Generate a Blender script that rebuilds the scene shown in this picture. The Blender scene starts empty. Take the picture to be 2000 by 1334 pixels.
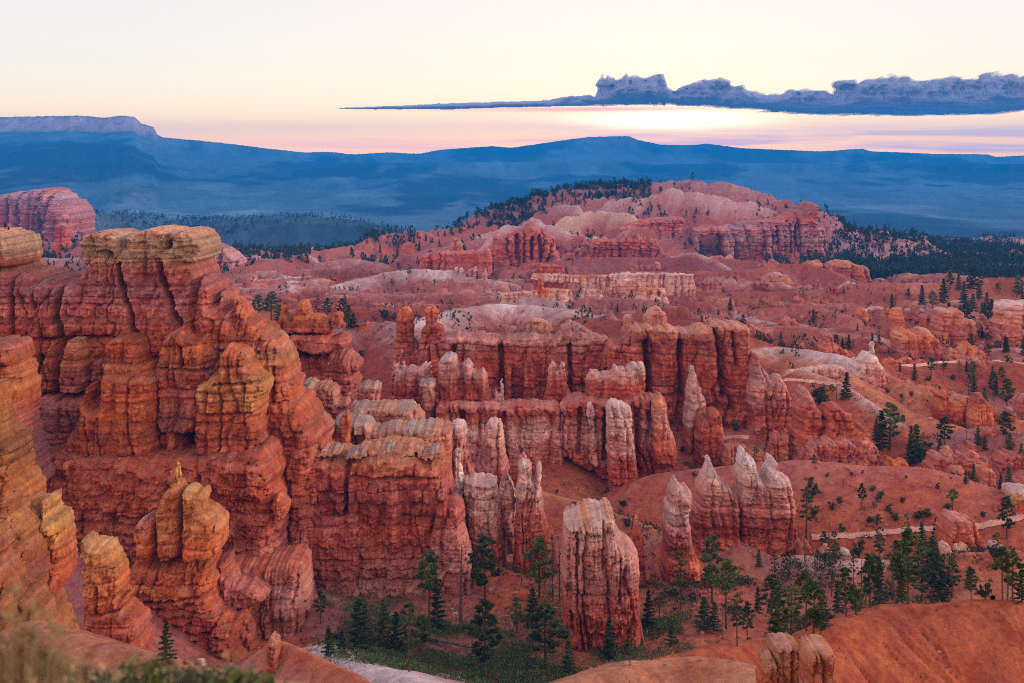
import bpy, math, random
import numpy as np
from mathutils import Vector, Matrix

# ---------------------------------------------------------------- camera, world, sun, exposure
F, HZ = 2778.0, 310.0            # focal length and horizon row, in photo pixels (2000 x 1334)
sc = bpy.context.scene
COL = sc.collection
cam = bpy.data.cameras.new('camera'); camo = bpy.data.objects.new('camera', cam); COL.objects.link(camo)
camo.location = (0, 0, 0); camo.rotation_euler = (math.radians(90), 0, 0)
cam.lens = 50; cam.sensor_width = 36; cam.shift_y = -(667 - HZ) / 2000
cam.clip_start = 0.3; cam.clip_end = 300000
cam.dof.use_dof = True; cam.dof.focus_distance = 420; cam.dof.aperture_fstop = 2.8
sc.camera = camo
sc.view_settings.view_transform = 'Standard'; sc.view_settings.look = 'None'
sc.view_settings.exposure = 0.50; sc.view_settings.gamma = 1
sc.cycles.use_denoising = False; sc.cycles.denoiser = 'OPENIMAGEDENOISE'; sc.cycles.denoising_input_passes = 'RGB_ALBEDO_NORMAL'; sc.cycles.denoising_prefilter = 'FAST'
sc.cycles.pixel_filter_type = 'BLACKMAN_HARRIS'; sc.cycles.filter_width = 1.0
sc.cycles.max_bounces = 5; sc.cycles.diffuse_bounces = 3; sc.cycles.transparent_max_bounces = 8
sc.cycles.volume_bounces = 0; sc.cycles.caustics_reflective = False; sc.cycles.caustics_refractive = False

def lin(c):
    c = np.asarray(c, float) / 255.0
    return np.where(c <= 0.04045, c / 12.92, ((c + 0.055) / 1.055) ** 2.4)

class NT:
    """small helper to wire shader nodes"""
    def __init__(s, tree): s.t = tree; s.n = tree.nodes; s.l = tree.links
    def put(s, v, sock):
        if isinstance(v, bpy.types.NodeSocket): s.l.new(v, sock)
        elif v is not None: sock.default_value = v
    def math(s, op, a, b=None, c=None, clamp=False):
        m = s.n.new('ShaderNodeMath'); m.operation = op; m.use_clamp = clamp
        for i, v in enumerate((a, b, c)):
            if v is not None: s.put(v, m.inputs[i])
        return m.outputs[0]
    def mix(s, f, a, b, mode='MIX'):
        m = s.n.new('ShaderNodeMix'); m.data_type = 'RGBA'; m.blend_type = mode
        s.put(f, m.inputs[0]); s.put(a, m.inputs[6]); s.put(b, m.inputs[7]); return m.outputs[2]
    def noise(s, vec, scale, detail=4, rough=0.55, dist=0.0):
        m = s.n.new('ShaderNodeTexNoise'); m.inputs['Scale'].default_value = scale
        m.inputs['Detail'].default_value = detail; m.inputs['Roughness'].default_value = rough
        m.inputs['Distortion'].default_value = dist
        if vec is not None: s.l.new(vec, m.inputs['Vector'])
        return m.outputs['Fac']
    def ramp(s, f, stops, interp='LINEAR'):
        m = s.n.new('ShaderNodeValToRGB'); m.color_ramp.interpolation = interp
        e = m.color_ramp.elements
        while len(e) < len(stops): e.new(0.5)
        for k, (p, c) in enumerate(stops):
            e[k].position = p
            e[k].color = (*c, 1) if hasattr(c, '__len__') else (c, c, c, 1)
        s.put(f, m.inputs[0]); return m.outputs[0]
    def comb(s, x, y, z):
        m = s.n.new('ShaderNodeCombineXYZ')
        for i, v in enumerate((x, y, z)): s.put(v, m.inputs[i])
        return m.outputs[0]

HAZE_DENSITY = 7.0e-5
HAZE_COLOR = (0.0, 0.33, 1.0)
SKY_GAIN = 1.0
def make_world():
    w = bpy.data.worlds.new('World'); sc.world = w; w.use_nodes = True
    k = NT(w.node_tree); k.n.clear()
    out = k.n.new('ShaderNodeOutputWorld'); bg = k.n.new('ShaderNodeBackground')
    k.l.new(bg.outputs[0], out.inputs[0])
    tc = k.n.new('ShaderNodeTexCoord')
    sp = k.n.new('ShaderNodeSeparateXYZ'); k.l.new(tc.outputs['Generated'], sp.inputs[0])
    x, y, z = sp.outputs
    az = k.math('MULTIPLY', k.math('ARCTAN2', x, y), 57.29578)       # degrees right of straight ahead
    el = k.math('MULTIPLY', k.math('ARCSINE', z), 57.29578)          # degrees above the horizon
    # dawn side: elevation ramp, 0..90 deg in square-root spacing
    t = k.math('POWER', k.math('DIVIDE', k.math('MAXIMUM', el, 0.0), 90.0), 0.5)
    def T(e): return math.sqrt(e / 90.0)
    dawn = [(T(0.0), (2.65, 1.25, 0.34)), (T(0.6), (2.65, 1.36, 0.40)), (T(1.2), (2.3, 1.42, 0.52)), (T(1.8), (1.84, 1.27, 0.56)),
            (T(2.6), (1.28, 1.05, 0.64)), (T(3.8), (0.96, 0.87, 0.66)), (T(5.2), (0.82, 0.77, 0.66)), (T(7.0), (0.72, 0.685, 0.65)), (T(12), (0.64, 0.61, 0.66)),
            (T(25), (0.58, 0.58, 0.70)), (T(50), (0.42, 0.45, 0.62)), (1.0, (0.38, 0.41, 0.58))]
    dusk = [(T(0.0), (0.70, 0.56, 0.62)), (T(3), (1.10, 0.76, 0.70)), (T(8), (1.75, 1.16, 0.94)), (T(16), (1.80, 1.30, 1.06)),
            (T(30), (1.15, 0.94, 0.90)), (T(55), (0.52, 0.52, 0.66)), (1.0, (0.38, 0.41, 0.58))]
    cd = k.ramp(t, dawn); cb = k.ramp(t, dusk)
    back = k.math('SUBTRACT', 0.5, k.math('MULTIPLY', y, 0.5))
    base = k.mix(k.math('SMOOTH_MIN', back, 1.0, 0.0), cd, cb)
    # the physical sky adds its share of blue from overhead
    sky = k.n.new('ShaderNodeTexSky'); sky.sky_type = 'NISHITA'; sky.sun_disc = False
    sky.sun_elevation = math.radians(3.0); sky.sun_rotation = math.radians(6.0); sky.air_density = 1.0; sky.dust_density = 0.6
    base = k.mix(1.0, base, k.mix(1.0, sky.outputs[0], (0.012, 0.012, 0.012, 1), 'MULTIPLY'), 'ADD')
    # glow round the place where the sun stands behind the cloud
    def gauss(a0, sa, e0, se):
        da = k.math('DIVIDE', k.math('SUBTRACT', az, a0), sa); de = k.math('DIVIDE', k.math('SUBTRACT', el, e0), se)
        r = k.math('ADD', k.math('MULTIPLY', da, da), k.math('MULTIPLY', de, de))
        return k.math('EXPONENT', k.math('MULTIPLY', r, -1.0))
    base = k.mix(k.math('MULTIPLY', gauss(6.4, 3.0, 1.55, 0.33), 1.0), base, (5.2, 4.3, 2.2, 1))
    base = k.mix(k.math('MULTIPLY', gauss(3.0, 5.2, 1.99, 0.10), 0.95), base, (2.1, 0.66, 0.36, 1))
    # thin streaks of far stratus low in the sky
    v = k.comb(k.math('MULTIPLY', az, 0.11), k.math('MULTIPLY', el, 2.4), 3.7)
    n = k.noise(v, 1.0, 6, 0.6, 0.3)
    band = k.ramp(k.math('DIVIDE', el, 2.2), [(0.0, 0.9), (0.30, 1.0), (0.50, 0.7), (0.60, 0.25), (0.80, 0.0), (1.0, 0.0)])
    side = k.ramp(k.math('ADD', k.math('DIVIDE', az, 50.0), 0.5), [(0.0, 0.0), (0.30, 0.25), (0.42, 0.8), (0.60, 1.0), (1.0, 1.0)])
    st = k.math('MULTIPLY', k.math('MULTIPLY', band, side), k.math('MULTIPLY', k.math('SUBTRACT', n, 0.44), 6.0, clamp=True))
    tint = k.mix(k.ramp(k.math('ADD', k.math('DIVIDE', az, 50.0), 0.5), [(0.0, 0.0), (0.55, 0.1), (0.78, 1.0), (1.0, 1.0)]),
                 (2.3, 0.98, 0.72, 1), (1.35, 0.90, 0.95, 1))
    base = k.mix(k.math('MULTIPLY', st, 0.9), base, tint)
    low = k.math('GREATER_THAN', el, -0.5)
    base = k.mix(low, (0.12, 0.10, 0.10, 1), base)
    k.l.new(base, bg.inputs['Color']); bg.inputs['Strength'].default_value = SKY_GAIN
make_world()
sun = bpy.data.lights.new('sun', 'SUN'); so = bpy.data.objects.new('sun', sun); COL.objects.link(so)
sun.energy = 1.5; sun.angle = math.radians(11); sun.color = (1.0, 0.80, 0.62)
so.rotation_euler = (math.radians(90 - 14), 0, math.radians(180 - 66))   # low, ahead and to the right

# ---------------------------------------------------------------- noise
M32 = np.int64(0xffffffff)
def _h(ix, iy, seed):
    n = (ix * 374761393 + iy * 668265263 + seed * 1274126177) & M32
    n = ((n ^ (n >> 13)) * 1274126177) & M32
    n = ((n ^ (n >> 15)) * 2246822519) & M32
    return ((n ^ (n >> 16)) & M32).astype(np.float64) / 4294967295.0
def vn(x, y, seed=0):
    x = np.asarray(x, float); y = np.asarray(y, float)
    x, y = np.broadcast_arrays(x, y)
    xf = np.floor(x); yf = np.floor(y); fx = x - xf; fy = y - yf
    ix = xf.astype(np.int64); iy = yf.astype(np.int64)
    u = fx * fx * fx * (fx * (fx * 6 - 15) + 10); v = fy * fy * fy * (fy * (fy * 6 - 15) + 10)
    a = _h(ix, iy, seed); b = _h(ix + 1, iy, seed); c = _h(ix, iy + 1, seed); d = _h(ix + 1, iy + 1, seed)
    return (a + (b - a) * u + (c - a) * v + (a - b - c + d) * u * v) * 2 - 1
def fbm(x, y, seed=0, o=4, g=0.5):
    s = 0; a = 1.0; t = 0; x = np.asarray(x, float); y = np.asarray(y, float)
    for i in range(o):
        s = s + a * vn(x, y, seed + i * 17); t += a; a *= g
        x, y = x * 1.97 + 5.13, y * 1.97 + 2.31
    return s / t
def ridged(x, y, seed=0, o=3, g=0.5):
    s = 0; a = 1.0; t = 0; x = np.asarray(x, float); y = np.asarray(y, float)
    for i in range(o):
        s = s + a * (1 - 2 * np.abs(vn(x, y, seed + i * 13))); t += a; a *= g
        x, y = x * 2.03 + 7.7, y * 2.03 + 1.9
    return s / t
def smooth(a, b, x):
    t = np.clip((x - a) / (b - a), 0, 1); return t * t * (3 - 2 * t)

# ---------------------------------------------------------------- mesh building
def mesh_from(name, verts, quads, mat, colors=None, smooth_shade=True, parent=None, tris=None, origin=None, link=True):
    me = bpy.data.meshes.new(name)
    v = np.ascontiguousarray(verts, dtype=np.float32)
    if origin is not None: v = v - np.asarray(origin, np.float32)
    me.vertices.add(len(v)); me.vertices.foreach_set('co', v.ravel())
    fl = []; st = []; n0 = 0
    if quads is not None and len(quads):
        q = np.asarray(quads, np.int32); fl.append(q.ravel()); st.append(np.arange(len(q)) * 4); n0 = len(q) * 4
    if tris is not None and len(tris):
        t = np.asarray(tris, np.int32); fl.append(t.ravel()); st.append(n0 + np.arange(len(t)) * 3)
    fl = np.concatenate(fl).astype(np.int32); st = np.concatenate(st).astype(np.int32)
    me.loops.add(len(fl)); me.loops.foreach_set('vertex_index', fl)
    me.polygons.add(len(st)); me.polygons.foreach_set('loop_start', st)
    me.update(calc_edges=True)
    if smooth_shade: me.polygons.foreach_set('use_smooth', np.ones(len(st), bool))
    if colors is not None:
        a = me.color_attributes.new('Col', 'FLOAT_COLOR', 'POINT')
        c = np.ones((len(v), 4), np.float32); c[:, :3] = colors; a.data.foreach_set('color', c.ravel())
    me.materials.append(mat)
    ob = bpy.data.objects.new(name, me)
    if origin is not None: ob.location = origin
    if link: COL.objects.link(ob)
    if parent is not None:
        ob.parent = parent
        if origin is not None: ob.location = Vector(origin) - parent.location
        else: ob.location = -parent.location
    return ob
def grid_quads(nr, nc):
    i = np.arange(nr * nc).reshape(nr, nc)
    return np.stack([i[:-1, :-1], i[:-1, 1:], i[1:, 1:], i[1:, :-1]], -1).reshape(-1, 4)
def tag(o, label=None, cat=None, group=None, kind=None):
    if label: o['label'] = label
    if cat: o['category'] = cat
    if group: o['group'] = group
    if kind: o['kind'] = kind
    return o
def empty(name, loc, label=None, cat=None, group=None):
    o = bpy.data.objects.new(name, None); COL.objects.link(o); o.location = loc
    return tag(o, label, cat, group)
def P(px, py, Y): return np.array([(px - 1000.0) * Y / F, Y, (HZ - py) * Y / F])

# ---------------------------------------------------------------- materials
def principled(name, rough=0.95):
    m = bpy.data.materials.new(name); m.use_nodes = True
    k = NT(m.node_tree); b = k.n['Principled BSDF']; b.inputs['Roughness'].default_value = rough
    if 'Specular IOR Level' in b.inputs: b.inputs['Specular IOR Level'].default_value = 0.15
    return m, k, b
def earth_material(name, speck, bump, dist, grain=1.0, pk=0.35):
    m, k, b = principled(name)
    at = k.n.new('ShaderNodeAttribute'); at.attribute_name = 'Col'
    ge = k.n.new('ShaderNodeNewGeometry'); pos = ge.outputs['Position']
    n1 = k.noise(pos, 1.6 / grain, 6, 0.7); n2 = k.noise(pos, 0.35 / grain, 5, 0.6, 0.4)
    f = k.math('ADD', k.math('MULTIPLY', k.math('SUBTRACT', n1, 0.5), speck * 2), k.math('MULTIPLY', k.math('SUBTRACT', n2, 0.5), speck * 1.6))
    n3 = k.noise(pos, 3.2 / grain, 3, 0.8); peb = k.math('MULTIPLY', k.math('SUBTRACT', n3, 0.64), 9.0, clamp=True); pit = k.math('MULTIPLY', k.math('SUBTRACT', 0.37, n3), 9.0, clamp=True)
    f = k.math('ADD', f, k.math('SUBTRACT', k.math('MULTIPLY', peb, pk), k.math('MULTIPLY', pit, pk * 0.7)))
    val = k.math('ADD', f, 1.0)
    hs = k.n.new('ShaderNodeHueSaturation'); k.put(at.outputs['Color'], hs.inputs['Color']); k.put(val, hs.inputs['Value'])
    k.put(k.math('ADD', k.math('MULTIPLY', k.math('SUBTRACT', n2, 0.5), 0.05), 0.5), hs.inputs['Hue'])
    k.l.new(hs.outputs[0], b.inputs['Base Color'])
    bp = k.n.new('ShaderNodeBump'); bp.inputs['Strength'].default_value = bump; bp.inputs['Distance'].default_value = dist
    k.l.new(k.noise(pos, 0.9 / grain, 8, 0.72), bp.inputs['Height']); k.l.new(bp.outputs[0], b.inputs['Normal'])
    return m
MAT_ROCK = earth_material('weathered_rock', 0.85, 1.0, 1.0, 1.0, 0.16)
MAT_FAR_ROCK = earth_material('distant_rock', 0.8, 0.9, 3.0, 4.0)
MAT_SOIL = earth_material('bare_soil', 0.8, 1.0, 0.8, 1.0, 0.45)
MAT_FAR = earth_material('distant_land', 0.9, 0.9, 20.0, 60.0)
# ---------------------------------------------------------------- near and middle ground: one heightfield sheet
C = {k: lin(v) for k, v in dict(
    cap=(190, 150, 120), grey=(178, 148, 132), ochre=(202, 120, 68), gold=(208, 142, 84), orange=(206, 106, 62), red=(192, 92, 68),
    brick=(168, 76, 60), rose=(190, 106, 92), mauve=(176, 108, 106), lilac=(188, 136, 134), pink=(212, 142, 126), pale=(228, 178, 162),
    white=(234, 210, 204), deep=(140, 56, 44), sand=(208, 128, 90), cream=(226, 192, 162), soil=(192, 96, 68), meadow=(120, 92, 66),
    fog=(214, 172, 164), tan=(206, 138, 108), forest=(34, 44, 40), trail=(236, 172, 146)).items()}

PX = np.arange(-450, 2451, 3.0)
rows = [60.0]
while rows[-1] < 2750: rows.append(rows[-1] * 1.0021 + 0.02)
YR = np.array(rows)
U, YY = np.meshgrid(PX, YR); XX = (U - 1000) * YY / F
ZZ = np.interp(YY, [60, 120, 200, 300, 380, 480, 620, 800, 1000, 1300, 1500, 2000, 2750],
               [-50, -84, -98, -100, -103, -104, -101, -100, -103, -112, -126, -132, -175])
ZZ = ZZ + fbm(XX / 60, YY / 60, 5, 5) * np.clip(YY / 300, 0.5, 3.0) * 1.6
nbig = fbm(XX / (0.05 * YY + 8), YY / (0.12 * YY + 14), 9, 4)
CC = C['soil'][None, None] + (C['rose'] - C['soil']) * smooth(-0.2, 0.5, nbig)[..., None]
CC = CC + (C['sand'] - CC) * (smooth(0.0, 0.6, fbm(XX / 25, YY / 25, 31, 3)) * 0.3)[..., None]

def ridge(pts, slope=0.62, r=2.0, top='soil', foot=None, depth=12, spur=0.0, lam=10.0, k=1.0, back=None, prof=None, seed=1, mottle=0.5, sat=18.0, rill=1.0):
    """raise a hill: crest polyline traced at its own distance, flanks falling away at the slope of loose earth"""
    global ZZ, CC
    foot = foot or top
    P3 = np.array([P(a, b, c) for a, b, c in pts])
    # smooth the crest a little
    for _ in range(2):
        q = [P3[0]]
        for a, b in zip(P3[:-1], P3[1:]): q += [a * .75 + b * .25, a * .25 + b * .75]
        P3 = np.array(q + [P3[-1]])
    hmax = P3[:, 2].max(); reach = (hmax + 150) / slope if prof is None else prof[-1][0] * 1.2
    reach = min(reach, 400 if prof is None else 900)
    y0, y1 = P3[:, 1].min() - reach, P3[:, 1].max() + reach
    ra, rb = np.searchsorted(YR, [y0, y1]); rb = max(rb, ra + 2)
    X = XX[ra:rb]; Y = YY[ra:rb]
    sel = (X > P3[:, 0].min() - reach) & (X < P3[:, 0].max() + reach)
    x = X[sel]; y = Y[sel]
    best = np.full(x.shape, 1e9); hc = np.zeros_like(x); ss = np.zeros_like(x); sd = np.zeros_like(x); acc = 0.0
    nseg = len(P3) - 1
    for i in range(nseg):
        a = P3[i]; b = P3[i + 1]; dx, dy = b[0] - a[0], b[1] - a[1]; L2 = dx * dx + dy * dy + 1e-9; L = math.sqrt(L2)
        tu = ((x - a[0]) * dx + (y - a[1]) * dy) / L2; t = np.clip(tu, 0, 1)
        ex = x - a[0] - t * dx; ey = y - a[1] - t * dy; d = ex * ex + ey * ey
        lo = -1e9 if i == 0 else 0; hi = 1e9 if i == nseg - 1 else 1
        m = d < best
        best[m] = d[m]; hc[m] = (a[2] + t * (b[2] - a[2]))[m]; ss[m] = (acc + np.clip(tu, lo, hi) * L)[m]
        sd[m] = np.where((dx * ey - dy * ex) > 0, 1.0, -1.0)[m]
        acc += L
    d = np.sqrt(best)
    w = fbm(x / (lam * 1.6), y / (lam * 1.6), seed + 3, 3) * lam * 0.35
    sp = -ridged((ss + w) / lam, d / (lam * 4.0) + sd * 50, seed, 4, 0.6)
    rl = -ridged((ss + w * 0.5) / (lam * 0.21), d / (lam * 2.5) + sd * 50, seed + 5, 2, 0.5)
    fade = 1 - np.exp(-d / sat)
    dd = d * (1 + 0.0 * sp)
    if prof is None:
        z = hc - slope * (np.sqrt(dd * dd + r * r) - r)
        if back is not None:
            zb = hc - back * (np.sqrt(dd * dd + r * r) - r); z = np.where(sd > 0, zb, z)
    else:
        pd, pz = np.array(prof).T; wob = 1 + 0.25 * fbm(ss / (lam * 2), ss * 0 + sd, seed + 9, 3)
        z = hc - np.interp(dd * wob - sp * spur * 2.0 * fade, pd, pz)
    if rill > 2:
        gv = vn((ss + w * 0.6) / (lam * 0.38), d / (lam * 5.0) + sd * 50, seed + 31); z = z - 0.55 * np.exp(-(gv / 0.10) ** 2) * (1 - np.exp(-d / 4)) * smooth(-.3, .3, vn((ss + w) / lam, d / lam, seed + 33))
    z = z + (spur * 1.5 * (sp - 0.15) + rill * lam * 0.045 * (rl - 0.4)) * fade + fbm(x / (lam * .4), y / (lam * .4), seed + 7, 3) * 0.05 * lam * 0.35 * fade
    z0 = ZZ[ra:rb][sel]
    h = np.clip(0.5 + 0.5 * (z - z0) / k, 0, 1); zn = z0 + (z - z0) * h + k * h * (1 - h)
    c0 = CC[ra:rb][sel]
    drop = np.clip((hc - z) / depth + fbm(x / (lam), y / lam, seed + 21, 3) * mottle * 0.6 - 0.30 * sp * (spur > 0.9) - (0.28 if rill > 2 else 0.12) * rl + 0.15, 0, 1)[:, None]
    c1 = C[top] * (1 - drop) + C[foot] * drop
    hh = h[:, None] ** 1.5
    zz = ZZ[ra:rb]; zz[sel] = zn; cc = CC[ra:rb]; cc[sel] = c0 * (1 - hh) + c1 * hh

# badlands: round backed ribs and sharp gullies over all the far ground
wxx = fbm(XX / 60, YY / 60, 301, 3) * 22; wyy = fbm(XX / 60, YY / 60, 302, 3) * 22
bd = -ridged((XX + wxx) / 34, (YY + wyy) / 60, 303, 5, 0.55)
ZZ = ZZ + bd * 10.5 * smooth(520, 1000, YY) * (0.6 + 0.6 * fbm(XX / 150, YY / 150, 304, 2))
pk = smooth(0.15, 0.55, bd + 0.5 * fbm(XX / 90, YY / 90, 305, 3)) * smooth(520, 900, YY)
CC = CC + (C['pale'] * 0.9 - CC) * (pk * 0.75)[..., None]
ridge([(1560, 445, 2480), (1600, 440, 2480), (1660, 462, 2450), (1740, 464, 2450), (1800, 480, 2430), (1850, 489, 2420), (1920, 491, 2420), (2000, 514, 2400), (2300, 520, 2400)], slope=0.30, r=20, depth=40, top='forest', foot='forest', spur=12, lam=90, k=8, seed=39, sat=100)
ridge([(1560, 500, 2100), (1640, 500, 2100), (1720, 522, 2050), (1820, 535, 2000), (1950, 540, 1950), (2200, 540, 1900)], slope=0.25, r=20, depth=40, top='forest', foot='mauve', spur=10, lam=80, k=8, seed=38, sat=100)
# --- behind the hoodoos, far to near.  (photo column, photo row, metres away)
# the big pink hill
hill = [(0, 0), (20, 3), (90, 30), (160, 44), (175, 56), (200, 62), (330, 92), (600, 110)]
ridge([(870, 446, 2150), (950, 412, 2180), (1034, 385, 2200), (1104, 362, 2200), (1181, 356, 2180), (1250, 357, 2150), (1330, 351, 2120), (1420, 354, 2080), (1482, 372, 2040), (1530, 388, 2010), (1570, 402, 1985)],
      prof=hill, depth=70, top='mauve', foot='lilac', spur=14, lam=34, k=5, seed=41, mottle=0.45, sat=60)
ridge([(1190, 390, 2040), (1290, 372, 2010), (1370, 374, 1990), (1440, 384, 1965), (1500, 402, 1940)], slope=0.55, r=6, depth=41, top='fog', foot='rose', spur=6, lam=26, k=4, seed=42, sat=30)
ridge([(1100, 392, 2050), (1130, 404, 2010), (1180, 430, 1950)], slope=0.5, r=5, depth=14, top='fog', foot='mauve', spur=3, lam=18, k=3, seed=43)
ridge([(1160, 376, 2090), (1210, 390, 2040), (1160, 420, 1960)], slope=0.5, r=5, depth=14, top='fog', foot='rose', spur=3, lam=18, k=3, seed=44)
ridge([(945, 452, 1700), (1000, 432, 1720), (1050, 424, 1700), (1090, 440, 1660)], slope=0.5, r=6, depth=20, top='fog', foot='rose', spur=4, lam=22, k=3, seed=45, sat=30)
ridge([(880, 456, 1900), (940, 444, 1900), (1000, 430, 1900)], slope=0.5, r=6, depth=25, top='rose', spur=4, lam=25, k=4, seed=46)
ridge([(1040, 452, 1800), (1110, 424, 1850), (1190, 402, 1880), (1240, 418, 1840)], slope=0.5, r=6, depth=35, top='cream', foot='rose', spur=6, lam=28, k=4, seed=47, sat=30)
ridge([(1590, 432, 2300), (1640, 442, 2300), (1660, 460, 2250), (1700, 500, 2100), (1740, 540, 1950)], slope=0.6, r=4, depth=20, top='rose', foot='mauve', spur=6, lam=26, k=4, seed=48)
# left pink foothills seen between the towers
ridge([(-300, 470, 1900), (40, 470, 1900), (130, 468, 1900), (260, 470, 1800), (440, 505, 1700)], slope=0.35, r=8, depth=30, top='mauve', foot='rose', spur=8, lam=40, k=4, seed=49, sat=40)
ridge([(-200, 520, 1300), (80, 505, 1320), (160, 498, 1300), (260, 510, 1250)], slope=0.45, r=6, depth=20, top='fog', foot='mauve', spur=5, lam=24, k=3, seed=50, sat=30)
ridge([(-200, 560, 1000), (80, 540, 1000), (180, 532, 1000), (300, 545, 980)], slope=0.45, r=6, depth=20, top='rose', foot='mauve', spur=4, lam=24, k=3, seed=51)
# long pink slopes left of the hill
ridge([(430, 540, 1420), (500, 518, 1500), (560, 500, 1600), (640, 485, 1700), (760, 455, 1900), (860, 444, 2000), (920, 438, 2020)], slope=0.32, r=8, depth=26, top='rose', foot='soil', spur=7, lam=44, k=4, seed=52, sat=40)
ridge([(590, 528, 1420), (650, 508, 1450), (690, 505, 1450), (740, 512, 1420)], slope=0.5, r=5, depth=11, top='fog', foot='rose', spur=2, lam=18, k=2, seed=53)
ridge([(800, 500, 1500), (870, 478, 1560), (950, 462, 1600), (1000, 470, 1560)], slope=0.5, r=5, depth=16, top='mauve', foot='rose', spur=4, lam=24, k=3, seed=54)
ridge([(640, 560, 1180), (700, 545, 1230), (780, 524, 1270), (860, 528, 1260), (930, 540, 1230), (1010, 560, 1180)], slope=0.42, r=4, depth=16, top='white', foot='mauve', spur=10, lam=16, k=2, seed=55, sat=25)
ridge([(430, 562, 1130), (500, 557, 1140), (580, 560, 1140), (660, 566, 1120), (760, 575, 1100), (900, 572, 1080), (1010, 578, 1060)], slope=0.40, r=4, depth=11, top='fog', foot='soil', spur=8, lam=15, k=2, seed=56, sat=22)
ridge([(420, 590, 1000), (520, 584, 1000), (640, 592, 980), (740, 600, 950), (820, 610, 920)], slope=0.36, r=3, depth=8, top='red', foot='soil', spur=4.5, lam=19, k=2, seed=57)
ridge([(560, 607, 920), (700, 600, 930), (820, 596, 940), (900, 590, 940), (960, 600, 900)], slope=0.36, r=3, depth=8, top='soil', foot='red', spur=4.0, lam=16, k=2, seed=58)
ridge([(1000, 520, 1330), (1100, 508, 1400), (1200, 502, 1430), (1300, 503, 1430), (1400, 505, 1400), (1480, 510, 1380)], slope=0.40, r=5, depth=12, top='rose', foot='mauve', spur=5, lam=26, k=3, seed=59)
ridge([(1030, 545, 1200), (1120, 535, 1230), (1200, 530, 1230), (1340, 528, 1230), (1450, 530, 1230), (1530, 512, 1290), (1600, 520, 1280), (1640, 540, 1240)], slope=0.42, r=4, depth=12, top='soil', foot='rose', spur=5, lam=22, k=3, seed=60)
# white and red badlands behind the long wall
ridge([(1180, 560, 1050), (1240, 555, 1060), (1290, 562, 1040), (1330, 575, 1010)], slope=0.45, r=3, depth=10, top='lilac', foot='rose', spur=3, lam=15, k=2, seed=61)
ridge([(900, 600, 860), (980, 588, 880), (1060, 583, 880), (1110, 598, 850)], slope=0.40, r=3, depth=14, top='white', foot='lilac', spur=6, lam=11, k=1.5, seed=62)
ridge([(1080, 596, 860), (1180, 582, 880), (1270, 588, 860), (1330, 610, 820)], slope=0.42, r=3, depth=16, top='lilac', foot='rose', spur=6, lam=11, k=1.5, seed=63)
ridge([(800, 640, 640), (850, 618, 690), (920, 598, 740), (1000, 592, 760), (1080, 600, 740), (1150, 612, 720)], slope=0.34, r=3, depth=12, top='white', foot='rose', spur=5.5, lam=10, k=1.5, seed=64, sat=12)
ridge([(1120, 625, 680), (1200, 615, 700), (1260, 604, 720), (1330, 622, 690), (1400, 636, 660)], slope=0.36, r=3, depth=9, top='rose', foot='soil', spur=2.5, lam=13, k=1.5, seed=65)
ridge([(560, 668, 560), (620, 656, 590), (690, 634, 600), (750, 624, 610), (800, 640, 590), (830, 665, 570)], slope=0.55, r=4, depth=12, top='lilac', foot='brick', spur=2.0, lam=12, k=1.5, seed=66)
# two long red ridges on the right
ridge([(1290, 560, 1120), (1360, 571, 1080), (1480, 574, 1050), (1540, 570, 1050), (1600, 563, 1050), (1700, 558, 1050), (1780, 556, 1050), (1870, 549, 1060), (1920, 543, 1070), (2000, 542, 1070), (2200, 540, 1070)],
      slope=0.50, r=4, depth=22, top='soil', foot='sand', spur=6, lam=34, k=2, seed=67, sat=25)
ridge([(1290, 620, 860), (1335, 611, 880), (1400, 613, 870), (1480, 611, 880), (1530, 604, 890), (1590, 607, 880), (1640, 612, 860), (1700, 640, 800)],
      slope=0.50, r=3, depth=18, top='soil', foot='red', spur=4, lam=26, k=2, seed=68, sat=20)
ridge([(1760, 585, 1000), (1830, 592, 930), (1870, 610, 870), (1890, 640, 820)], slope=0.5, r=4, depth=18, top='sand', foot='soil', spur=4, lam=20, k=2, seed=69)
ridge([(1900, 575, 1000), (1950, 590, 930), (2000, 600, 880), (2100, 610, 850)], slope=0.5, r=4, depth=18, top='rose', foot='mauve', spur=4, lam=20, k=2, seed=70)
ridge([(1440, 645, 760), (1520, 640, 780), (1600, 646, 760), (1680, 665, 720)], slope=0.42, r=3, depth=12, top='soil', foot='rose', spur=3, lam=18, k=1.5, seed=71)
# the dunes round the knob hoodoo and the trail saddle
ridge([(1455, 682, 640), (1520, 676, 650), (1570, 682, 640), (1630, 692, 620), (1670, 704, 600)], slope=0.48, r=3, depth=5.5, top='white', foot='sand', spur=1.2, lam=11, k=1, seed=72, mottle=0.3)
ridge([(1440, 672, 690), (1500, 664, 700), (1560, 662, 700), (1600, 670, 690)], slope=0.5, r=3, depth=9, top='soil', spur=1.2, lam=11, k=1, seed=73)
ridge([(1690, 718, 600), (1740, 714, 620), (1830, 704, 640), (1900, 705, 640), (2000, 711, 630), (2150, 720, 620)], slope=0.5, r=3, depth=20, top='soil', foot='red', spur=2.5, lam=15, k=1.2, seed=74)
ridge([(1720, 732, 580), (1800, 752, 560), (1870, 768, 545), (1920, 790, 525), (2000, 822, 500), (2080, 850, 490)], slope=0.46, r=2.5, depth=14, top='sand', foot='soil', spur=1.8, lam=13, k=1, seed=75)
ridge([(1660, 735, 560), (1700, 770, 530), (1760, 800, 505), (1830, 820, 490), (1900, 845, 475)], slope=0.46, r=2.0, depth=12, top='sand', foot='soil', spur=1.6, lam=12, k=1, seed=76)
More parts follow.
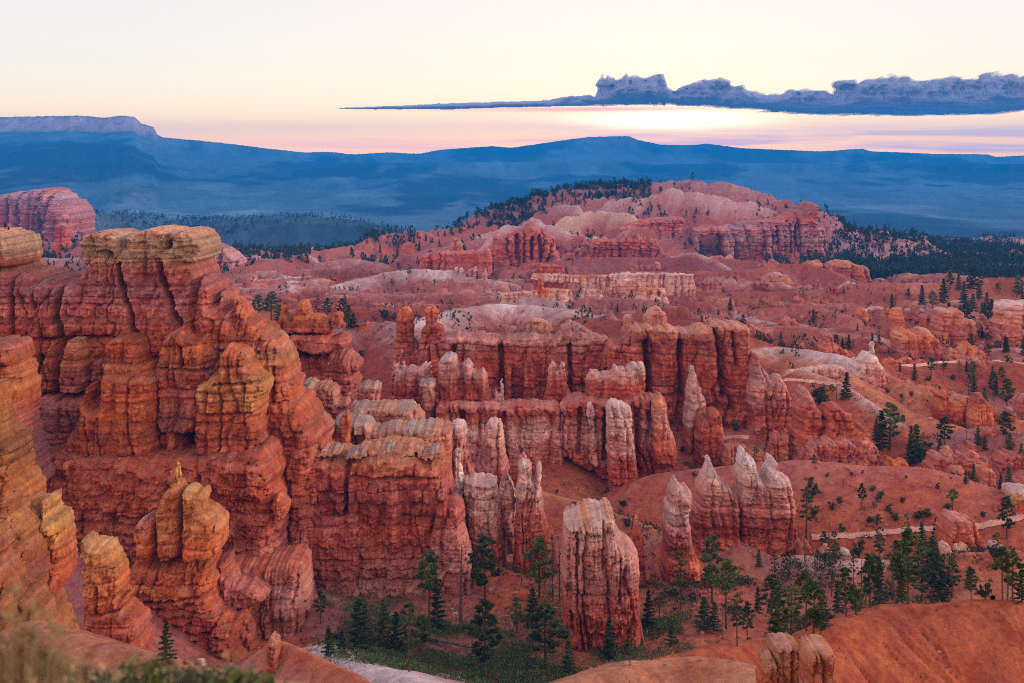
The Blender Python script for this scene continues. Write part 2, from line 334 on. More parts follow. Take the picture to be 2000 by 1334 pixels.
ridge([(1560, 722, 570), (1620, 738, 550), (1660, 760, 530), (1720, 800, 500), (1760, 830, 480)], slope=0.5, r=1.0, depth=2.2, top='pale', foot='soil', spur=1.0, lam=9, k=1, seed=77)
ridge([(1480, 735, 600), (1560, 742, 590), (1640, 745, 575)], slope=0.5, r=2, depth=4, top='pale', foot='soil', spur=1.0, lam=9, k=1, seed=78)
ridge([(1440, 850, 480), (1480, 800, 500), (1540, 770, 520), (1600, 770, 520)], slope=0.6, r=2, depth=10, top='rose', foot='soil', spur=1.0, lam=9, k=1, seed=79)
ridge([(1850, 850, 470), (1930, 830, 470), (2000, 850, 460), (2100, 860, 450)], slope=0.45, r=2, depth=10, top='mauve', foot='rose', spur=1.2, lam=10, k=1, seed=80)
# spurs coming down from the central walls
ridge([(1115, 858, 470), (1105, 880, 452), (1085, 915, 436), (1060, 950, 420)], slope=0.62, r=4, depth=10, top='soil', foot='sand', spur=0.5, lam=9, k=1, seed=81)
ridge([(1320, 878, 478), (1300, 900, 462), (1290, 930, 440), (1300, 960, 425)], slope=0.58, r=3.5, depth=10, top='sand', foot='soil', spur=0.5, lam=9, k=1, seed=82)
ridge([(1380, 790, 500), (1400, 850, 478), (1440, 885, 460), (1480, 905, 448)], slope=0.62, r=3, depth=12, top='rose', foot='soil', spur=1.0, lam=9, k=1, seed=83)
ridge([(1245, 900, 455), (1250, 960, 425), (1250, 1010, 405)], slope=0.45, r=1.5, depth=8, top='mauve', foot='rose', spur=0.5, lam=6, k=1, seed=84)
ridge([(1040, 955, 405), (1062, 962, 402), (1137, 980, 396), (1196, 1000, 388), (1255, 1026, 378), (1300, 1045, 370)], slope=0.60, r=1.5, depth=7, top='sand', foot='soil', spur=0.7, lam=7, k=0.8, seed=85)
ridge([(840, 935, 455), (930, 925, 452), (1000, 905, 450), (1090, 893, 446), (1160, 925, 444), (1240, 930, 440), (1320, 905, 446)], slope=0.62, r=3, depth=9, top='red', foot='soil', spur=0.6, lam=8, k=1, seed=120)
ridge([(1150, 880, 500), (1330, 850, 482), (1420, 830, 480), (1530, 860, 470)], slope=0.6, r=3, depth=9, top='rose', foot='soil', spur=0.8, lam=8, k=1, seed=121)
ridge([(1340, 1045, 360), (1450, 1060, 360), (1570, 1085, 356)], slope=0.6, r=3, depth=9, top='red', foot='rose', spur=0.5, lam=7, k=1, seed=122)
# the smooth red hill the path crosses, lower right
ridge([(1290, 925, 418), (1400, 912, 412), (1500, 902, 408), (1570, 898, 405), (1640, 907, 402), (1700, 911, 400), (1790, 911, 398), (1850, 925, 394), (1950, 958, 388), (2010, 985, 384), (2200, 1050, 375)],
      slope=0.56, r=5, depth=14, top='rose', foot='soil', spur=1.0, lam=16, rill=0.7, k=1, seed=86, mottle=0.8)
ridge([(1330, 1032, 366), (1400, 1040, 362), (1450, 1062, 355), (1520, 1092, 348), (1580, 1120, 340)], slope=0.55, r=3, depth=10, top='mauve', foot='sand', spur=1.0, lam=9, k=0.8, seed=87)
ridge([(1560, 1085, 346), (1640, 1094, 342), (1720, 1092, 342), (1800, 1105, 338), (1860, 1118, 334)], slope=0.5, r=3, depth=5, top='pale', foot='rose', spur=0.8, lam=9, k=0.8, seed=88)
ridge([(1800, 1090, 330), (1900, 1080, 328), (2000, 1075, 325), (2150, 1075, 322)], slope=0.5, r=3, depth=8, top='soil', foot='sand', spur=1.0, lam=9, k=0.8, seed=89)
# slopes under the walls at lower left and round the meadow
ridge([(540, 1040, 350), (600, 1085, 338), (680, 1105, 336), (760, 1125, 334), (840, 1150, 328), (930, 1170, 320)], slope=0.50, r=2.5, depth=10, top='rose', foot='sand', spur=1.2, lam=9, k=0.8, seed=90)
ridge([(610, 1160, 310), (660, 1180, 305), (740, 1210, 298), (800, 1235, 290)], slope=0.42, r=2.5, depth=8, top='rose', foot='mauve', spur=1.0, lam=8, k=0.8, seed=91)
ridge([(900, 1095, 345), (980, 1110, 338), (1040, 1140, 328)], slope=0.45, r=2.5, depth=7, top='soil', foot='sand', spur=0.6, lam=8, k=0.8, seed=92)
ridge([(960, 1170, 318), (1010, 1150, 320), (1060, 1165, 316)], slope=0.42, r=2.5, depth=5, top='orange', foot='soil', spur=0.5, lam=8, k=0.8, seed=93)
ridge([(1080, 1220, 306), (1160, 1222, 304), (1250, 1222, 302), (1300, 1235, 296)], slope=0.62, r=1.5, depth=7, top='red', foot='sand', spur=1.3, lam=6, k=0.8, seed=94)
ridge([(1280, 1150, 330), (1340, 1145, 330), (1400, 1165, 324)], slope=0.5, r=2, depth=7, top='red', foot='rose', spur=0.8, lam=7, k=0.8, seed=95)
ridge([(100, 1065, 292), (140, 1095, 284), (170, 1140, 276), (185, 1200, 268)], slope=0.55, r=2, depth=12, top='mauve', foot='rose', spur=0.8, lam=6, k=0.8, seed=96)
ridge([(130, 1225, 222), (220, 1252, 222), (300, 1285, 220), (380, 1310, 215), (440, 1335, 210)], slope=0.5, r=2, depth=10, top='rose', foot='mauve', spur=0.8, lam=6, k=0.8, seed=97)
ridge([(540, 1252, 246), (556, 1256, 244), (600, 1276, 238), (660, 1304, 228), (720, 1332, 218), (800, 1370, 205)], slope=0.85, r=1.5, depth=7, top='orange', foot='pink', spur=1.0, lam=5, k=0.8, seed=98)
ridge([(625, 1268, 258), (700, 1296, 245), (760, 1312, 236), (830, 1340, 226)], slope=0.40, r=3, depth=5, top='white', foot='lilac', spur=0.4, lam=6, k=0.8, seed=99, mottle=0.2)
# the two smooth slopes nearest the camera
ridge([(60, 1215, 112), (133, 1238, 110), (196, 1253, 108), (290, 1281, 104), (350, 1298, 101), (385, 1316, 98), (430, 1340, 95)], slope=0.62, r=1.5, depth=8, top='tan', foot='orange', spur=0.5, lam=5, k=0.6, seed=100, mottle=0.8)
ridge([(1060, 1400, 118), (1130, 1352, 122), (1250, 1302, 127), (1330, 1281, 130), (1440, 1253, 134), (1500, 1251, 136), (1545, 1245, 138), (1615, 1226, 141), (1667, 1205, 144), (1720, 1186, 148), (1755, 1179, 150), (1860, 1181, 150), (1895, 1172, 151), (1947, 1171, 152), (2000, 1176, 152), (2200, 1190, 150)],
      slope=0.60, r=2.2, depth=16, top='soil', foot='orange', spur=0.8, lam=7, rill=4.5, k=0.6, seed=101, mottle=1.0)
ridge([(1040, 1400, 108), (1095, 1345, 112), (1160, 1316, 115), (1225, 1296, 118), (1300, 1290, 120), (1400, 1288, 120), (1450, 1305, 117), (1500, 1345, 112), (1530, 1400, 106)], slope=0.58, r=2.5, depth=6, top='tan', foot='orange', spur=0.6, lam=5, rill=4.5, k=0.6, seed=102, mottle=0.6)

# many lesser ribs of clay between the traced ridges
brng = random.Random(77)
for i in range(58):
    Yb = math.exp(brng.uniform(math.log(640), math.log(1650))); pxb = brng.uniform(430, 1980)
    if 1380 < pxb < 1720 and Yb < 760: continue
    hgt = brng.uniform(2.5, 7.5) * (Yb / 900) ** 0.7; ln = brng.uniform(14, 42) * (Yb / 900) ** .6; an = brng.uniform(-0.9, 0.9)
    pts_ = []
    for t in (-1, -.35, .3, 1):
        xb = (pxb - 1000) * Yb / F + math.cos(an) * ln * t; yb = Yb + math.sin(an) * ln * t + brng.uniform(-4, 4)
        u_ = 1000 + xb * F / yb; a_ = int(np.clip((u_ - PX[0]) / 3, 0, len(PX) - 1)); i_ = int(np.clip(np.searchsorted(YR, yb), 0, len(YR) - 1))
        zb = ZZ[i_, a_] + hgt * (1.0 if abs(t) < .9 else .15) * brng.uniform(.75, 1.1); pts_.append((u_, HZ - F * zb / yb, yb))
    tp = brng.choice(['white', 'fog', 'pale', 'rose', 'pink', 'soil'])
    ridge(pts_, slope=brng.uniform(.5, .75), r=1.2, depth=hgt * brng.uniform(.5, 1.1), top=tp, foot=brng.choice(['rose', 'red', 'brick', 'mauve']), spur=hgt * .55, lam=brng.uniform(7, 13), k=1.2, seed=800 + i, sat=7, mottle=.7)
# level beds show as steps and ledges on the big hill
hillm = smooth(1550, 1750, YY) * (1 - smooth(2350, 2450, YY)) * smooth(-118, -100, ZZ) * smooth(-0.6, -0.1, fbm(XX / 120, YY / 120, 401, 3))
ph = (ZZ + fbm(XX / 90, YY / 90, 402, 3) * 3) / 11.0; fr = ph - np.floor(ph)
ZZ += hillm * 11.0 * (smooth(0.25, 0.75, fr) - fr) * 0.9
hb = _h(np.floor(ph).astype(np.int64), np.zeros(ph.shape, np.int64), 5)[..., None]
wht = 1 - 0.85 * smooth(0.26, 0.40, CC @ np.array([.3, .5, .2]))[..., None]
CC = CC + wht * ((C['lilac'] * hb + C['red'] * (1 - hb)) - CC) * (hillm * 0.55)[..., None]
gl = -ridged((XX + wxx) / 26, YY / 110, 403, 4, 0.6); ZZ += (gl - 0.2) * 7.0 * smooth(1500, 1700, YY) * (1 - smooth(2400, 2600, YY))
# harder beds stand out as ledges and low walls across the middle ground
mid = smooth(600, 760, YY) * (1 - smooth(1500, 1650, YY)) * smooth(-0.25, 0.25, fbm(XX / 70, YY / 70, 411, 3))
pm = (ZZ + fbm(XX / 40, YY / 40, 412, 4) * 2.2 + np.abs(vn(XX / 7, YY / 9, 414)) * 1.6) / 6.5; fm = pm - np.floor(pm)
ZZ += mid * 6.5 * (smooth(0.36, 0.64, fm) - fm) * 0.95
hm = _h(np.floor(pm).astype(np.int64), np.zeros(pm.shape, np.int64), 6)[..., None]
CC = CC + wht * ((C['pink'] * hm + C['brick'] * (1 - hm)) - CC) * (mid * 0.6)[..., None]
# small-scale rills everywhere
ZZ += fbm(XX / 5.0, YY / 5.0, 77, 3) * 0.16 * np.clip(YY / 300, 0.3, 4) + fbm(XX / (0.01 * YY), YY / (0.01 * YY), 78, 2) * 0.0006 * YY
PROJ = HZ - F * ZZ / YY

def ground_hit(px, py):
    """the first place the line through a photo point meets the ground"""
    j = np.clip((px - PX[0]) / 3.0, 0, len(PX) - 2); a = int(j); f = j - a
    pr = PROJ[:, a] * (1 - f) + PROJ[:, a + 1] * f
    ok = np.nonzero((pr[1:] <= py) & (pr[:-1] > py))[0]
    if len(ok) == 0: return None
    i = ok[0]; t = (pr[i] - py) / (pr[i] - pr[i + 1] + 1e-9)
    Y = YR[i] + t * (YR[i + 1] - YR[i])
    return P(px, py, Y)
def ground_z(x, y):
    u = 1000 + x * F / y; i = int(np.clip(np.searchsorted(YR, y) - 1, 0, len(YR) - 2)); a = int(np.clip((u - PX[0]) / 3.0, 0, len(PX) - 2))
    t = np.clip((y - YR[i]) / (YR[i + 1] - YR[i]), 0, 1); f = np.clip((u - PX[0]) / 3.0 - a, 0, 1)
    return float((ZZ[i, a] * (1 - f) + ZZ[i, a + 1] * f) * (1 - t) + (ZZ[i + 1, a] * (1 - f) + ZZ[i + 1, a + 1] * f) * t)

# a few natural stains on the soil: thin pale gravel fans and the dark humus of the meadow, then painted gully shade
m = smooth(0.05, 0.5, fbm(XX / 9, YY / 9, 88, 4))
md = smooth(250, 262, YY) * (1 - smooth(305, 325, YY)) * smooth(600, 700, U) * (1 - smooth(1250, 1400, U))
CC = CC + (C['meadow'] - CC) * (md * m * 0.8)[..., None]
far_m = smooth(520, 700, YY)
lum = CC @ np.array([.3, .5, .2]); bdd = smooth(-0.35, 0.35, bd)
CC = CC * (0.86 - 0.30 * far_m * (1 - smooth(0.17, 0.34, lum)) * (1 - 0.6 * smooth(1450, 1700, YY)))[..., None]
CC = CC + (C['deep'] * 0.9 - CC) * (far_m * (1 - bdd) * 0.45 * (YY < 1500))[..., None]  # shade painted into the soil colour: gullies between the ribs turn darker red
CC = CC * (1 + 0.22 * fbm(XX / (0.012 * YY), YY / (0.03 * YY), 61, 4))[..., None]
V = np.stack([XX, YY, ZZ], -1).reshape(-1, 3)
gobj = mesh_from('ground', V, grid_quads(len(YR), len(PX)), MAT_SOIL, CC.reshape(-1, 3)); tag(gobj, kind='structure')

# ---------------------------------------------------------------- far valley and plateaus
PX2 = np.arange(-700, 2701, 4.0); r2 = [2600.0]
while r2[-1] < 20300: r2.append(r2[-1] * 1.0045)
Y2 = np.array(r2); U2, YF = np.meshgrid(PX2, Y2); XF = (U2 - 1000) * YF / F
ZF = np.interp(YF, [2600, 3200, 4500, 6000, 9000, 14000, 31000], [-230, -260, -300, -325, -350, -330, -300])
big = fbm(XF / 2600, YF / 2600, 12, 5)
ZF = ZF + big * 45 + ridged(XF / 1500, YF / 1500, 14, 4) * 14 * smooth(4000, 9000, YF)
def crest(pts, seed, slope_f, cliff, foot_d, foot_z, amp, jag=6):
    """a plateau: rim line at its distance, a cliff band below it, then benches out to the valley"""
    a = np.array(pts, float); o = np.argsort(a[:, 0])
    rim_py = np.interp(U2, a[:, 0], a[:, 1]); rim_Y = np.interp(U2, a[:, 0], a[:, 2])
    rim_Y = rim_Y + fbm(U2 / 60, U2 * 0, seed, 4) * amp
    hz = (HZ - rim_py) * rim_Y / F
    d = rim_Y - YF
    dn = d + ridged(XF / 800 + fbm(XF / 900, YF / 2000, seed + 5, 3) * .5, YF / 3800, seed + 2, 5, .6) * amp * 1.0 * smooth(0, 1200, d)
    prof = np.interp(dn, [0, cliff[0], cliff[0] * 2.2, foot_d * 0.35, foot_d * 0.5, foot_d * 0.55, foot_d], [0, cliff[1], cliff[1] * 1.5, cliff[1] + (1 - cliff[2]) * 0, 0, 0, 0])
    top = hz; bot = foot_z
    t = np.clip(dn / foot_d, 0, 1)
    s = np.interp(t, [0, cliff[0] / foot_d, 0.25, 0.42, 0.47, 0.75, 0.79, 1.0], [1, 1 - cliff[1], 0.58, 0.40, 0.32, 0.16, 0.09, 0])
    z = np.where(d > 0, bot + (top - bot) * s, top - 0.10 * (-d))
    return z
L = crest([(-700, 232, 15000), (0, 228, 15000), (100, 226, 15000), (150, 225, 15000), (205, 229, 15000), (240, 225, 15000), (262, 227, 15000), (275, 240, 15000), (301, 248, 15100), (306, 262, 15300), (320, 268, 15600), (430, 278, 16500), (520, 289, 17000), (600, 298, 17500), (760, 312, 18000), (1200, 330, 18000), (2700, 350, 18000)],
          21, 0, (350, 0.22, 0), 8500, -330, 420)
Rr = crest([(-700, 330, 20000), (500, 300, 19500), (640, 296, 19000), (690, 301, 19000), (760, 297, 19000), (820, 300, 19000), (860, 292, 19000), (960, 285, 19000), (1000, 288, 19000), (1060, 279, 19000), (1104, 273, 19000), (1150, 267, 19000), (1228, 265, 19000), (1246, 273, 19000), (1290, 282, 19000), (1350, 283, 19000), (1380, 280, 19000), (1450, 289, 19000), (1600, 295, 19000), (1652, 292, 19000), (1684, 290, 19000), (1700, 295, 19000), (1760, 297, 19000), (1820, 300, 19000), (1928, 301, 19000), (1946, 306, 19000), (2000, 303, 19000), (2300, 310, 19000), (2700, 316, 19000)],
           22, 0, (700, 0.25, 0), 9000, -330, 700)
Fh = crest([(-700, 330, 13000), (200, 332, 13000), (600, 328, 13500), (700, 318, 14000), (1000, 316, 15000), (1200, 322, 15000), (1500, 318, 15500), (1800, 322, 15000), (2100, 318, 15000), (2700, 322, 15000)],
           23, 0, (500, 0.3, 0), 5500, -330, 600)
ZF = np.maximum(ZF, np.maximum(L, np.maximum(Rr, Fh)))
_keep = (ZZ, CC, XX, YY, YR)
ZZ, CC, XX, YY, YR = ZF, np.zeros(ZF.shape + (3,)) - 1, XF, YF, Y2
ridge([(-200, 430, 3900), (100, 418, 4000), (180, 416, 4100), (280, 418, 4200), (330, 430, 4300), (420, 428, 4100), (560, 423, 4000), (640, 424, 4000), (700, 430, 4000), (770, 446, 4000), (820, 462, 4000)], slope=0.30, r=40, depth=60, top='forest', spur=22, lam=170, k=15, seed=501, sat=160)
ridge([(1500, 450, 3400), (1700, 455, 3500), (1850, 462, 3600), (2000, 492, 3600), (2200, 500, 3600)], slope=0.25, r=40, depth=60, top='forest', spur=22, lam=170, k=15, seed=502, sat=160)
ridge([(560, 452, 6300), (760, 448, 6500), (900, 444, 6500), (1100, 448, 6600)], slope=0.12, r=60, depth=60, top='forest', spur=18, lam=300, k=20, seed=503, sat=300)
ridge([(1500, 404, 9000), (1700, 402, 9500), (1900, 400, 9500), (2200, 400, 9500)], slope=0.12, r=60, depth=60, top='forest', spur=25, lam=500, k=20, seed=504, sat=400)
ridge([(1500, 376, 12000), (1750, 372, 12500), (2300, 374, 12500)], slope=0.12, r=60, depth=60, top='forest', spur=25, lam=500, k=20, seed=505, sat=400)
ridge([(-300, 366, 11500), (100, 362, 12000), (300, 358, 12000), (520, 356, 12300), (700, 352, 12500), (1000, 350, 13000), (1200, 352, 13000)], slope=0.14, r=60, depth=60, top='forest', spur=25, lam=500, k=20, seed=506, sat=400)
ZF, WOODED = ZZ, (CC[..., 0] > -0.5) | (YF < 4600)
ZZ, CC, XX, YY, YR = _keep
sl = np.abs(np.gradient(ZF, axis=0) / np.gradient(YF, axis=0))
wood = smooth(-0.08, 0.14, fbm(XF / 1900, YF / 5200, 71, 5) + 0.25 * fbm(XF / 300, YF / 600, 72, 3))
valley = (1 - smooth(9500, 12000, YF))
wood = np.clip(wood + WOODED * 0.35 * (YF > 6000) , 0, 1)
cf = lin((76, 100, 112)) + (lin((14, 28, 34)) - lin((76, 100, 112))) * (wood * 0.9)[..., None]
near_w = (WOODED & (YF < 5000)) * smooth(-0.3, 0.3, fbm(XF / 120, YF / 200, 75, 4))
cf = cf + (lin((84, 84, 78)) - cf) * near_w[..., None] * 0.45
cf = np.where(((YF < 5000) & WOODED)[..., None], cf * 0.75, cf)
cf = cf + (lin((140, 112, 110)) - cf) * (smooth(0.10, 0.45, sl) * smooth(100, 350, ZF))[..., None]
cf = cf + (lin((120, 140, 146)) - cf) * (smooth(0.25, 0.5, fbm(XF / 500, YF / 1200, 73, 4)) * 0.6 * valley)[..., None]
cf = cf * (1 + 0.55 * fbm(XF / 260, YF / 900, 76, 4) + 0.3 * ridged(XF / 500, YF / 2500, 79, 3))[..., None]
pp = smooth(0.12, 0.35, sl) * smooth(200, 330, ZF) * (1 - smooth(310, 420, U2))
cf = cf + (lin((196, 164, 150)) - cf) * 0.8 * pp[..., None]
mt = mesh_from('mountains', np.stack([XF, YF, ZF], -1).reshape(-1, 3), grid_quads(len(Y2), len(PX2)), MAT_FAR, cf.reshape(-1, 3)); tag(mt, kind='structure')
# the valley floor reaches back under the near ground so no gap opens from the side
# ---------------------------------------------------------------- rock builder
_rs = np.random.RandomState(4)
def joints(mean, lo, hi, seed, var=0.55):
    r = np.random.RandomState(seed); j = [lo]
    while j[-1] < hi: j.append(j[-1] + mean * math.exp(r.normal(0, var) - var * var / 2))
    return np.array(j), r.uniform(0, 1, len(j)), r.uniform(-1, 1, len(j))
BED_A = joints(3.6, -400, 300, 11, 0.45)      # thick beds, the same levels everywhere in the canyon
BED_B = joints(1.05, -400, 300, 12, 0.5)      # thin beds
def pillow(v, J, p=4.0):
    i = np.clip(np.searchsorted(J[0], v) - 1, 0, len(J[0]) - 2); w = J[0][i + 1] - J[0][i]
    f = np.clip((v - J[0][i]) / w, 0, 1)
    return 1 - np.abs(2 * f - 1) ** p, J[1][i], J[2][i], w
def seg_dist(x, z, pts):
    d = np.full(x.shape, 1e9)
    for a, b in zip(pts[:-1], pts[1:]):
        dx, dz = b[0] - a[0], b[1] - a[1]; L2 = dx * dx + dz * dz + 1e-12
        t = np.clip(((x - a[0]) * dx + (z - a[1]) * dz) / L2, 0, 1)
        d = np.minimum(d, (x - a[0] - t * dx) ** 2 + (z - a[1] - t * dz) ** 2)
    return np.sqrt(d)
def poly_sdf(x, z, pts):
    n = len(pts); d = np.full(x.shape, 1e18); ins = np.zeros(x.shape, bool)
    for i in range(n):
        a = pts[i]; b = pts[(i + 1) % n]; dx, dz = b[0] - a[0], b[1] - a[1]; L2 = dx * dx + dz * dz + 1e-12
        t = np.clip(((x - a[0]) * dx + (z - a[1]) * dz) / L2, 0, 1)
        d = np.minimum(d, (x - a[0] - t * dx) ** 2 + (z - a[1] - t * dz) ** 2)
        c = (a[1] > z) != (b[1] > z)
        with np.errstate(divide='ignore', invalid='ignore'):
            xi = a[0] + (z - a[1]) * dx / (dz if abs(dz) > 1e-12 else 1e-12)
        ins ^= c & (x < xi)
    d = np.sqrt(d); return np.where(ins, d, -d)

def rock(name, poly, Y, T=6.0, cols=(3.0, 0.8), lay=0.6, fine=0.25, nz=0.5, stops=(('soil', 0),), cracks=(), holes=(), kz=2.0,
         batter=0.4, ea=2.2, step=1.6, seed=1, parent=None, label=None, cat='rock wall', group=None, lean=0.0, run=0.22, mat=None, bs=1.0, lump=0.8, blobs=(), ext=None, rnd=0.34, comb=0.0):
    """a standing mass of rock: its outline at its own distance Y, given rounded thickness T, columns, beds and cracks"""
    s = Y / F
    if cat in ('hoodoo cluster', 'rock mass', 'rock ledges') or name in ('tier', 'rock_outcrop'): lump = 1.5; comb = comb or 15; T = T * 0.7
    elif not comb and (name == 'battlement' or 'wall' in name): comb = 4.0
    pts = [((a - 1000) * s, (HZ - b) * s) for a, b in poly]
    for _ in range(1):
        q = []
        for i in range(len(pts)):
            a = pts[i]; b = pts[(i + 1) % len(pts)]
            q += [(a[0] * .90 + b[0] * .10, a[1] * .90 + b[1] * .10), (a[0] * .10 + b[0] * .90, a[1] * .10 + b[1] * .90)]
        pts = q
    A = np.array(pts); g = s * step
    if ext is None: ext = 9.0 if parent is None else 0.0
    if ext:                                        # the foot goes on down under the soil
        n = len(A); il = int(np.argmin(A[:, 0])); ir = int(np.argmax(A[:, 0])); ib = int(np.argmin(A[:, 1]))
        ch = []; i = ir
        while True:
            ch.append(i)
            if i == il: break
            i = (i + 1) % n
        if ib not in ch: ch = [q for q in range(n) if q not in ch] + [il, ir]
        lim = A[:, 1].min() + 0.45 * (A[:, 1].max() - A[:, 1].min())
        for q in ch:
            if A[q, 1] < lim: A[q, 1] -= ext * Y / 400
        pts = [tuple(q) for q in A]
    x0, x1, z0, z1 = A[:, 0].min() - 4 * g, A[:, 0].max() + 4 * g, A[:, 1].min() - 2 * g, A[:, 1].max() + 4 * g
    xs = np.arange(x0, x1, g); zs = np.arange(z0, z1, g); X, Z = np.meshgrid(xs, zs)
    m = Y / 400.0                                   # feature size grows a little with distance
    # world bedding
    zw = Z + fbm(X / 22.0, Z / 50.0, 5, 3) * 1.1 * min(m, 1.0) + X * 0.012
    pa, ra, qa, wa = pillow(zw / bs, BED_A, 7); pb, rb, qb, wb = pillow(zw / bs + 0.13, BED_B, 5)
    # domain warp makes the outline crumble
    wx = fbm(X / (2.6 * m), Z / (1.6 * m), seed + 40, 5, 0.72) * s * ea * 2.3 + (pa * ra - 0.45) * s * ea * 0.9 * np.sign(X - A[:, 0].mean()) * 0.6 + (pb * rb - .4) * s * ea * 0.45 * np.sign(X - A[:, 0].mean())
    wz = (1.3 * fbm(X / (1.7 * m), Z / (4.0 * m), seed + 50, 5, 0.7) + 0.45 * vn(X / (0.55 * m), Z / (3 * m), seed + 51)) * s * ea * 1.5 * lump
    if comb: wz = wz + comb * s * (np.abs(vn(X / (2.3 * m), Z * 0, seed + 91)) + 0.5 * np.abs(vn(X / (0.9 * m), Z * 0, seed + 92)) - 0.25)
    sd = poly_sdf(X - wx, (Z + wz) * kz, [(a, b * kz) for a, b in pts])
    gz, gx = np.gradient(sd, g)
    keep = sd > -0.55 * g
    cell = keep[:-1, :-1] & keep[:-1, 1:] & keep[1:, 1:] & keep[1:, :-1]
    cnt = np.zeros(X.shape, int)
    for a in (slice(None, -1), slice(1, None)):
        for b in (slice(None, -1), slice(1, None)): cnt[a, b] += cell
    used = cnt > 0; edge = used & (cnt < 4)
    g2 = gx * gx + gz * gz + 1e-9; mv = np.clip(sd / g2, -g, g)
    Xs = np.where(edge, X - np.clip(mv * gx, -0.7 * g, 0.7 * g), X); Zs = np.where(edge, Z - np.clip(mv * gz, -0.7 * g, 0.7 * g), Z)
    d = np.maximum(sd, 0)
    ztop = A[:, 1].max(); H = ztop - A[:, 1].min()
    W = T
    q = np.clip(d / (W * rnd), 0, 1); t = W * (1 - (1 - q) ** 2.2) ** 0.5
    t = t * (1 + batter * np.clip((ztop - Z) / max(H, 1), 0, 1))
    env = np.clip(t / (0.45 * T), 0, 1)
    # columns
    cx = X + fbm(X / (5 * m), Z / (11 * m), seed + 60, 3) * cols[0] * 0.7 + qa * cols[0] * 0.10
    JC = joints(cols[0], x0 - 30, x1 + 30, seed + 7, 0.5)
    pc, rc, qc, wc = pillow(cx, JC, 3.0)
    JD = joints(cols[0] * 0.33, x0 - 30, x1 + 30, seed + 8, 0.5); pd, rd, qd, wd = pillow(cx + fbm(X / m, Z / (4 * m), seed + 61, 2) * 0.4, JD, 2.5)
    crv = np.exp(-((np.minimum(1 - np.abs(2 * ((cx - JC[0][np.clip(np.searchsorted(JC[0], cx) - 1, 0, len(JC[0]) - 2)]) / wc) - 1), 1) * wc * 0.5 / (0.30 * m)) ** 1.2))
    rel = -0.8 * m * crv * (0.3 + rc) + cols[1] * (np.minimum(pc, 1) * np.minimum(wc / cols[0], 1.3) + 0.9 * rc * (pc > 0) * pc) + cols[1] * 0.30 * pd * (0.4 + rd)
    rel = rel + lay * (pa * (0.35 + 0.9 * ra)) + fine * (pb * (0.3 + rb)) * (0.55 + 0.45 * vn(X / (3 * m), Z / (2 * m), seed + 62))
    rel = rel + nz * (fbm(X / (3.2 * m), Z / (3.6 * m), seed + 63, 5, 0.55) * 1.5 - np.abs(fbm(X / (1.9 * m), Z / (2.6 * m), seed + 64, 4)) * 1.1)
    blk = _h(np.floor(qa * 997).astype(np.int64), np.floor(qd * 991).astype(np.int64), seed) - 0.5
    blb = _h(np.floor(qb * 997).astype(np.int64), np.floor(qd * 991).astype(np.int64), seed + 1) - 0.5
    rel = rel + 0.9 * lay * blk + 0.55 * fine * blb * 2 - run * np.abs(vn(X / (0.42 * m), Z / (6 * m), seed + 67)) * 1.6
    rel = rel - run * 2.6 * m * np.abs(vn((X + qb * 0.2) / (1.25 * m), Z / (9 * m), seed + 75)) * (0.5 + 0.8 * smooth(-.3, .4, vn(X / (9 * m), Z / (7 * m), seed + 76)))
    gr = vn(X / (0.62 * m), Z / (0.5 * m), seed + 66); gr2 = vn(X / (1.3 * m), Z / (0.9 * m), seed + 68)
    rel = rel + run * fbm(X / (0.5 * m), Z / (3.5 * m), seed + 65, 3) * 1.3 + 0.22 * m * gr - 0.30 * m * np.abs(gr2) - 0.18 * m * np.abs(vn(X / (0.8 * m), Z / (2.2 * m), seed + 69))
    t = t + rel * env
    for c in cracks:
        w, dep, line = c[0], c[1], c[2]
        lp = [((a - 1000) * s, (HZ - b) * s) for a, b in line]
        q = seg_dist(X + fbm(X / m, Z / m, seed + 70, 3) * s * 2.5, Z + fbm(X / m, Z / m, seed + 71, 3) * s * 2, lp) / (w * s)
        t = t - dep * np.exp(-q ** 2.2) * np.clip(t / T, 0, 1)
    for (hx, hy, rx, ry, dep) in holes:
        q = ((X - (hx - 1000) * s) / (rx * s)) ** 2 + ((Z - (HZ - hy) * s) / (ry * s)) ** 2
        t = t - dep * (1 - smooth(0.45, 1.15, q + 0.25 * fbm(X / m, Z / m, seed + 72, 3)))
    for (hx, hy, rx, ry, dep) in blobs:
        q = ((X - (hx - 1000) * s) / (rx * s)) ** 2 + ((Z - (HZ - hy) * s) / (ry * s)) ** 2
        t = t + dep * np.sqrt(np.clip(1 - q + 0.3 * fbm(X / m, Z / m, seed + 73, 3), 0, 1)) * np.clip(t / T, 0, 1)
    t = np.maximum(t, 0.05); t = np.where(edge, 0.0, t)
    py = HZ - Z / s
    # colour of the beds
    st = sorted([(b, C[a] if isinstance(a, str) else a) for a, b in stops], key=lambda q: q[0])
    pw = py + fbm(X / (4 * m), Z / (3 * m), seed + 80, 4) * 16 + fbm(X / (0.9 * m), Z / (6 * m), seed + 82, 3) * 12
    col = np.stack([np.interp(pw, [q[0] for q in st], [q[1][c] for q in st]) for c in range(3)], -1)
    tint = 1 + 0.16 * qa * (0.5 + 0.5 * pa) + 0.20 * qb + 0.16 * fbm(X / (2.5 * m), Z / (2.5 * m), seed + 81, 4) + 0.10 * fbm(X / (0.6 * m), Z / (4 * m), seed + 83, 3)
    warm = 0.10 * fbm(X / (6 * m), Z / (3 * m), seed + 84, 4)
    col = col * tint[..., None] * np.stack([1 + warm, 1 - warm * 0.4, 1 - warm], -1)
    sk = smooth(0.12, 0.55, fbm(X / (1.3 * m), Z / (13 * m), seed + 86, 4) + 0.25 * qa)
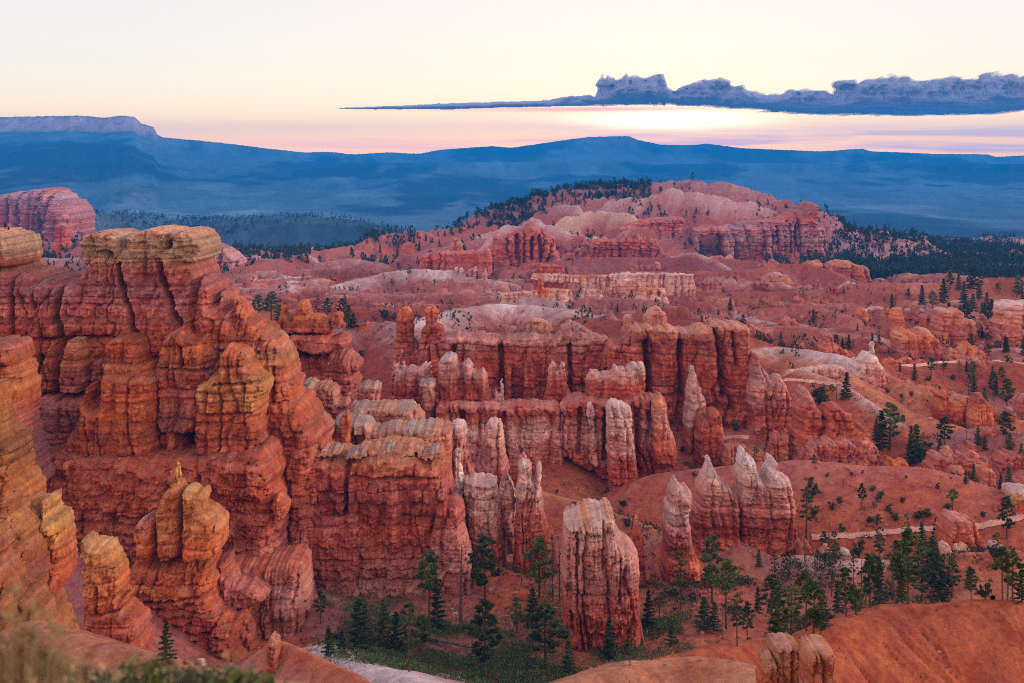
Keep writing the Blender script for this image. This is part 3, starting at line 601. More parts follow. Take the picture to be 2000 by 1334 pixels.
    col = col + (np.minimum(col * 1.25 + 0.05, C['pale']) - col) * (sk * 0.6)[..., None]
    # ledges and tops carry grey dust and lichen
    up = np.clip(-np.gradient(t, g, axis=0) * 0.5 - 0.35, 0, 1)
    col = col + (C['grey'] - col) * (up * smooth(-0.1, 0.4, fbm(X / m, Z / m, seed + 85, 3)) * 0.22)[..., None]
    idx = -np.ones(X.shape, int); idx[used] = np.arange(used.sum()); nf = int(used.sum())
    inner = used & ~edge; bidx = idx.copy(); bidx[inner] = nf + np.arange(inner.sum())
    yc = Y + lean * (Z - A[:, 1].min())
    vf = np.stack([Xs[used], (yc - t)[used], Zs[used]], -1)
    tb = np.minimum(t, T * 0.9 + 0.3 * t); vb = np.stack([X[inner], (yc + tb)[inner], Z[inner]], -1)
    j, i = np.nonzero(cell)
    q1 = np.stack([idx[j, i], idx[j, i + 1], idx[j + 1, i + 1], idx[j + 1, i]], -1)
    q2 = np.stack([bidx[j, i], bidx[j + 1, i], bidx[j + 1, i + 1], bidx[j, i + 1]], -1)
    same = (q1 == np.stack([bidx[j, i], bidx[j, i + 1], bidx[j + 1, i + 1], bidx[j + 1, i]], -1)).all(1)
    q2 = q2[~same]
    vv = np.concatenate([vf, vb]); cc = np.concatenate([col[used], col[inner]])
    org = (float(vf[:, 0].mean()), float(Y), float(A[:, 1].min() + 0.15 * H))
    ob = mesh_from(name, vv, np.concatenate([q1, q2]), mat or (MAT_ROCK if Y < 900 else MAT_FAR_ROCK), cc, parent=parent, origin=org)
    if parent is None: tag(ob, label, cat, group)
    elif label: ob['label'] = label
    return ob
# ---------------------------------------------------------------- the great cliff on the left
CL = [('cap', 440), ('cap', 488), ('rose', 522), ('mauve', 560), ('rose', 600), ('soil', 640), ('soil', 700), ('rose', 790), ('soil', 870), ('soil', 1000), ('rose', 1150), ('soil', 1250)]
r = empty('rock_cliff', P(250, 1150, 330), 'towering pink and orange cliff with flat tan caps and deep vertical cracks', 'cliff')
rock('wall', [(-260, 540), (-120, 520), (-110, 470), (-20, 465), (30, 468), (46, 490), (56, 512), (66, 522), (78, 520), (92, 521), (115, 531), (135, 538), (150, 542), (175, 538), (188, 520), (192, 500), (196, 468), (260, 466), (268, 470), (300, 464), (345, 464), (354, 470), (400, 466), (406, 490), (412, 520), (424, 548), (440, 590), (470, 640), (470, 700), (470, 1160), (-260, 1160)],
     352, 15, cols=(6.0, 1.7), lay=1.0, fine=0.45, nz=1.0, stops=CL, seed=101, batter=0.25, kz=1.5, parent=r, run=0.25,
     cracks=[(5, 9, [(156, 556), (152, 610), (165, 640), (176, 690), (182, 760)]), (4, 8, [(268, 505), (276, 545), (288, 580), (296, 620), (318, 670), (322, 740)]), (4, 6, [(70, 530), (72, 600), (76, 660)]),
             (5, 7, [(345, 500), (352, 530), (372, 590), (392, 625)]), (5, 9, [(84, 700), (88, 760), (82, 830)]), (5, 8, [(130, 680), (131, 760)]), (3, 4, [(112, 540), (111, 590)]), (2.5, 3, [(136, 555), (138, 590)]),
             (3, 3.5, [(0, 643), (120, 645), (240, 640), (300, 646)]), (4, 5, [(86, 763), (180, 765), (215, 762)])],
     holes=[(0, 520, 12, 22, 6)])
for k, (poly, hl, sd) in enumerate([
    ([(-70, 448), (-20, 446), (0, 447), (20, 449), (34, 454), (49, 458), (52, 485), (55, 505), (52, 514), (22, 512), (5, 506), (-20, 516), (-70, 512)], [(4, 500, 8, 14, 5)], 1),
    ([(183, 460), (196, 452), (197, 447), (230, 448), (258, 453), (262, 470), (267, 485), (268, 500), (262, 506), (230, 508), (210, 504), (190, 508), (184, 500), (181, 480)], [(232, 488, 12, 7, 6), (233, 492, 20, 12, 2.5)], 2),
    ([(268, 453), (290, 450), (300, 443), (330, 440), (352, 444), (353, 470), (353, 500), (345, 504), (322, 502), (318, 498), (292, 500), (286, 508), (273, 505), (270, 480)], [(305, 502, 12, 10, 8)], 3),
    ([(354, 446), (372, 444), (400, 449), (408, 458), (414, 468), (417, 482), (414, 500), (405, 506), (380, 508), (366, 503), (356, 500)], [], 4)]):
    rock('cap_rock', poly, 348, 13, cols=(4.5, 0.8), lay=0.5, fine=0.5, nz=1.2, stops=[('tan', 440), ('cap', 460), ('cap', 490), ('soil', 515)], seed=110 + sd, batter=0.0, kz=5.0, rnd=0.08, comb=3.0, parent=r, holes=hl, run=0.25, ea=1.8)
rock('buttress', [(395, 640), (402, 560), (408, 530), (420, 545), (436, 548), (440, 590), (446, 560), (458, 562), (460, 600), (470, 590), (480, 610), (492, 608), (504, 627), (525, 634), (546, 652), (560, 666), (572, 690), (576, 712), (584, 735), (592, 748), (588, 765), (602, 775), (616, 795), (626, 815), (640, 838), (645, 870), (650, 1000), (655, 1120), (395, 1120)],
     344, 14, cols=(5.5, 1.3), lay=1.3, fine=0.5, nz=1.1, stops=[('rose', 560), ('soil', 640), ('tan', 665), ('ochre', 690), ('soil', 720), ('orange', 760), ('soil', 800), ('soil', 900), ('rose', 1050)], seed=121, parent=r, kz=1.4,
     cracks=[(3, 5, [(436, 660), (438, 720)]), (2.5, 3, [(400, 668), (500, 668), (560, 672)]), (2.5, 3, [(500, 766), (590, 768)]), (3, 3, [(553, 700), (552, 765)])])
rock('buttress', [(455, 640), (462, 610), (470, 575), (482, 590), (492, 612), (508, 630), (524, 640), (548, 655), (560, 670), (545, 700), (500, 715), (460, 700)], 338, 6, cols=(2.2, 1.2), lay=1.0, fine=0.5, nz=1.2,
     stops=[('soil', 580), ('orange', 640), ('tan', 690)], seed=122, parent=r)
# pillars and blocks that stand forward of the wall
rock('pillar', [(86, 730), (92, 720), (100, 690), (105, 668), (113, 668), (118, 690), (124, 715), (126, 745), (122, 760), (90, 762), (88, 745)], 336, 4, cols=(2.2, .5), lay=1.4, fine=.4, nz=.6, stops=[('ochre', 670), ('soil', 710), ('rose', 760)], seed=131, parent=r)
rock('pillar', [(132, 740), (135, 700), (140, 665), (152, 657), (170, 656), (175, 672), (178, 700), (182, 735), (178, 758), (150, 762), (133, 758)], 334, 5, cols=(3, .6), lay=1.6, fine=.5, nz=.7, stops=[('tan', 660), ('ochre', 690), ('rose', 730), ('rose', 760)], seed=132, parent=r)
rock('pillar', [(186, 735), (192, 700), (206, 692), (214, 706), (218, 745), (216, 765), (190, 766)], 336, 4, cols=(2.5, .5), lay=1.5, fine=.4, nz=.6, stops=[('rose', 690), ('rose', 760)], seed=133, parent=r)
rock('pillar', [(84, 800), (90, 768), (120, 765), (130, 775), (140, 768), (180, 766), (215, 768), (240, 790), (240, 900), (110, 900), (88, 860)], 333, 8, cols=(4, .9), lay=1.3, fine=.5, nz=1.0, stops=[('rose', 770), ('mauve', 800), ('soil', 860)], seed=134, parent=r)
rock('pillar', [(216, 720), (218, 668), (230, 655), (250, 650), (272, 650), (292, 660), (302, 685), (306, 710), (312, 735), (300, 760), (220, 760)], 334, 8, cols=(4, .9), lay=1.3, fine=.5, nz=.9, stops=[('orange', 655), ('soil', 690), ('ochre', 710), ('rose', 745)], seed=135, parent=r)
rock('pillar', [(318, 760), (322, 700), (330, 660), (345, 640), (362, 638), (368, 622), (376, 618), (384, 640), (400, 650), (420, 640), (432, 655), (436, 690), (440, 730), (440, 830), (330, 830)], 333, 9, cols=(3.6, 1.0), lay=1.4, fine=.5, nz=1.0,
     stops=[('soil', 620), ('orange', 660), ('ochre', 690), ('soil', 720), ('rose', 800)], seed=136, parent=r, cracks=[(3, 5, [(374, 665), (377, 700)]), (3, 3, [(330, 706), (430, 708)])])
rock('orange_block', [(143, 905), (148, 845), (155, 832), (166, 828), (170, 800), (176, 780), (180, 760), (180, 748), (184, 745), (188, 750), (188, 775), (192, 785), (205, 790), (210, 760), (212, 740), (214, 724), (250, 722), (262, 721), (300, 722), (320, 728), (323, 740), (320, 770), (322, 860), (326, 900), (326, 920), (150, 920)],
     326, 9, cols=(5.0, .9), lay=.8, fine=.35, nz=.8, stops=[('orange', 720), ('orange', 800), ('soil', 880)], seed=141, parent=r, kz=1.6, cracks=[(1.8, 2.5, [(275, 728), (274, 780), (278, 830), (290, 870)]), (1.8, 2, [(217, 800), (226, 870)]), (1.8, 2, [(192, 800), (205, 870)])])
rock('orange_block', [(222, 735), (226, 705), (238, 690), (248, 690), (258, 705), (264, 722), (290, 705), (304, 702), (310, 722), (310, 740), (225, 742)], 329, 4, cols=(2.5, .6), lay=.8, stops=[('soil', 690), ('orange', 720)], seed=142, parent=r)
rock('pillar', [(322, 742), (334, 745), (344, 738), (349, 735), (352, 748), (352, 765), (345, 775), (356, 782), (357, 793), (346, 800), (330, 800), (322, 790)], 326, 4, cols=(2, .4), lay=.7, nz=.8, stops=[('gold', 740), ('orange', 790)], seed=143, parent=r)
rock('orange_block', [(323, 800), (345, 798), (352, 815), (362, 835), (372, 855), (380, 870), (384, 900), (390, 925), (323, 925)], 328, 6, cols=(2.5, 1.0), lay=.4, nz=.8, stops=[('soil', 800), ('soil', 900)], seed=144, parent=r)
rock('ochre_pillar', [(392, 760), (400, 742), (415, 735), (424, 722), (438, 722), (440, 690), (450, 668), (468, 668), (480, 676), (492, 680), (498, 695), (506, 712), (518, 720), (524, 732), (532, 740), (530, 755), (524, 770), (524, 785), (520, 800), (524, 830), (526, 850), (530, 1000), (395, 1000), (396, 820), (398, 780)],
     326, 9, cols=(4.0, 1.1), lay=1.6, fine=.6, nz=1.0, stops=[('orange', 670), ('ochre', 720), ('gold', 755), ('ochre', 775), ('orange', 800), ('soil', 860), ('soil', 960)], seed=151, parent=r, kz=1.5,
     cracks=[(2.5, 3, [(392, 792), (450, 793), (525, 788)]), (2.5, 2.5, [(440, 735), (530, 733)]), (2.2, 3, [(453, 730), (452, 870)])])
rock('lower_wall', [(-60, 850), (60, 868), (75, 872), (120, 865), (150, 862), (250, 868), (330, 872), (400, 868), (440, 862), (490, 860), (530, 852), (545, 862), (552, 890), (560, 910), (550, 930), (560, 965), (563, 990), (560, 1040), (562, 1085), (575, 1240), (300, 1240), (-60, 1240)],
     322, 13, cols=(9, .9), lay=1.0, fine=.4, nz=1.5, stops=[('soil', 860), ('soil', 960), ('rose', 1050), ('rose', 1150)], seed=161, parent=r, kz=1.5, batter=.1,
     cracks=[(2.5, 2.2, [(196, 960), (197, 1010), (225, 1030), (265, 1060)]), (3, 3, [(135, 1013), (160, 1020), (190, 1024)]), (2.5, 2, [(370, 900), (388, 945)]), (2.5, 2, [(408, 880), (420, 930)]), (2.2, 2, [(120, 960), (200, 970), (320, 980)])],
     blobs=[(495, 900, 60, 50, 3.5), (540, 905, 30, 38, 3), (300, 930, 70, 50, 2)])
rock('lower_wall', [(536, 965), (545, 955), (558, 968), (568, 985), (562, 1003), (550, 1012), (540, 1000), (534, 985)], 310, 4, cols=(3, .3), lay=.4, nz=.7, stops=[('orange', 960), ('soil', 1010)], seed=162, parent=r)
rock('fluted_foot', [(440, 1090), (470, 1078), (520, 1082), (556, 1080), (575, 1074), (598, 1080), (606, 1092), (604, 1110), (608, 1140), (612, 1180), (606, 1210), (598, 1240), (590, 1290), (440, 1290)],
     308, 9, cols=(2.6, 1.3), lay=.5, fine=.3, nz=.8, stops=[('soil', 1080), ('pink', 1130), ('rose', 1200), ('soil', 1260)], seed=171, parent=r, run=.4, batter=.6)
# the ochre spired fin in front of it
r = empty('spired_fin', P(350, 1300, 285), 'rock fin crowned by upright ochre blocks and one thin finger, before the great cliff', 'rock fin')
rock('crown_block', [(336, 950), (338, 935), (342, 938), (350, 936), (356, 944), (361, 960), (361, 1040), (362, 1076), (345, 1082), (320, 1083), (314, 1060), (308, 1000), (314, 985), (322, 965), (328, 955)], 288, 4.5, cols=(3, .4), lay=.9, fine=.4, nz=.6,
     stops=[('gold', 905), ('ochre', 960), ('ochre', 1010), ('orange', 1080)], seed=181, parent=r, ea=1.4)
rock('finger', [(343, 960), (344, 940), (341, 928), (343, 915), (341, 908), (347, 899), (354, 907), (353, 920), (355, 930), (351, 942), (353, 960)], 287, .9, cols=(1, .1), lay=.25, fine=.1, nz=.12, run=.02, bs=.4, stops=[('ochre', 905), ('gold', 950)], seed=189, parent=r, ea=.5, step=1.2)
rock('crown_block', [(362, 955), (368, 948), (382, 950), (392, 960), (398, 952), (405, 955), (408, 968), (404, 985), (412, 990), (430, 1002), (440, 1012), (442, 1040), (438, 1066), (420, 1080), (385, 1082), (365, 1076), (364, 1000)], 287, 5.5, cols=(3, .4), lay=.8, fine=.4, nz=.7,
     stops=[('gold', 950), ('ochre', 1000), ('orange', 1050), ('orange', 1080)], seed=182, parent=r, ea=1.4)
rock('crown_block', [(269, 1020), (280, 1010), (295, 1002), (304, 1010), (309, 1030), (311, 1070), (305, 1086), (290, 1090), (276, 1085), (270, 1050)], 287, 4, cols=(3, .4), lay=.6, nz=.6, stops=[('pink', 1003), ('orange', 1040), ('orange', 1085)], seed=183, parent=r, ea=1.4)
rock('pedestal', [(268, 1092), (290, 1084), (350, 1078), (400, 1076), (422, 1082), (425, 1100), (436, 1108), (432, 1130), (440, 1150), (456, 1165), (470, 1180), (492, 1172), (490, 1195), (478, 1215), (482, 1240), (500, 1265), (515, 1285), (522, 1310), (520, 1340), (260, 1340), (290, 1250), (262, 1220), (256, 1180), (250, 1140), (252, 1120)],
     292, 9, cols=(5, .7), lay=1.3, fine=.5, nz=1.1, stops=[('orange', 1090), ('orange', 1125), ('soil', 1160), ('soil', 1250), ('rose', 1320)], seed=184, parent=r, batter=.5, kz=1.4, cracks=[(2.2, 2.5, [(255, 1148), (330, 1146), (440, 1130)]), (3, 2, [(300, 1215), (400, 1200), (450, 1205)])])
rock('pedestal', [(430, 1085), (445, 1080), (455, 1082), (455, 1098), (445, 1105), (460, 1112), (485, 1128), (500, 1125), (515, 1135), (530, 1150), (520, 1165), (500, 1170), (480, 1170), (505, 1200), (512, 1260), (440, 1260), (436, 1150), (432, 1110)], 296, 6, cols=(3.5, .6), lay=.8, nz=.9, stops=[('soil', 1085), ('rose', 1130), ('soil', 1220)], seed=185, parent=r, batter=.5)
rock('standing_rock', [(166, 1045), (175, 1042), (190, 1055), (205, 1060), (222, 1062), (226, 1075), (236, 1095), (243, 1110), (244, 1130), (245, 1165), (258, 1150), (256, 1165), (250, 1175), (262, 1190), (284, 1205), (286, 1222), (278, 1250), (255, 1252), (215, 1235), (190, 1225), (168, 1205), (176, 1185), (172, 1120), (166, 1075)],
     262, 4.5, cols=(2.8, .5), lay=.9, fine=.35, nz=.7, stops=[('gold', 1045), ('ochre', 1110), ('orange', 1170), ('soil', 1195), ('soil', 1250)], seed=186, label='leaning ochre tower of stone on a narrow red foot, before the cliff base', cat='hoodoo', cracks=[(1.8, 2, [(206, 1130), (207, 1180)]), (2, 2.5, [(172, 1186), (245, 1178)])])
rock('red_post', [(522, 1262), (530, 1238), (545, 1245), (550, 1262), (546, 1290), (548, 1360), (525, 1360), (524, 1300)], 240, 2.2, cols=(2, .3), lay=.4, nz=.4, stops=[('tan', 1240), ('soil', 1270), ('soil', 1330)], seed=187, label='slim dark red pillar with a tan cap at the head of the orange slope', cat='hoodoo')
# left edge walls
rock('edge_wall', [(-120, 668), (-40, 662), (10, 660), (42, 664), (46, 672), (52, 690), (56, 706), (60, 745), (61, 800), (64, 830), (66, 852), (70, 870), (95, 880), (-120, 890)], 300, 8, cols=(4.5, .8), lay=1.2, fine=.4, nz=1.0,
     stops=[('rose', 660), ('orange', 690), ('ochre', 740), ('soil', 790), ('mauve', 850)], seed=191, label='square topped orange wall at the cliff edge, behind the ochre pinnacles', cat='rock wall', cracks=[(2.5, 2.5, [(-20, 705), (56, 706)])])
r = empty('ochre_pinnacles', P(60, 1250, 175), 'crowd of knobbly ochre pinnacles with rounded heads, lowest at the left edge', 'hoodoo cluster')
DO = lin((168, 104, 60)); OC = [('ochre', 700), (DO, 860), ('ochre', 960), (DO, 1040), (lin((176, 92, 60)), 1100), (DO, 1180), ('ochre', 1240)]
rock('pinnacle', [(-60, 750), (-10, 748), (4, 752), (10, 765), (6, 790), (14, 815), (16, 835), (28, 848), (40, 860), (48, 885), (50, 910), (46, 925), (58, 935), (66, 950), (70, 965), (64, 980), (66, 1000), (70, 1020), (60, 1160), (-60, 1160)], 185, 5, cols=(2.2, .7), lay=1.0, fine=.3, nz=.8, bs=.6, stops=OC, seed=201, parent=r, ea=2.6)
rock('pinnacle', [(52, 975), (70, 968), (82, 972), (95, 985), (97, 998), (90, 1003), (82, 1010), (82, 1040), (60, 1120), (40, 1100), (42, 1010)], 178, 3, cols=(2, .5), lay=.8, nz=.6, bs=.5, stops=OC, seed=202, parent=r)
rock('pinnacle', [(92, 972), (98, 964), (106, 966), (111, 975), (109, 990), (112, 1003), (125, 1004), (134, 1018), (133, 1040), (139, 1060), (140, 1090), (136, 1120), (128, 1145), (104, 1142), (98, 1120), (94, 1080), (84, 1050), (80, 1020), (84, 1004), (96, 1000)], 176, 3.2, cols=(2.6, .5), lay=.8, fine=.3, nz=.6, bs=.6, stops=[('gold', 970), ('gold', 1030), ('orange', 1060), ('soil', 1130)], seed=203, parent=r, ea=1.4)
rock('pinnacle', [(12, 980), (18, 968), (28, 966), (34, 978), (32, 990), (44, 1002), (52, 1020), (62, 1030), (64, 1045), (72, 1060), (76, 1072), (72, 1085), (60, 1120), (20, 1140), (0, 1040)], 168, 2.4, cols=(1.8, .4), lay=.8, nz=.5, bs=.5, stops=OC, seed=204, parent=r, ea=1.4)
rock('pinnacle', [(34, 985), (40, 972), (46, 976), (46, 986), (56, 998), (70, 1015), (80, 1032), (88, 1060), (94, 1080), (97, 1120), (92, 1138), (70, 1120), (50, 1060)], 171, 2.4, cols=(1.8, .4), lay=.8, nz=.5, bs=.5, stops=OC, seed=205, parent=r, ea=1.4)
rock('pinnacle', [(-40, 990), (0, 985), (8, 996), (22, 1000), (28, 1020), (24, 1045), (40, 1062), (46, 1074), (42, 1088), (70, 1110), (76, 1126), (98, 1150), (110, 1175), (118, 1205), (130, 1240), (136, 1262), (110, 1290), (60, 1330), (-60, 1340)], 178, 4.5, cols=(2.2, .6), lay=.9, fine=.3, nz=.7, bs=.5, stops=OC, seed=206, parent=r, ea=1.8, batter=.5, cracks=[(5, 1.6, [(0, 1040), (36, 1100), (70, 1150), (104, 1215)]), (4, 1.4, [(-10, 1100), (20, 1150), (50, 1230)]), (4, 1.4, [(40, 1075), (70, 1120), (96, 1165)])])
rock('pinnacle', [(-40, 1030), (-4, 1028), (8, 1045), (14, 1065), (10, 1080), (18, 1095), (30, 1120), (42, 1150), (44, 1180), (30, 1260), (-50, 1280)], 158, 3, cols=(2, .5), lay=.9, nz=.5, bs=.5, stops=OC, seed=207, parent=r, ea=1.4)
rock('pinnacle', [(4, 1180), (8, 1160), (14, 1162), (22, 1180), (32, 1215), (36, 1290), (-10, 1290)], 150, 1.8, cols=(1.5, .3), lay=.5, nz=.4, bs=.5, stops=OC, seed=208, parent=r)

r = bpy.data.objects['ochre_pinnacles']
rock('pinnacle', [(8, 1062), (16, 1050), (24, 1050), (45, 1070), (45, 1078), (36, 1086), (50, 1106), (66, 1124), (78, 1132), (72, 1150), (86, 1178), (80, 1220), (10, 1220)], 164, 2.6, cols=(1.8, .4), lay=.8, nz=.6, bs=.5, stops=OC, seed=209, parent=r, ea=1.4)
rock('pinnacle', [(44, 1150), (60, 1142), (72, 1150), (84, 1172), (96, 1196), (108, 1226), (118, 1250), (100, 1280), (40, 1280), (36, 1200)], 161, 2.6, cols=(1.8, .5), lay=.8, nz=.6, bs=.5, stops=OC, seed=210, parent=r, ea=1.6)
# ---------------------------------------------------------------- the middle: walls, terraces and pale fins
def RK(name, label, cat, Y, poly, T, stops, seed, **k): return rock(name, poly, Y, T, stops=stops, seed=seed, label=label, cat=cat, **k)
WR = [('rose', 620), ('tan', 640), ('rose', 670), ('red', 720), ('brick', 780), ('red', 850)]
r = empty('tiered_rock', P(630, 850, 430), 'stack of bulging tiers with a knobbed top, right beside the great cliff', 'hoodoo')
rock('top_tier', [(543, 660), (545, 630), (549, 612), (553, 595), (557, 594), (560, 608), (568, 618), (573, 625), (580, 600), (586, 588), (596, 584), (604, 588), (606, 600), (612, 612), (630, 615), (648, 622), (650, 640), (644, 650), (620, 648), (570, 648), (560, 664)], 428, 5, cols=(4, .5), lay=1.0, fine=.4, nz=.7, stops=[('orange', 585), ('orange', 625), ('rose', 650)], seed=211, parent=r)
rock('top_tier', [(644, 618), (655, 610), (670, 609), (671, 620), (668, 626), (675, 632), (672, 640), (655, 641), (646, 636), (648, 628)], 426, 3.2, cols=(4, .3), lay=.5, nz=.5, stops=[('orange', 610), ('rose', 640)], seed=212, parent=r)
rock('middle_tier', [(556, 680), (562, 658), (572, 648), (648, 650), (652, 655), (668, 648), (684, 655), (686, 668), (680, 676), (668, 680), (655, 684), (640, 688), (610, 686), (580, 678), (574, 700), (560, 700)], 426, 8, cols=(5, .8), lay=.8, nz=1.1, stops=[('red', 650), ('rose', 680)], seed=213, parent=r, blobs=[(635, 672, 22, 16, 3)])
rock('base', [(560, 676), (600, 684), (660, 680), (690, 686), (705, 700), (710, 712), (700, 726), (706, 740), (690, 790), (680, 840), (560, 840), (572, 760), (566, 720)], 430, 10, cols=(6, .6), lay=1.4, fine=.5, nz=1.0, stops=[('rose', 680), ('red', 720), ('rose', 750), ('brick', 800)], seed=214, parent=r, batter=.6)
# ruined terraces
TR = [('grey', 738), ('tan', 752), ('rose', 800), ('red', 850)]
RK('ledge_stack', 'crumbling grey topped ledges wedged between the great cliff and the tiered rock', 'rock ledges', 398, [(590, 745), (600, 738), (640, 742), (662, 750), (664, 762), (680, 762), (688, 775), (700, 775), (706, 790), (720, 790), (724, 860), (600, 880), (596, 800)], 9, TR, 221, cols=(4, .8), lay=1.3, fine=.6, nz=1.6)
RK('capped_stump', 'short pink stump under a dark grey slab, left of the twin terraces', 'hoodoo', 408, [(700, 752), (712, 744), (735, 746), (745, 750), (744, 762), (741, 784), (740, 830), (716, 830), (716, 790), (708, 784), (704, 768), (697, 760)], 5, [('grey', 745), ('pink', 766), ('red', 800)], 222, cols=(3, .5), lay=.8, nz=.7)
RK('terrace', 'upper of the long low terraces with grey flat top and tan flank', 'rock ledge', 386, [(682, 800), (695, 787), (730, 786), (775, 786), (812, 788), (820, 796), (828, 805), (831, 816), (826, 824), (830, 870), (682, 880), (684, 830)], 8, [('grey', 784), ('tan', 794), ('rose', 825)], 223, cols=(3.5, 1.0), lay=.8, nz=1.0)
RK('terrace', 'lower of the long low terraces, cave worn below its grey rim', 'rock ledge', 372, [(655, 812), (690, 812), (728, 815), (735, 826), (745, 832), (760, 822), (775, 822), (812, 824), (850, 825), (880, 828), (884, 845), (880, 880), (884, 920), (660, 930), (668, 860)], 9, [('grey', 818), ('tan', 834), ('rose', 862), ('red', 900)], 224, cols=(4, 1.2), lay=1.0, nz=1.3, holes=[(800, 862, 12, 14, 3), (700, 850, 25, 16, 4)])
RK('mushroom_rock', 'cone topped rock on a pinched neck at the edge of the ledges', 'hoodoo', 350, [(612, 832), (620, 812), (632, 803), (645, 815), (655, 828), (652, 842), (647, 856), (650, 870), (690, 890), (690, 910), (600, 910), (616, 868), (618, 848)], 5, [('sand', 805), ('rose', 835), ('red', 860)], 225, cols=(3, .5), lay=.7, nz=.7)
RK('beak_rock', 'small bird headed rock balanced on a red shard beside the cone topped rock', 'hoodoo', 356, [(664, 818), (672, 806), (680, 798), (684, 808), (686, 820), (682, 838), (678, 850), (672, 838), (666, 828)], 2.2, [('sand', 800), ('orange', 845)], 226, cols=(2, .3), lay=.4, nz=.4)
r = empty('flat_topped_wall', P(740, 1130, 345), 'broad dark red wall with pale broken slabs on its level top', 'rock wall')
rock('wall', [(548, 900), (552, 880), (600, 866), (655, 872), (672, 876), (690, 884), (700, 872), (770, 862), (830, 868), (852, 882), (862, 888), (880, 895), (882, 915), (890, 960), (905, 990), (910, 1040), (920, 1090), (924, 1200), (540, 1200)], 345, 14, cols=(5.2, 1.2), lay=.9, fine=.4, nz=1.0,
     stops=[('sand', 870), ('red', 905), ('rose', 930), ('brick', 950), ('red', 1000), ('rose', 1060), ('pink', 1110)], seed=231, parent=r, kz=2.2, batter=.35, run=.35, cracks=[(3.5, 6, [(690, 890), (692, 960), (693, 1060)]), (3, 4, [(878, 900), (880, 960), (885, 985)]), (2.2, 2, [(700, 904), (860, 908)]), (3, 3, [(560, 935), (620, 930), (690, 938)])],
     blobs=[(780, 985, 16, 60, 3.5), (745, 945, 12, 60, 2.5), (640, 1020, 60, 60, 2.5)], holes=[(600, 940, 30, 6, 2)])
for i, (a, b, w) in enumerate([(740, 862, 40), (800, 866, 34), (850, 872, 22), (700, 872, 22), (640, 868, 30)]):
    rock('slab', [(a - w * 1.1, b + 12), (a - w * .9, b + 4), (a - w * .2, b + 1), (a, b - 1), (a + w * .7, b + 2), (a + w * 1.1, b + 10), (a + w, b + 15), (a - w, b + 16)], 341 - i, 4.5, cols=(3, .6), lay=.3, fine=.5, nz=1.0, stops=[('grey', b), ('sand', b + 10), ('tan', b + 20)], seed=236 + i, parent=r, kz=3.0, rnd=0.12, comb=5.0, lump=1.6)
rock('foot', [(546, 1010), (560, 1000), (590, 1010), (620, 1000), (690, 985), (705, 985), (712, 1000), (710, 1040), (716, 1080), (712, 1100), (720, 1180), (545, 1180)], 335, 7, cols=(4.5, 1.0), lay=.7, nz=1.2, stops=[('rose', 985), ('red', 1040), ('rose', 1120)], seed=232, parent=r)
rock('foot', [(850, 980), (870, 968), (895, 972), (908, 985), (910, 1005), (902, 1015), (912, 1040), (920, 1075), (924, 1095), (918, 1120), (924, 1180), (820, 1180), (830, 1080), (846, 1020)], 334, 7, cols=(3.5, 1.1), lay=.7, nz=1.2, stops=[('red', 970), ('rose', 1020), ('pink', 1080), ('rose', 1130)], seed=233, parent=r)
# twin knobbly towers
KN = [('orange', 600), ('red', 640), ('rose', 680), ('red', 740)]
RK('knobbed_tower', 'left of the twin knobbly orange towers, flat topped', 'hoodoo', 520, [(768, 680), (770, 664), (776, 650), (774, 625), (778, 605), (790, 598), (804, 600), (808, 622), (810, 640), (808, 655), (818, 668), (830, 690), (832, 760), (764, 760)], 6, KN, 241, cols=(4.5, .5), lay=1.6, fine=.4, nz=.8, ea=1.8)
RK('knobbed_tower', 'right of the twin knobbly orange towers, round capped with a narrow neck', 'hoodoo', 516, [(818, 690), (820, 668), (822, 645), (832, 636), (831, 620), (828, 606), (836, 598), (850, 598), (857, 606), (857, 620), (852, 630), (866, 636), (868, 652), (876, 670), (880, 690), (884, 740), (818, 740)], 6, KN, 242, cols=(4.5, .5), lay=1.6, fine=.4, nz=.8, ea=1.6)
# the long wall
r = empty('long_wall', P(1150, 860, 500), 'long red wall of columns running right from the knobbly towers to the tall corner', 'rock wall')
rock('wall', [(826, 690), (830, 668), (845, 658), (875, 652), (890, 648), (930, 648), (975, 652), (1000, 654), (1022, 652), (1040, 646), (1080, 648), (1110, 640), (1150, 650), (1185, 652), (1190, 668), (1192, 720), (1200, 860), (830, 860)], 515, 8, cols=(9, 2.2), lay=1.4, fine=.5, nz=1.2, stops=[('rose', 645), ('pink', 655), ('rose', 672), ('red', 700), ('brick', 740), ('red', 800)], seed=251, parent=r, kz=1.8,
     cracks=[(5, 9, [(978, 660), (982, 760)]), (4, 6, [(1110, 670), (1112, 760)]), (4, 7, [(888, 670), (884, 700)])])
rock('wall', [(1176, 700), (1182, 670), (1205, 660), (1220, 655), (1226, 640), (1240, 632), (1262, 628), (1300, 632), (1345, 640), (1360, 636), (1390, 632), (1400, 625), (1430, 627), (1455, 632), (1459, 650), (1460, 690), (1466, 740), (1480, 800), (1490, 860), (1176, 880)], 500, 9, cols=(6.5, 2.6), lay=1.1, fine=.45, nz=1.2, stops=[('pink', 632), ('sand', 640), ('rose', 655), ('red', 690), ('brick', 730), ('red', 790), ('rose', 840)], seed=252, parent=r, kz=2.4, batter=.35, run=.3,
     cracks=[(5, 10, [(1254, 660), (1258, 720), (1262, 800)]), (4, 8, [(1320, 660), (1322, 760)]), (5, 9, [(1392, 640), (1396, 700), (1400, 760)]), (3, 5, [(1420, 640), (1424, 700)])])
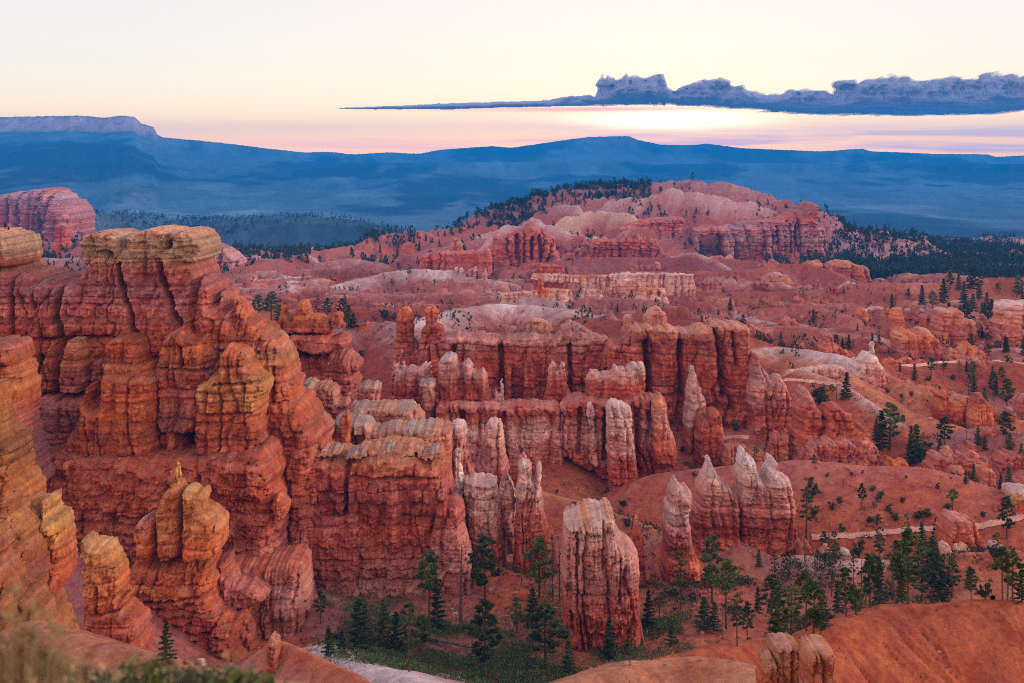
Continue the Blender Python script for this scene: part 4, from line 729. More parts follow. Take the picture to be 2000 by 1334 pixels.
rock('knob', [(1258, 636), (1256, 618), (1262, 606), (1276, 598), (1288, 600), (1300, 608), (1305, 622), (1300, 630), (1310, 642), (1258, 644)], 505, 5, cols=(4, .4), lay=1.0, nz=.6, stops=[('pink', 600), ('rose', 640)], seed=253, parent=r, label='shaggy pink boulder crowning the wall')
rock('knob', [(1216, 640), (1216, 615), (1224, 612), (1236, 614), (1237, 630), (1245, 650), (1205, 660)], 506, 4, cols=(4, .4), lay=1.0, nz=.6, stops=[('tan', 612), ('rose', 655)], seed=254, parent=r)
rock('knob', [(1026, 652), (1030, 625), (1040, 620), (1060, 622), (1075, 632), (1083, 645), (1060, 652)], 520, 4, cols=(4, .4), lay=.8, nz=.6, stops=[('pink', 620), ('tan', 650)], seed=255, parent=r)
rock('knob', [(1088, 650), (1096, 634), (1112, 624), (1125, 628), (1140, 640), (1155, 646), (1160, 656)], 522, 4, cols=(4, .4), lay=.8, nz=.6, stops=[('lilac', 624), ('tan', 650)], seed=256, parent=r)
# columns leaning on the long wall
rock('column', [(1196, 760), (1200, 700), (1208, 672), (1230, 668), (1240, 690), (1244, 760)], 495, 5, cols=(4, .8), lay=1, nz=.8, stops=WR, seed=257, parent=r)
rock('column', [(1060, 770), (1066, 690), (1070, 668), (1086, 666), (1092, 690), (1096, 770)], 505, 4, cols=(4, .8), lay=1, nz=.8, stops=WR, seed=258, parent=r)
rock('column', [(1018, 800), (1024, 720), (1030, 682), (1036, 680), (1044, 720), (1050, 800)], 500, 3.5, cols=(3, .5), lay=.8, nz=.6, stops=[('red', 680), ('brick', 780)], seed=259, parent=r)
rock('column', [(985, 800), (988, 720), (992, 700), (998, 720), (1004, 800)], 502, 3, cols=(3, .5), lay=.8, nz=.6, stops=[('red', 700), ('brick', 780)], seed=260, parent=r)
RK('white_cone', 'white streaked cone leaning on the tall corner of the long wall', 'rock cone', 478, [(1336, 790), (1342, 750), (1346, 715), (1352, 712), (1360, 735), (1368, 755), (1374, 775), (1378, 800), (1380, 850), (1332, 850)], 5, [('fog', 715), ('pink', 760), ('pale', 790), ('red', 830)], 261, cols=(2.5, .8), lay=.4, nz=.7, run=.3)
RK('wall_foot', 'pink and white stepped foot descending right from the tall corner of the wall', 'rock slope', 486, [(1454, 780), (1458, 720), (1464, 688), (1476, 690), (1484, 712), (1500, 725), (1512, 745), (1500, 770), (1505, 800), (1520, 830), (1530, 870), (1454, 880)], 9, [('rose', 690), ('lilac', 730), ('pink', 760), ('red', 800)], 262, cols=(4, 1.2), lay=.9, nz=1.2)
RK('wall_foot', 'square pink shoulder of rock between the tall corner and the red pyramid', 'rock slope', 480, [(1500, 800), (1502, 745), (1506, 732), (1520, 730), (1530, 742), (1540, 770), (1548, 800), (1550, 870), (1500, 870)], 6, [('pink', 730), ('rose', 770), ('red', 820)], 263, cols=(3, .9), lay=.9, nz=1.0)
RK('wall_foot', 'small red crumbling towers at the foot of the tall corner', 'hoodoo', 462, [(1355, 880), (1362, 830), (1372, 812), (1380, 815), (1384, 798), (1396, 790), (1404, 800), (1410, 830), (1412, 900), (1355, 900)], 6, [('red', 790), ('soil', 850), ('brick', 890)], 264, cols=(3, .9), lay=1.0, nz=1.2)
# front rank of red walls with pink battlements
BT = [('pale', 700), ('pink', 722), ('rose', 740), ('brick', 760), ('brick', 800)]
RK('battlement', 'left of the red walls with white battlements, below the twin knobbly towers', 'rock wall', 470, [(765, 745), (770, 715), (778, 708), (784, 718), (787, 702), (789, 700), (792, 715), (806, 712), (814, 712), (820, 718), (826, 708), (841, 706), (843, 720), (846, 740), (852, 800), (858, 870), (766, 870)], 7, BT, 271, cols=(4, .9), lay=.7, nz=.8, run=.35, kz=2.4)
RK('battlement', 'red wall with three white teeth, right of the capped column', 'rock wall', 462, [(855, 730), (860, 700), (868, 692), (888, 688), (895, 692), (898, 715), (905, 702), (914, 698), (922, 704), (926, 722), (938, 720), (945, 718), (952, 728), (956, 760), (966, 790), (975, 850), (856, 850)], 7, [('fog', 690), ('pink', 715), ('rose', 735), ('brick', 760), ('red', 800)], 272, cols=(5, 1.0), lay=.7, nz=.8, run=.35, kz=2.4)
RK('capped_column', 'slender red column under a grey flat cap, between the battlement walls', 'hoodoo', 452, [(819, 742), (822, 738), (835, 740), (846, 738), (853, 742), (852, 750), (847, 760), (850, 790), (850, 850), (830, 850), (824, 790), (824, 762), (819, 752)], 3.8, [('grey', 740), ('pale', 752), ('rose', 775), ('brick', 810)], 273, cols=(3, .5), lay=.6, nz=.6)
RK('twin_teeth', 'pair of white tipped teeth on one red stem in front of the long wall', 'hoodoo', 468, [(1066, 760), (1070, 735), (1074, 712), (1080, 703), (1086, 712), (1090, 722), (1094, 708), (1098, 703), (1104, 712), (1105, 735), (1112, 760), (1124, 790), (1060, 790)], 4, [('pale', 705), ('pink', 728), ('red', 745), ('brick', 780)], 274, cols=(2.5, .5), lay=.6, nz=.6)
RK('battlement', 'red wall with pink crest and one tall pale block at its right end', 'rock wall', 455, [(1142, 790), (1143, 735), (1150, 724), (1180, 724), (1195, 722), (1198, 710), (1204, 712), (1210, 718), (1216, 712), (1222, 722), (1226, 712), (1240, 706), (1254, 706), (1259, 715), (1260, 735), (1258, 760), (1262, 800), (1270, 850), (1142, 850)], 7, [('pale', 708), ('pink', 728), ('red', 742), ('brick', 780)], 275, cols=(4.5, .9), lay=.7, nz=.8, run=.35, kz=2.4)
RK('spike_row', 'row of thin white spikes low between two red columns', 'hoodoo', 464, [(962, 770), (968, 755), (974, 770), (978, 745), (983, 740), (984, 770), (990, 800), (960, 800)], 2, [('fog', 745), ('pink', 780)], 276, cols=(2, .3), lay=.3, nz=.4)
# pale fluted apron walls below
AP = [('sand', 772), ('rose', 790), ('pink', 815), ('pale', 840), ('rose', 880), ('red', 900)]
r = empty('fluted_apron', P(1150, 910, 450), 'pale fluted cliff step below the long wall, grooved like curtains', 'rock wall')
rock('wall', [(850, 800), (862, 782), (900, 780), (960, 782), (985, 785), (1030, 783), (1060, 784), (1085, 783), (1096, 790), (1098, 830), (1104, 870), (1104, 910), (1098, 935), (850, 935)], 452, 6, cols=(3.6, 1.8), lay=.8, fine=.4, nz=.9, stops=[('rose', 780), ('red', 800), ('pale', 830), ('pink', 860), ('red', 900)], seed=281, parent=r, kz=2.2, run=.4, batter=.5, cracks=[(5, 7, [(905, 800), (907, 850)]), (4, 5, [(985, 800), (990, 890)])])
rock('wall', [(1088, 830), (1094, 790), (1110, 772), (1150, 770), (1200, 772), (1245, 768), (1270, 768), (1298, 772), (1300, 790), (1304, 820), (1314, 850), (1320, 880), (1315, 905), (1290, 925), (1240, 930), (1200, 925), (1160, 915), (1120, 895), (1095, 880)], 450, 7, cols=(4.4, 2.2), lay=.9, fine=.45, nz=1.0, stops=[('rose', 770), ('red', 785), ('rose', 800), ('pink', 830), ('rose', 870), ('red', 900)], seed=282, parent=r, kz=2.0, run=.4, batter=.5,
     cracks=[(5, 7, [(1180, 790), (1176, 880)]), (4, 6, [(1238, 790), (1240, 900)]), (4, 5, [(1130, 790), (1126, 870)])])
rock('buttress', [(1148, 900), (1150, 830), (1144, 800), (1148, 785), (1156, 786), (1162, 800), (1162, 840), (1168, 880), (1170, 910)], 441, 3.5, cols=(3, .6), lay=.6, nz=.6, stops=[('pale', 785), ('fog', 830), ('pink', 880)], seed=283, parent=r)
rock('buttress', [(1270, 900), (1272, 820), (1276, 775), (1290, 770), (1300, 790), (1306, 840), (1318, 870), (1318, 905)], 438, 4, cols=(3, .7), lay=.6, nz=.7, stops=[('sand', 772), ('pink', 810), ('red', 880)], seed=284, parent=r)
RK('white_prow', 'tall pale prow of rock sloping down to a red foot, centre of the apron cliff', 'rock fin', 430, [(1184, 860), (1184, 800), (1188, 782), (1200, 780), (1222, 788), (1232, 794), (1234, 830), (1236, 860), (1240, 880), (1242, 910), (1246, 940), (1240, 962), (1228, 962), (1212, 945), (1196, 925), (1190, 895)], 6, [('fog', 785), ('pale', 830), ('pink', 870), ('red', 905), ('red', 960)], 285, cols=(3.5, .9), lay=.9, fine=.4, nz=.9, run=.3)
# pale fins in front, left of centre
FN = [('pale', 820), ('pink', 860), ('rose', 900), ('pink', 940)]
RK('pale_fin', 'flat topped pale fin touching the right end of the dark red wall', 'rock fin', 395, [(880, 830), (885, 820), (900, 822), (912, 826), (914, 850), (918, 880), (926, 910), (940, 950), (945, 1000), (885, 1000), (882, 900)], 6, FN, 291, cols=(2.6, .9), lay=.6, nz=.9, run=.35, kz=1.8)
RK('pale_fin', 'pale pink tower widening downward, between the flat topped fin and the curtain cliff', 'rock fin', 402, [(922, 960), (922, 880), (930, 900), (940, 885), (945, 860), (950, 835), (956, 820), (968, 818), (980, 820), (984, 835), (984, 860), (990, 885), (994, 910), (992, 960), (1000, 1000), (924, 1000)], 6, [('pale', 820), ('pink', 870), ('rose', 920), ('red', 960)], 292, cols=(2.8, .9), lay=.7, nz=.9, run=.35)
RK('white_shard', 'bright cream shard clinging to the corner of the dark red wall', 'rock fin', 352, [(886, 880), (892, 872), (900, 878), (900, 900), (906, 925), (902, 935), (890, 922), (888, 905)], 1.8, [('pale', 875), ('white', 930)], 293, cols=(1.6, .4), lay=.4, nz=.5)
RK('square_tower', 'square topped pale pillar standing on a red base above the meadow pines', 'rock fin', 352, [(905, 950), (910, 934), (930, 932), (955, 931), (970, 934), (972, 960), (972, 1000), (978, 1040), (985, 1070), (988, 1095), (985, 1130), (900, 1130), (912, 1060), (908, 1000)], 6, [('pale', 932), ('pale', 960), ('pink', 1010), ('red', 1060), ('red', 1120)], 294, cols=(3, .8), lay=.8, nz=.9, run=.3)
RK('square_tower', 'tan corner pillar wedged behind the square topped pale pillar', 'rock fin', 362, [(884, 990), (884, 930), (900, 928), (914, 934), (916, 950), (908, 975), (914, 1000), (916, 1060), (884, 1060)], 5, [('tan', 930), ('rose', 970), ('pink', 1020)], 295, cols=(3, .7), lay=.8, nz=.9)
RK('small_cone', 'little pink cone peeking over the square topped pale pillar', 'rock cone', 372, [(966, 975), (976, 950), (986, 912), (990, 908), (996, 930), (1004, 950), (1008, 990), (1008, 1060), (966, 1060)], 4.5, [('pink', 910), ('pale', 945), ('pale', 970), ('mauve', 1010)], 296, cols=(2.8, .6), lay=.7, nz=.7)
RK('rabbit_ear_tower', 'pale tower split at the top into two ears', 'hoodoo', 350, [(1010, 940), (1014, 905), (1018, 898), (1026, 900), (1038, 902), (1039, 925), (1044, 935), (1047, 905), (1056, 904), (1058, 920), (1056, 945), (1060, 965), (1062, 1000), (1068, 1020), (1080, 1035), (1090, 1060), (1000, 1060), (1008, 1000), (1006, 960)], 5, [('pale', 900), ('pale', 950), ('rose', 990), ('red', 1030)], 297, cols=(2.2, .9), lay=.8, nz=.8, run=.4, ea=1.6)
RK('thumb_rock', 'stubby pink thumb rising behind the split eared tower', 'hoodoo', 368, [(1010, 905), (1016, 890), (1022, 882), (1028, 888), (1028, 902), (1034, 925), (1008, 925)], 2.5, [('pink', 885), ('rose', 920)], 298, cols=(2, .4), lay=.5, nz=.5)
# the castle
RK('castle_rock', 'massive pale castle of melted columns on a banded red base, alone among the pines', 'hoodoo', 300, [(1096, 1120), (1098, 1080), (1098, 1050), (1102, 1030), (1100, 1012), (1112, 1008), (1120, 1003), (1130, 1000), (1142, 994), (1160, 994), (1175, 990), (1196, 992), (1198, 1010), (1202, 1035), (1212, 1042), (1218, 1052), (1228, 1062), (1238, 1066), (1244, 1078), (1246, 1098), (1243, 1120), (1244, 1150), (1248, 1190), (1252, 1222), (1270, 1290), (1090, 1290), (1097, 1220), (1100, 1160)],
   9.5, [('sand', 985), ('pale', 1004), ('pink', 1040), ('pink', 1100), ('rose', 1125), ('red', 1160), ('red', 1215)], 301, cols=(2.3, 1.9), lay=.9, fine=.55, nz=.8, run=.35, kz=2.4, batter=.5, ea=2.0, bs=.7, cracks=[(2.5, 4, [(1122, 1015), (1124, 1070)]), (2.5, 3, [(1172, 1000), (1170, 1080)]), (2.2, 3, [(1204, 1060), (1200, 1140)])])
RK('thimble_spire', 'tiny dark red spire with a tan tip behind the castle', 'hoodoo', 338, [(1238, 1020), (1240, 1005), (1243, 996), (1247, 998), (1248, 1012), (1247, 1030), (1256, 1048), (1262, 1080), (1226, 1080), (1232, 1045)], 2.2, [('tan', 998), ('red', 1022), ('brick', 1060)], 302, cols=(2, .3), lay=.5, nz=.3)
BN = [('pale', 930), ('pink', 970), ('fog', 990), ('pink', 1015), ('rose', 1035), ('red', 1060), ('red', 1150)]
RK('stepped_tower', 'banded tower with a white spike above a blunt shoulder, left of the three peaks', 'hoodoo', 345, [(1292, 1100), (1296, 1060), (1296, 1010), (1298, 985), (1304, 975), (1306, 955), (1310, 948), (1314, 935), (1318, 926), (1322, 936), (1326, 950), (1334, 952), (1342, 950), (1348, 960), (1348, 985), (1342, 992), (1344, 1030), (1350, 1060), (1360, 1085), (1376, 1110), (1386, 1150), (1392, 1210), (1285, 1210)], 6.5, BN, 303, cols=(3, .5), lay=1.0, fine=.7, nz=.6, ea=1.8, bs=.6, batter=.7)
RK('three_peaks', 'three jagged white peaks rising from one banded red wall', 'hoodoo', 365, [(1344, 1010), (1352, 985), (1358, 955), (1362, 945), (1372, 930), (1378, 915), (1382, 892), (1386, 890), (1390, 905), (1398, 922), (1410, 940), (1424, 948), (1434, 955), (1437, 940), (1440, 915), (1441, 895), (1446, 875), (1450, 873), (1455, 888), (1460, 890), (1467, 888), (1472, 905), (1478, 925), (1484, 932), (1494, 922), (1500, 905), (1502, 893), (1509, 890), (1514, 900), (1512, 915), (1518, 928), (1536, 930), (1542, 940), (1548, 970), (1548, 1010), (1554, 1050), (1562, 1080), (1572, 1140), (1335, 1140)],
   7.5, [('white', 880), ('pale', 930), ('pink', 955), ('rose', 985), ('red', 1015), ('red', 1080)], 304, cols=(3.2, .7), lay=1.0, fine=.75, nz=.6, ea=2.0, bs=.6, kz=1.6, batter=.4, cracks=[(3, 4, [(1436, 950), (1438, 1050)])])
RK('red_stub', 'crumbled orange stub at the right foot of the three peaks, beside the trail', 'rock', 352, [(1556, 1090), (1560, 1060), (1572, 1048), (1580, 1060), (1584, 1085), (1588, 1110), (1552, 1110)], 3, [('orange', 1050), ('rose', 1100)], 305, cols=(2, .5), lay=.7, nz=.7)
# ---------------------------------------------------------------- the right side
r = empty('knob_hoodoo', P(1700, 780, 575), 'white pyramid with a pale square head on a thin neck, above the trail', 'hoodoo')
rock('head', [(1696, 690), (1699, 684), (1697, 672), (1699, 667), (1706, 667), (1708, 672), (1706, 683), (1708, 692)], 575, 1.8, cols=(2, .2), lay=.3, nz=.3, stops=[('cream', 668), ('cream', 690)], seed=401, parent=r, ea=.8)
rock('pyramid', [(1640, 790), (1655, 720), (1668, 705), (1682, 698), (1692, 688), (1706, 688), (1714, 702), (1721, 712), (1724, 740), (1727, 755), (1745, 775), (1755, 790), (1755, 830), (1640, 830)], 577, 8, cols=(4.5, .9), lay=1.0, fine=.5, nz=1.0, stops=[('white', 690), ('pale', 715), ('pink', 735), ('rose', 750), ('pink', 775)], seed=402, parent=r, ext=4)
RK('fluted_curtain', 'low pinkish curtain of rock running left from the white pyramid', 'rock wall', 590, [(1530, 740), (1545, 722), (1575, 718), (1600, 714), (1620, 712), (1640, 714), (1655, 722), (1660, 750), (1600, 760), (1530, 755)], 5, [('pale', 712), ('sand', 735), ('rose', 755)], 403, cols=(2.6, 1.0), lay=.3, nz=.6, run=.4)
r = empty('red_pyramid', P(1640, 905, 450), 'red brown pyramid of crumbling tiers right of centre, behind the smooth red hill', 'rock mass')
PY = [('pink', 752), ('rose', 775), ('red', 800), ('red', 850), ('rose', 880), ('red', 910)]
rock('main_tower', [(1540, 900), (1545, 850), (1552, 810), (1553, 780), (1562, 762), (1568, 752), (1576, 760), (1584, 775), (1590, 790), (1600, 800), (1612, 835), (1624, 870), (1630, 910), (1630, 940), (1540, 940)], 452, 8, cols=(4, 1.0), lay=1.2, fine=.5, nz=1.1, stops=PY, seed=411, parent=r, batter=.5)
rock('tier', [(1600, 860), (1602, 800), (1610, 788), (1618, 778), (1628, 780), (1640, 790), (1650, 800), (1662, 812), (1664, 830), (1678, 830), (1690, 820), (1690, 845), (1700, 860), (1708, 880), (1716, 900), (1716, 940), (1600, 940)], 447, 8, cols=(3.2, 1.1), lay=1.3, fine=.6, nz=1.4, stops=[('brick', 780), ('red', 815), ('orange', 835), ('rose', 860), ('rose', 900)], seed=412, parent=r, batter=.6)
rock('tier', [(1560, 880), (1580, 850), (1600, 845), (1640, 850), (1670, 865), (1690, 885), (1692, 930), (1560, 930)], 438, 6, cols=(2.2, 1.2), lay=1.0, fine=.6, nz=1.4, stops=[('rose', 850), ('rose', 890), ('sand', 905)], seed=413, parent=r, batter=.6)
rock('cap', [(1644, 815), (1645, 808), (1655, 806), (1662, 810), (1660, 818), (1656, 830), (1650, 832)], 444, 2, cols=(2, .3), lay=.4, nz=.4, stops=[('rose', 808), ('orange', 826)], seed=414, parent=r)
RK('round_boulder_rock', 'pair of rounded orange lumps right of the red pyramid, on the hill crest', 'rock', 436, [(1722, 935), (1726, 905), (1732, 892), (1742, 892), (1748, 902), (1755, 896), (1766, 894), (1772, 905), (1776, 930)], 3.5, [('orange', 892), ('rose', 912)], 415, cols=(3, .6), lay=.8, nz=.8)
RK('comb_rocks', 'comb of little red teeth in front of the tall corner, above the three peaks', 'hoodoo cluster', 452, [(1496, 900), (1500, 880), (1506, 850), (1512, 838), (1518, 842), (1522, 858), (1528, 850), (1532, 836), (1537, 850), (1545, 865), (1556, 880), (1566, 890), (1576, 905), (1560, 920), (1490, 920)], 5, [('red', 838), ('rose', 870), ('sand', 890)], 416, cols=(2, 1.0), lay=.9, nz=1.2)
RK('comb_rocks', 'low red rubble wall right above the three white peaks', 'rock wall', 450, [(1410, 905), (1414, 872), (1430, 860), (1450, 866), (1462, 876), (1480, 870), (1494, 885), (1500, 915), (1410, 915)], 4, [('red', 862), ('sand', 885)], 417, cols=(2, .9), lay=.8, nz=1.1)
# hoodoo field at the right edge
HF = [('sand', 860), ('rose', 890), ('orange', 920), ('rose', 950)]
RK('serrated_rocks', 'serrated row of small orange spires left of the white slabbed block', 'hoodoo cluster', 440, [(1800, 940), (1806, 900), (1818, 884), (1828, 878), (1836, 884), (1845, 876), (1849, 862), (1855, 872), (1866, 880), (1872, 874), (1890, 872), (1905, 880), (1920, 876), (1926, 890), (1932, 920), (1936, 960), (1940, 990), (1800, 990)], 7, HF, 421, cols=(2.6, 1.3), lay=1.0, fine=.5, nz=1.4)
RK('serrated_rocks', 'orange cone among the serrated spires, nearest to the hill crest', 'rock cone', 428, [(1848, 950), (1856, 920), (1862, 908), (1870, 912), (1876, 905), (1882, 920), (1892, 945), (1900, 990), (1848, 990)], 4, [('pink', 908), ('orange', 935)], 422, cols=(2, .7), lay=.7, nz=.8)
RK('serrated_rocks', 'blunt cone with a pale beak right of the orange cone at the hill crest', 'rock cone', 424, [(1898, 985), (1908, 945), (1912, 916), (1920, 910), (1934, 916), (1940, 925), (1938, 945), (1946, 975), (1952, 1000), (1898, 1000)], 4.5, [('sand', 912), ('rose', 950)], 423, cols=(2.2, .8), lay=.8, nz=.9)
RK('serrated_rocks', 'tall red spire cluster touching the right edge behind the cones', 'hoodoo cluster', 450, [(1930, 990), (1936, 920), (1944, 890), (1950, 878), (1960, 882), (1968, 868), (1985, 870), (1998, 880), (2010, 870), (2060, 880), (2080, 1000)], 7, HF, 424, cols=(2.8, 1.2), lay=1.1, fine=.5, nz=1.3)
RK('serrated_rocks', 'rounded pink tower above the serrated spires, near the right edge', 'hoodoo', 470, [(1926, 900), (1932, 862), (1940, 850), (1950, 858), (1954, 880), (1962, 870), (1970, 864), (1980, 875), (1986, 910), (1926, 920)], 5, [('pink', 852), ('rose', 880)], 425, cols=(2.6, .9), lay=.9, nz=1.0)
RK('slab_capped_block', 'tan block with broken white slabs on top, at the right edge of the hill crest', 'rock', 385, [(1964, 985), (1964, 955), (1968, 948), (1990, 948), (2010, 952), (2040, 950), (2040, 1000), (1964, 1000)], 4, [('grey', 946), ('fog', 955), ('gold', 968), ('orange', 985)], 426, cols=(2.6, .6), lay=.8, nz=.9)
# by the trail
RK('trail_tower', 'orange double tower standing in front of the trail, pines around its foot', 'hoodoo', 362, [(1836, 1100), (1838, 1050), (1840, 1030), (1848, 1010), (1858, 1002), (1870, 1006), (1882, 1005), (1896, 1012), (1902, 1030), (1908, 1050), (1914, 1066), (1910, 1110), (1836, 1110)], 5, [('rose', 1003), ('orange', 1040), ('orange', 1080)], 431, cols=(3, 1.1), lay=.9, nz=1.1, cracks=[(2.5, 4, [(1890, 1010), (1892, 1090)])])
RK('orange_cone', 'left of two pale tipped cones below the trail tower', 'rock cone', 345, [(1828, 1100), (1834, 1078), (1844, 1058), (1848, 1062), (1858, 1080), (1862, 1110), (1860, 1160), (1826, 1160)], 4, [('pale', 1058), ('sand', 1078), ('orange', 1100)], 432, cols=(2, .7), lay=.7, nz=.8)
RK('orange_cone', 'right of two pale tipped cones below the trail tower, broader', 'rock cone', 343, [(1862, 1110), (1868, 1085), (1880, 1064), (1886, 1062), (1892, 1078), (1898, 1090), (1904, 1120), (1900, 1170), (1860, 1170)], 4.5, [('pale', 1062), ('sand', 1085), ('red', 1110)], 433, cols=(2, .7), lay=.7, nz=.8)
RK('orange_bluff', 'blocky red bluff with pale knobs, right of the two cones', 'rock wall', 338, [(1898, 1170), (1902, 1110), (1916, 1100), (1930, 1094), (1940, 1072), (1948, 1066), (1956, 1072), (1964, 1066), (1970, 1080), (1985, 1090), (2020, 1090), (2060, 1100), (2060, 1200), (1898, 1200)], 7, [('pale', 1068), ('rose', 1085), ('red', 1110), ('orange', 1150)], 434, cols=(3, 1.0), lay=1.1, nz=1.2)
RK('drum_rock', 'small tan drum of rock on the pink mound below the trail', 'rock', 344, [(1638, 1095), (1638, 1080), (1641, 1074), (1652, 1072), (1660, 1076), (1661, 1100)], 2, [('fog', 1073), ('gold', 1082), ('orange', 1092)], 435, cols=(2, .3), lay=.6, nz=.4)
RK('drum_rock', 'rounded pink lumps at the left end of the mound below the trail', 'rock', 346, [(1598, 1095), (1600, 1080), (1608, 1068), (1618, 1066), (1626, 1074), (1634, 1092), (1634, 1105), (1598, 1105)], 2.4, [('pink', 1067), ('rose', 1085)], 436, cols=(2, .4), lay=.6, nz=.5)
# three stumps in the very front
r = empty('front_stumps', P(1550, 1340, 108), 'three grey capped stumps poking up at the bottom edge in front of the red slope', 'hoodoo cluster')
FS = [('pink', 1250), ('sand', 1262), ('sand', 1275), ('orange', 1300), ('pink', 1330)]
rock('stump', [(1478, 1400), (1482, 1300), (1484, 1282), (1490, 1274), (1500, 1270), (1506, 1276), (1512, 1290), (1516, 1400)], 109, 1.1, cols=(.8, .3), lay=.25, fine=.15, nz=.3, bs=.3, stops=[('pink', 1270), ('sand', 1285), ('orange', 1320)], seed=441, parent=r, run=.06)
rock('stump', [(1500, 1400), (1502, 1275), (1500, 1260), (1506, 1250), (1520, 1247), (1532, 1250), (1546, 1249), (1556, 1252), (1558, 1268), (1554, 1300), (1556, 1400)], 111, 1.5, cols=(.8, .35), lay=.25, fine=.15, nz=.35, bs=.3, stops=FS, seed=442, parent=r, run=.06, cracks=[(2.5, .8, [(1538, 1255), (1536, 1330)])])
rock('stump', [(1560, 1400), (1566, 1300), (1564, 1280), (1570, 1262), (1580, 1256), (1600, 1254), (1616, 1258), (1626, 1272), (1622, 1290), (1616, 1310), (1612, 1400)], 107, 1.7, cols=(.9, .4), lay=.25, fine=.15, nz=.35, bs=.3, stops=FS, seed=443, parent=r, run=.06)
# rock bands among the wooded slopes at far right
RB = [('fog', 598), ('sand', 615), ('rose', 640), ('orange', 660), ('red', 690)]
RK('orange_outcrop', 'grey topped orange outcrop on the right hand wooded slopes, largest there', 'rock wall', 800, [(1824, 640), (1826, 606), (1832, 600), (1850, 603), (1868, 602), (1876, 608), (1880, 618), (1898, 624), (1900, 640), (1905, 655), (1910, 668), (1890, 665), (1850, 650), (1830, 645)], 10, RB, 451, cols=(5, 1.4), lay=1.2, nz=1.8)
RK('orange_outcrop', 'twin legged orange outcrop near the right edge with a flat grey top', 'rock wall', 790, [(1938, 640), (1944, 610), (1946, 594), (1958, 590), (1975, 585), (1990, 588), (2020, 586), (2060, 590), (2060, 620), (1990, 618), (1984, 640), (1980, 650), (1970, 630), (1960, 632), (1950, 640)], 9, RB, 452, cols=(5, 1.2), lay=1.2, nz=1.6)
RK('orange_outcrop', 'broad rough cliff of orange spires directly above the trail at right', 'rock wall', 720, [(1742, 700), (1746, 650), (1752, 642), (1758, 636), (1770, 645), (1780, 645), (1790, 642), (1800, 638), (1810, 640), (1816, 650), (1826, 660), (1832, 680), (1842, 695), (1845, 715), (1742, 715)], 10, [('sand', 638), ('orange', 660), ('rose', 690)], 453, cols=(5, 2.0), lay=1.3, nz=2.0)
RK('orange_outcrop', 'orange mound of rock right of the broad rough cliff, above the trail', 'rock mass', 700, [(1846, 700), (1852, 685), (1858, 680), (1866, 688), (1870, 672), (1878, 664), (1890, 664), (1896, 672), (1906, 674), (1918, 688), (1926, 700), (1926, 712), (1846, 712)], 8, [('orange', 665), ('sand', 690)], 454, cols=(4, 1.4), lay=1.2, nz=1.5)
RK('orange_outcrop', 'isolated orange pillar among pines above the broad rough cliff', 'hoodoo', 820, [(1738, 640), (1740, 610), (1746, 600), (1756, 600), (1762, 615), (1764, 640), (1764, 655), (1738, 655)], 5, [('sand', 602), ('orange', 630)], 455, cols=(3, 1.0), lay=1, nz=1.2)
RK('orange_outcrop', 'small orange bluff on the long ridge, left of the isolated pillar', 'rock', 860, [(1670, 625), (1674, 602), (1684, 600), (1694, 606), (1696, 625)], 5, [('sand', 600), ('orange', 620)], 456, cols=(3, 1), lay=1, nz=1)
RK('orange_outcrop', 'rough pink outcrop left of the knob headed pyramid', 'rock mass', 680, [(1600, 690), (1604, 650), (1612, 640), (1624, 640), (1628, 660), (1640, 672), (1652, 670), (1664, 684), (1680, 690), (1680, 705), (1600, 705)], 7, [('pink', 640), ('rose', 665), ('orange', 690)], 457, cols=(4, 1.4), lay=1, nz=1.5)
RK('orange_outcrop', 'low orange lumps between the pyramid and the trail bend', 'rock', 640, [(1722, 712), (1728, 700), (1742, 697), (1752, 704), (1762, 700), (1768, 697), (1778, 700), (1784, 710), (1795, 698), (1808, 706), (1812, 716), (1722, 716)], 3, [('orange', 698)], 458, cols=(3, 1), lay=.8, nz=.8)
RK('red_tower_pair', 'left of two small red towers on the slopes below the trail bend', 'hoodoo', 505, [(1822, 800), (1826, 775), (1824, 765), (1836, 760), (1846, 764), (1848, 778), (1862, 785), (1878, 780), (1888, 790), (1890, 805), (1878, 812), (1850, 810), (1824, 815)], 5, [('red', 760), ('orange', 785), ('brick', 800)], 459, cols=(3, .8), lay=1.2, nz=1.2)
RK('red_tower_pair', 'right of two small red towers on the slopes below the trail bend, pointed', 'hoodoo', 495, [(1890, 810), (1898, 785), (1904, 770), (1912, 768), (1918, 775), (1928, 785), (1934, 800), (1932, 822), (1890, 822)], 4.5, [('red', 768), ('orange', 790)], 460, cols=(3, .8), lay=1.2, nz=1.0)
RK('pink_scree_block', 'low pink rocks at the right edge below the long trail', 'rock', 520, [(1984, 780), (1990, 768), (2010, 766), (2040, 780), (2040, 800), (1984, 800)], 4, [('rose', 768)], 461, cols=(3, .8), lay=.8, nz=.8)
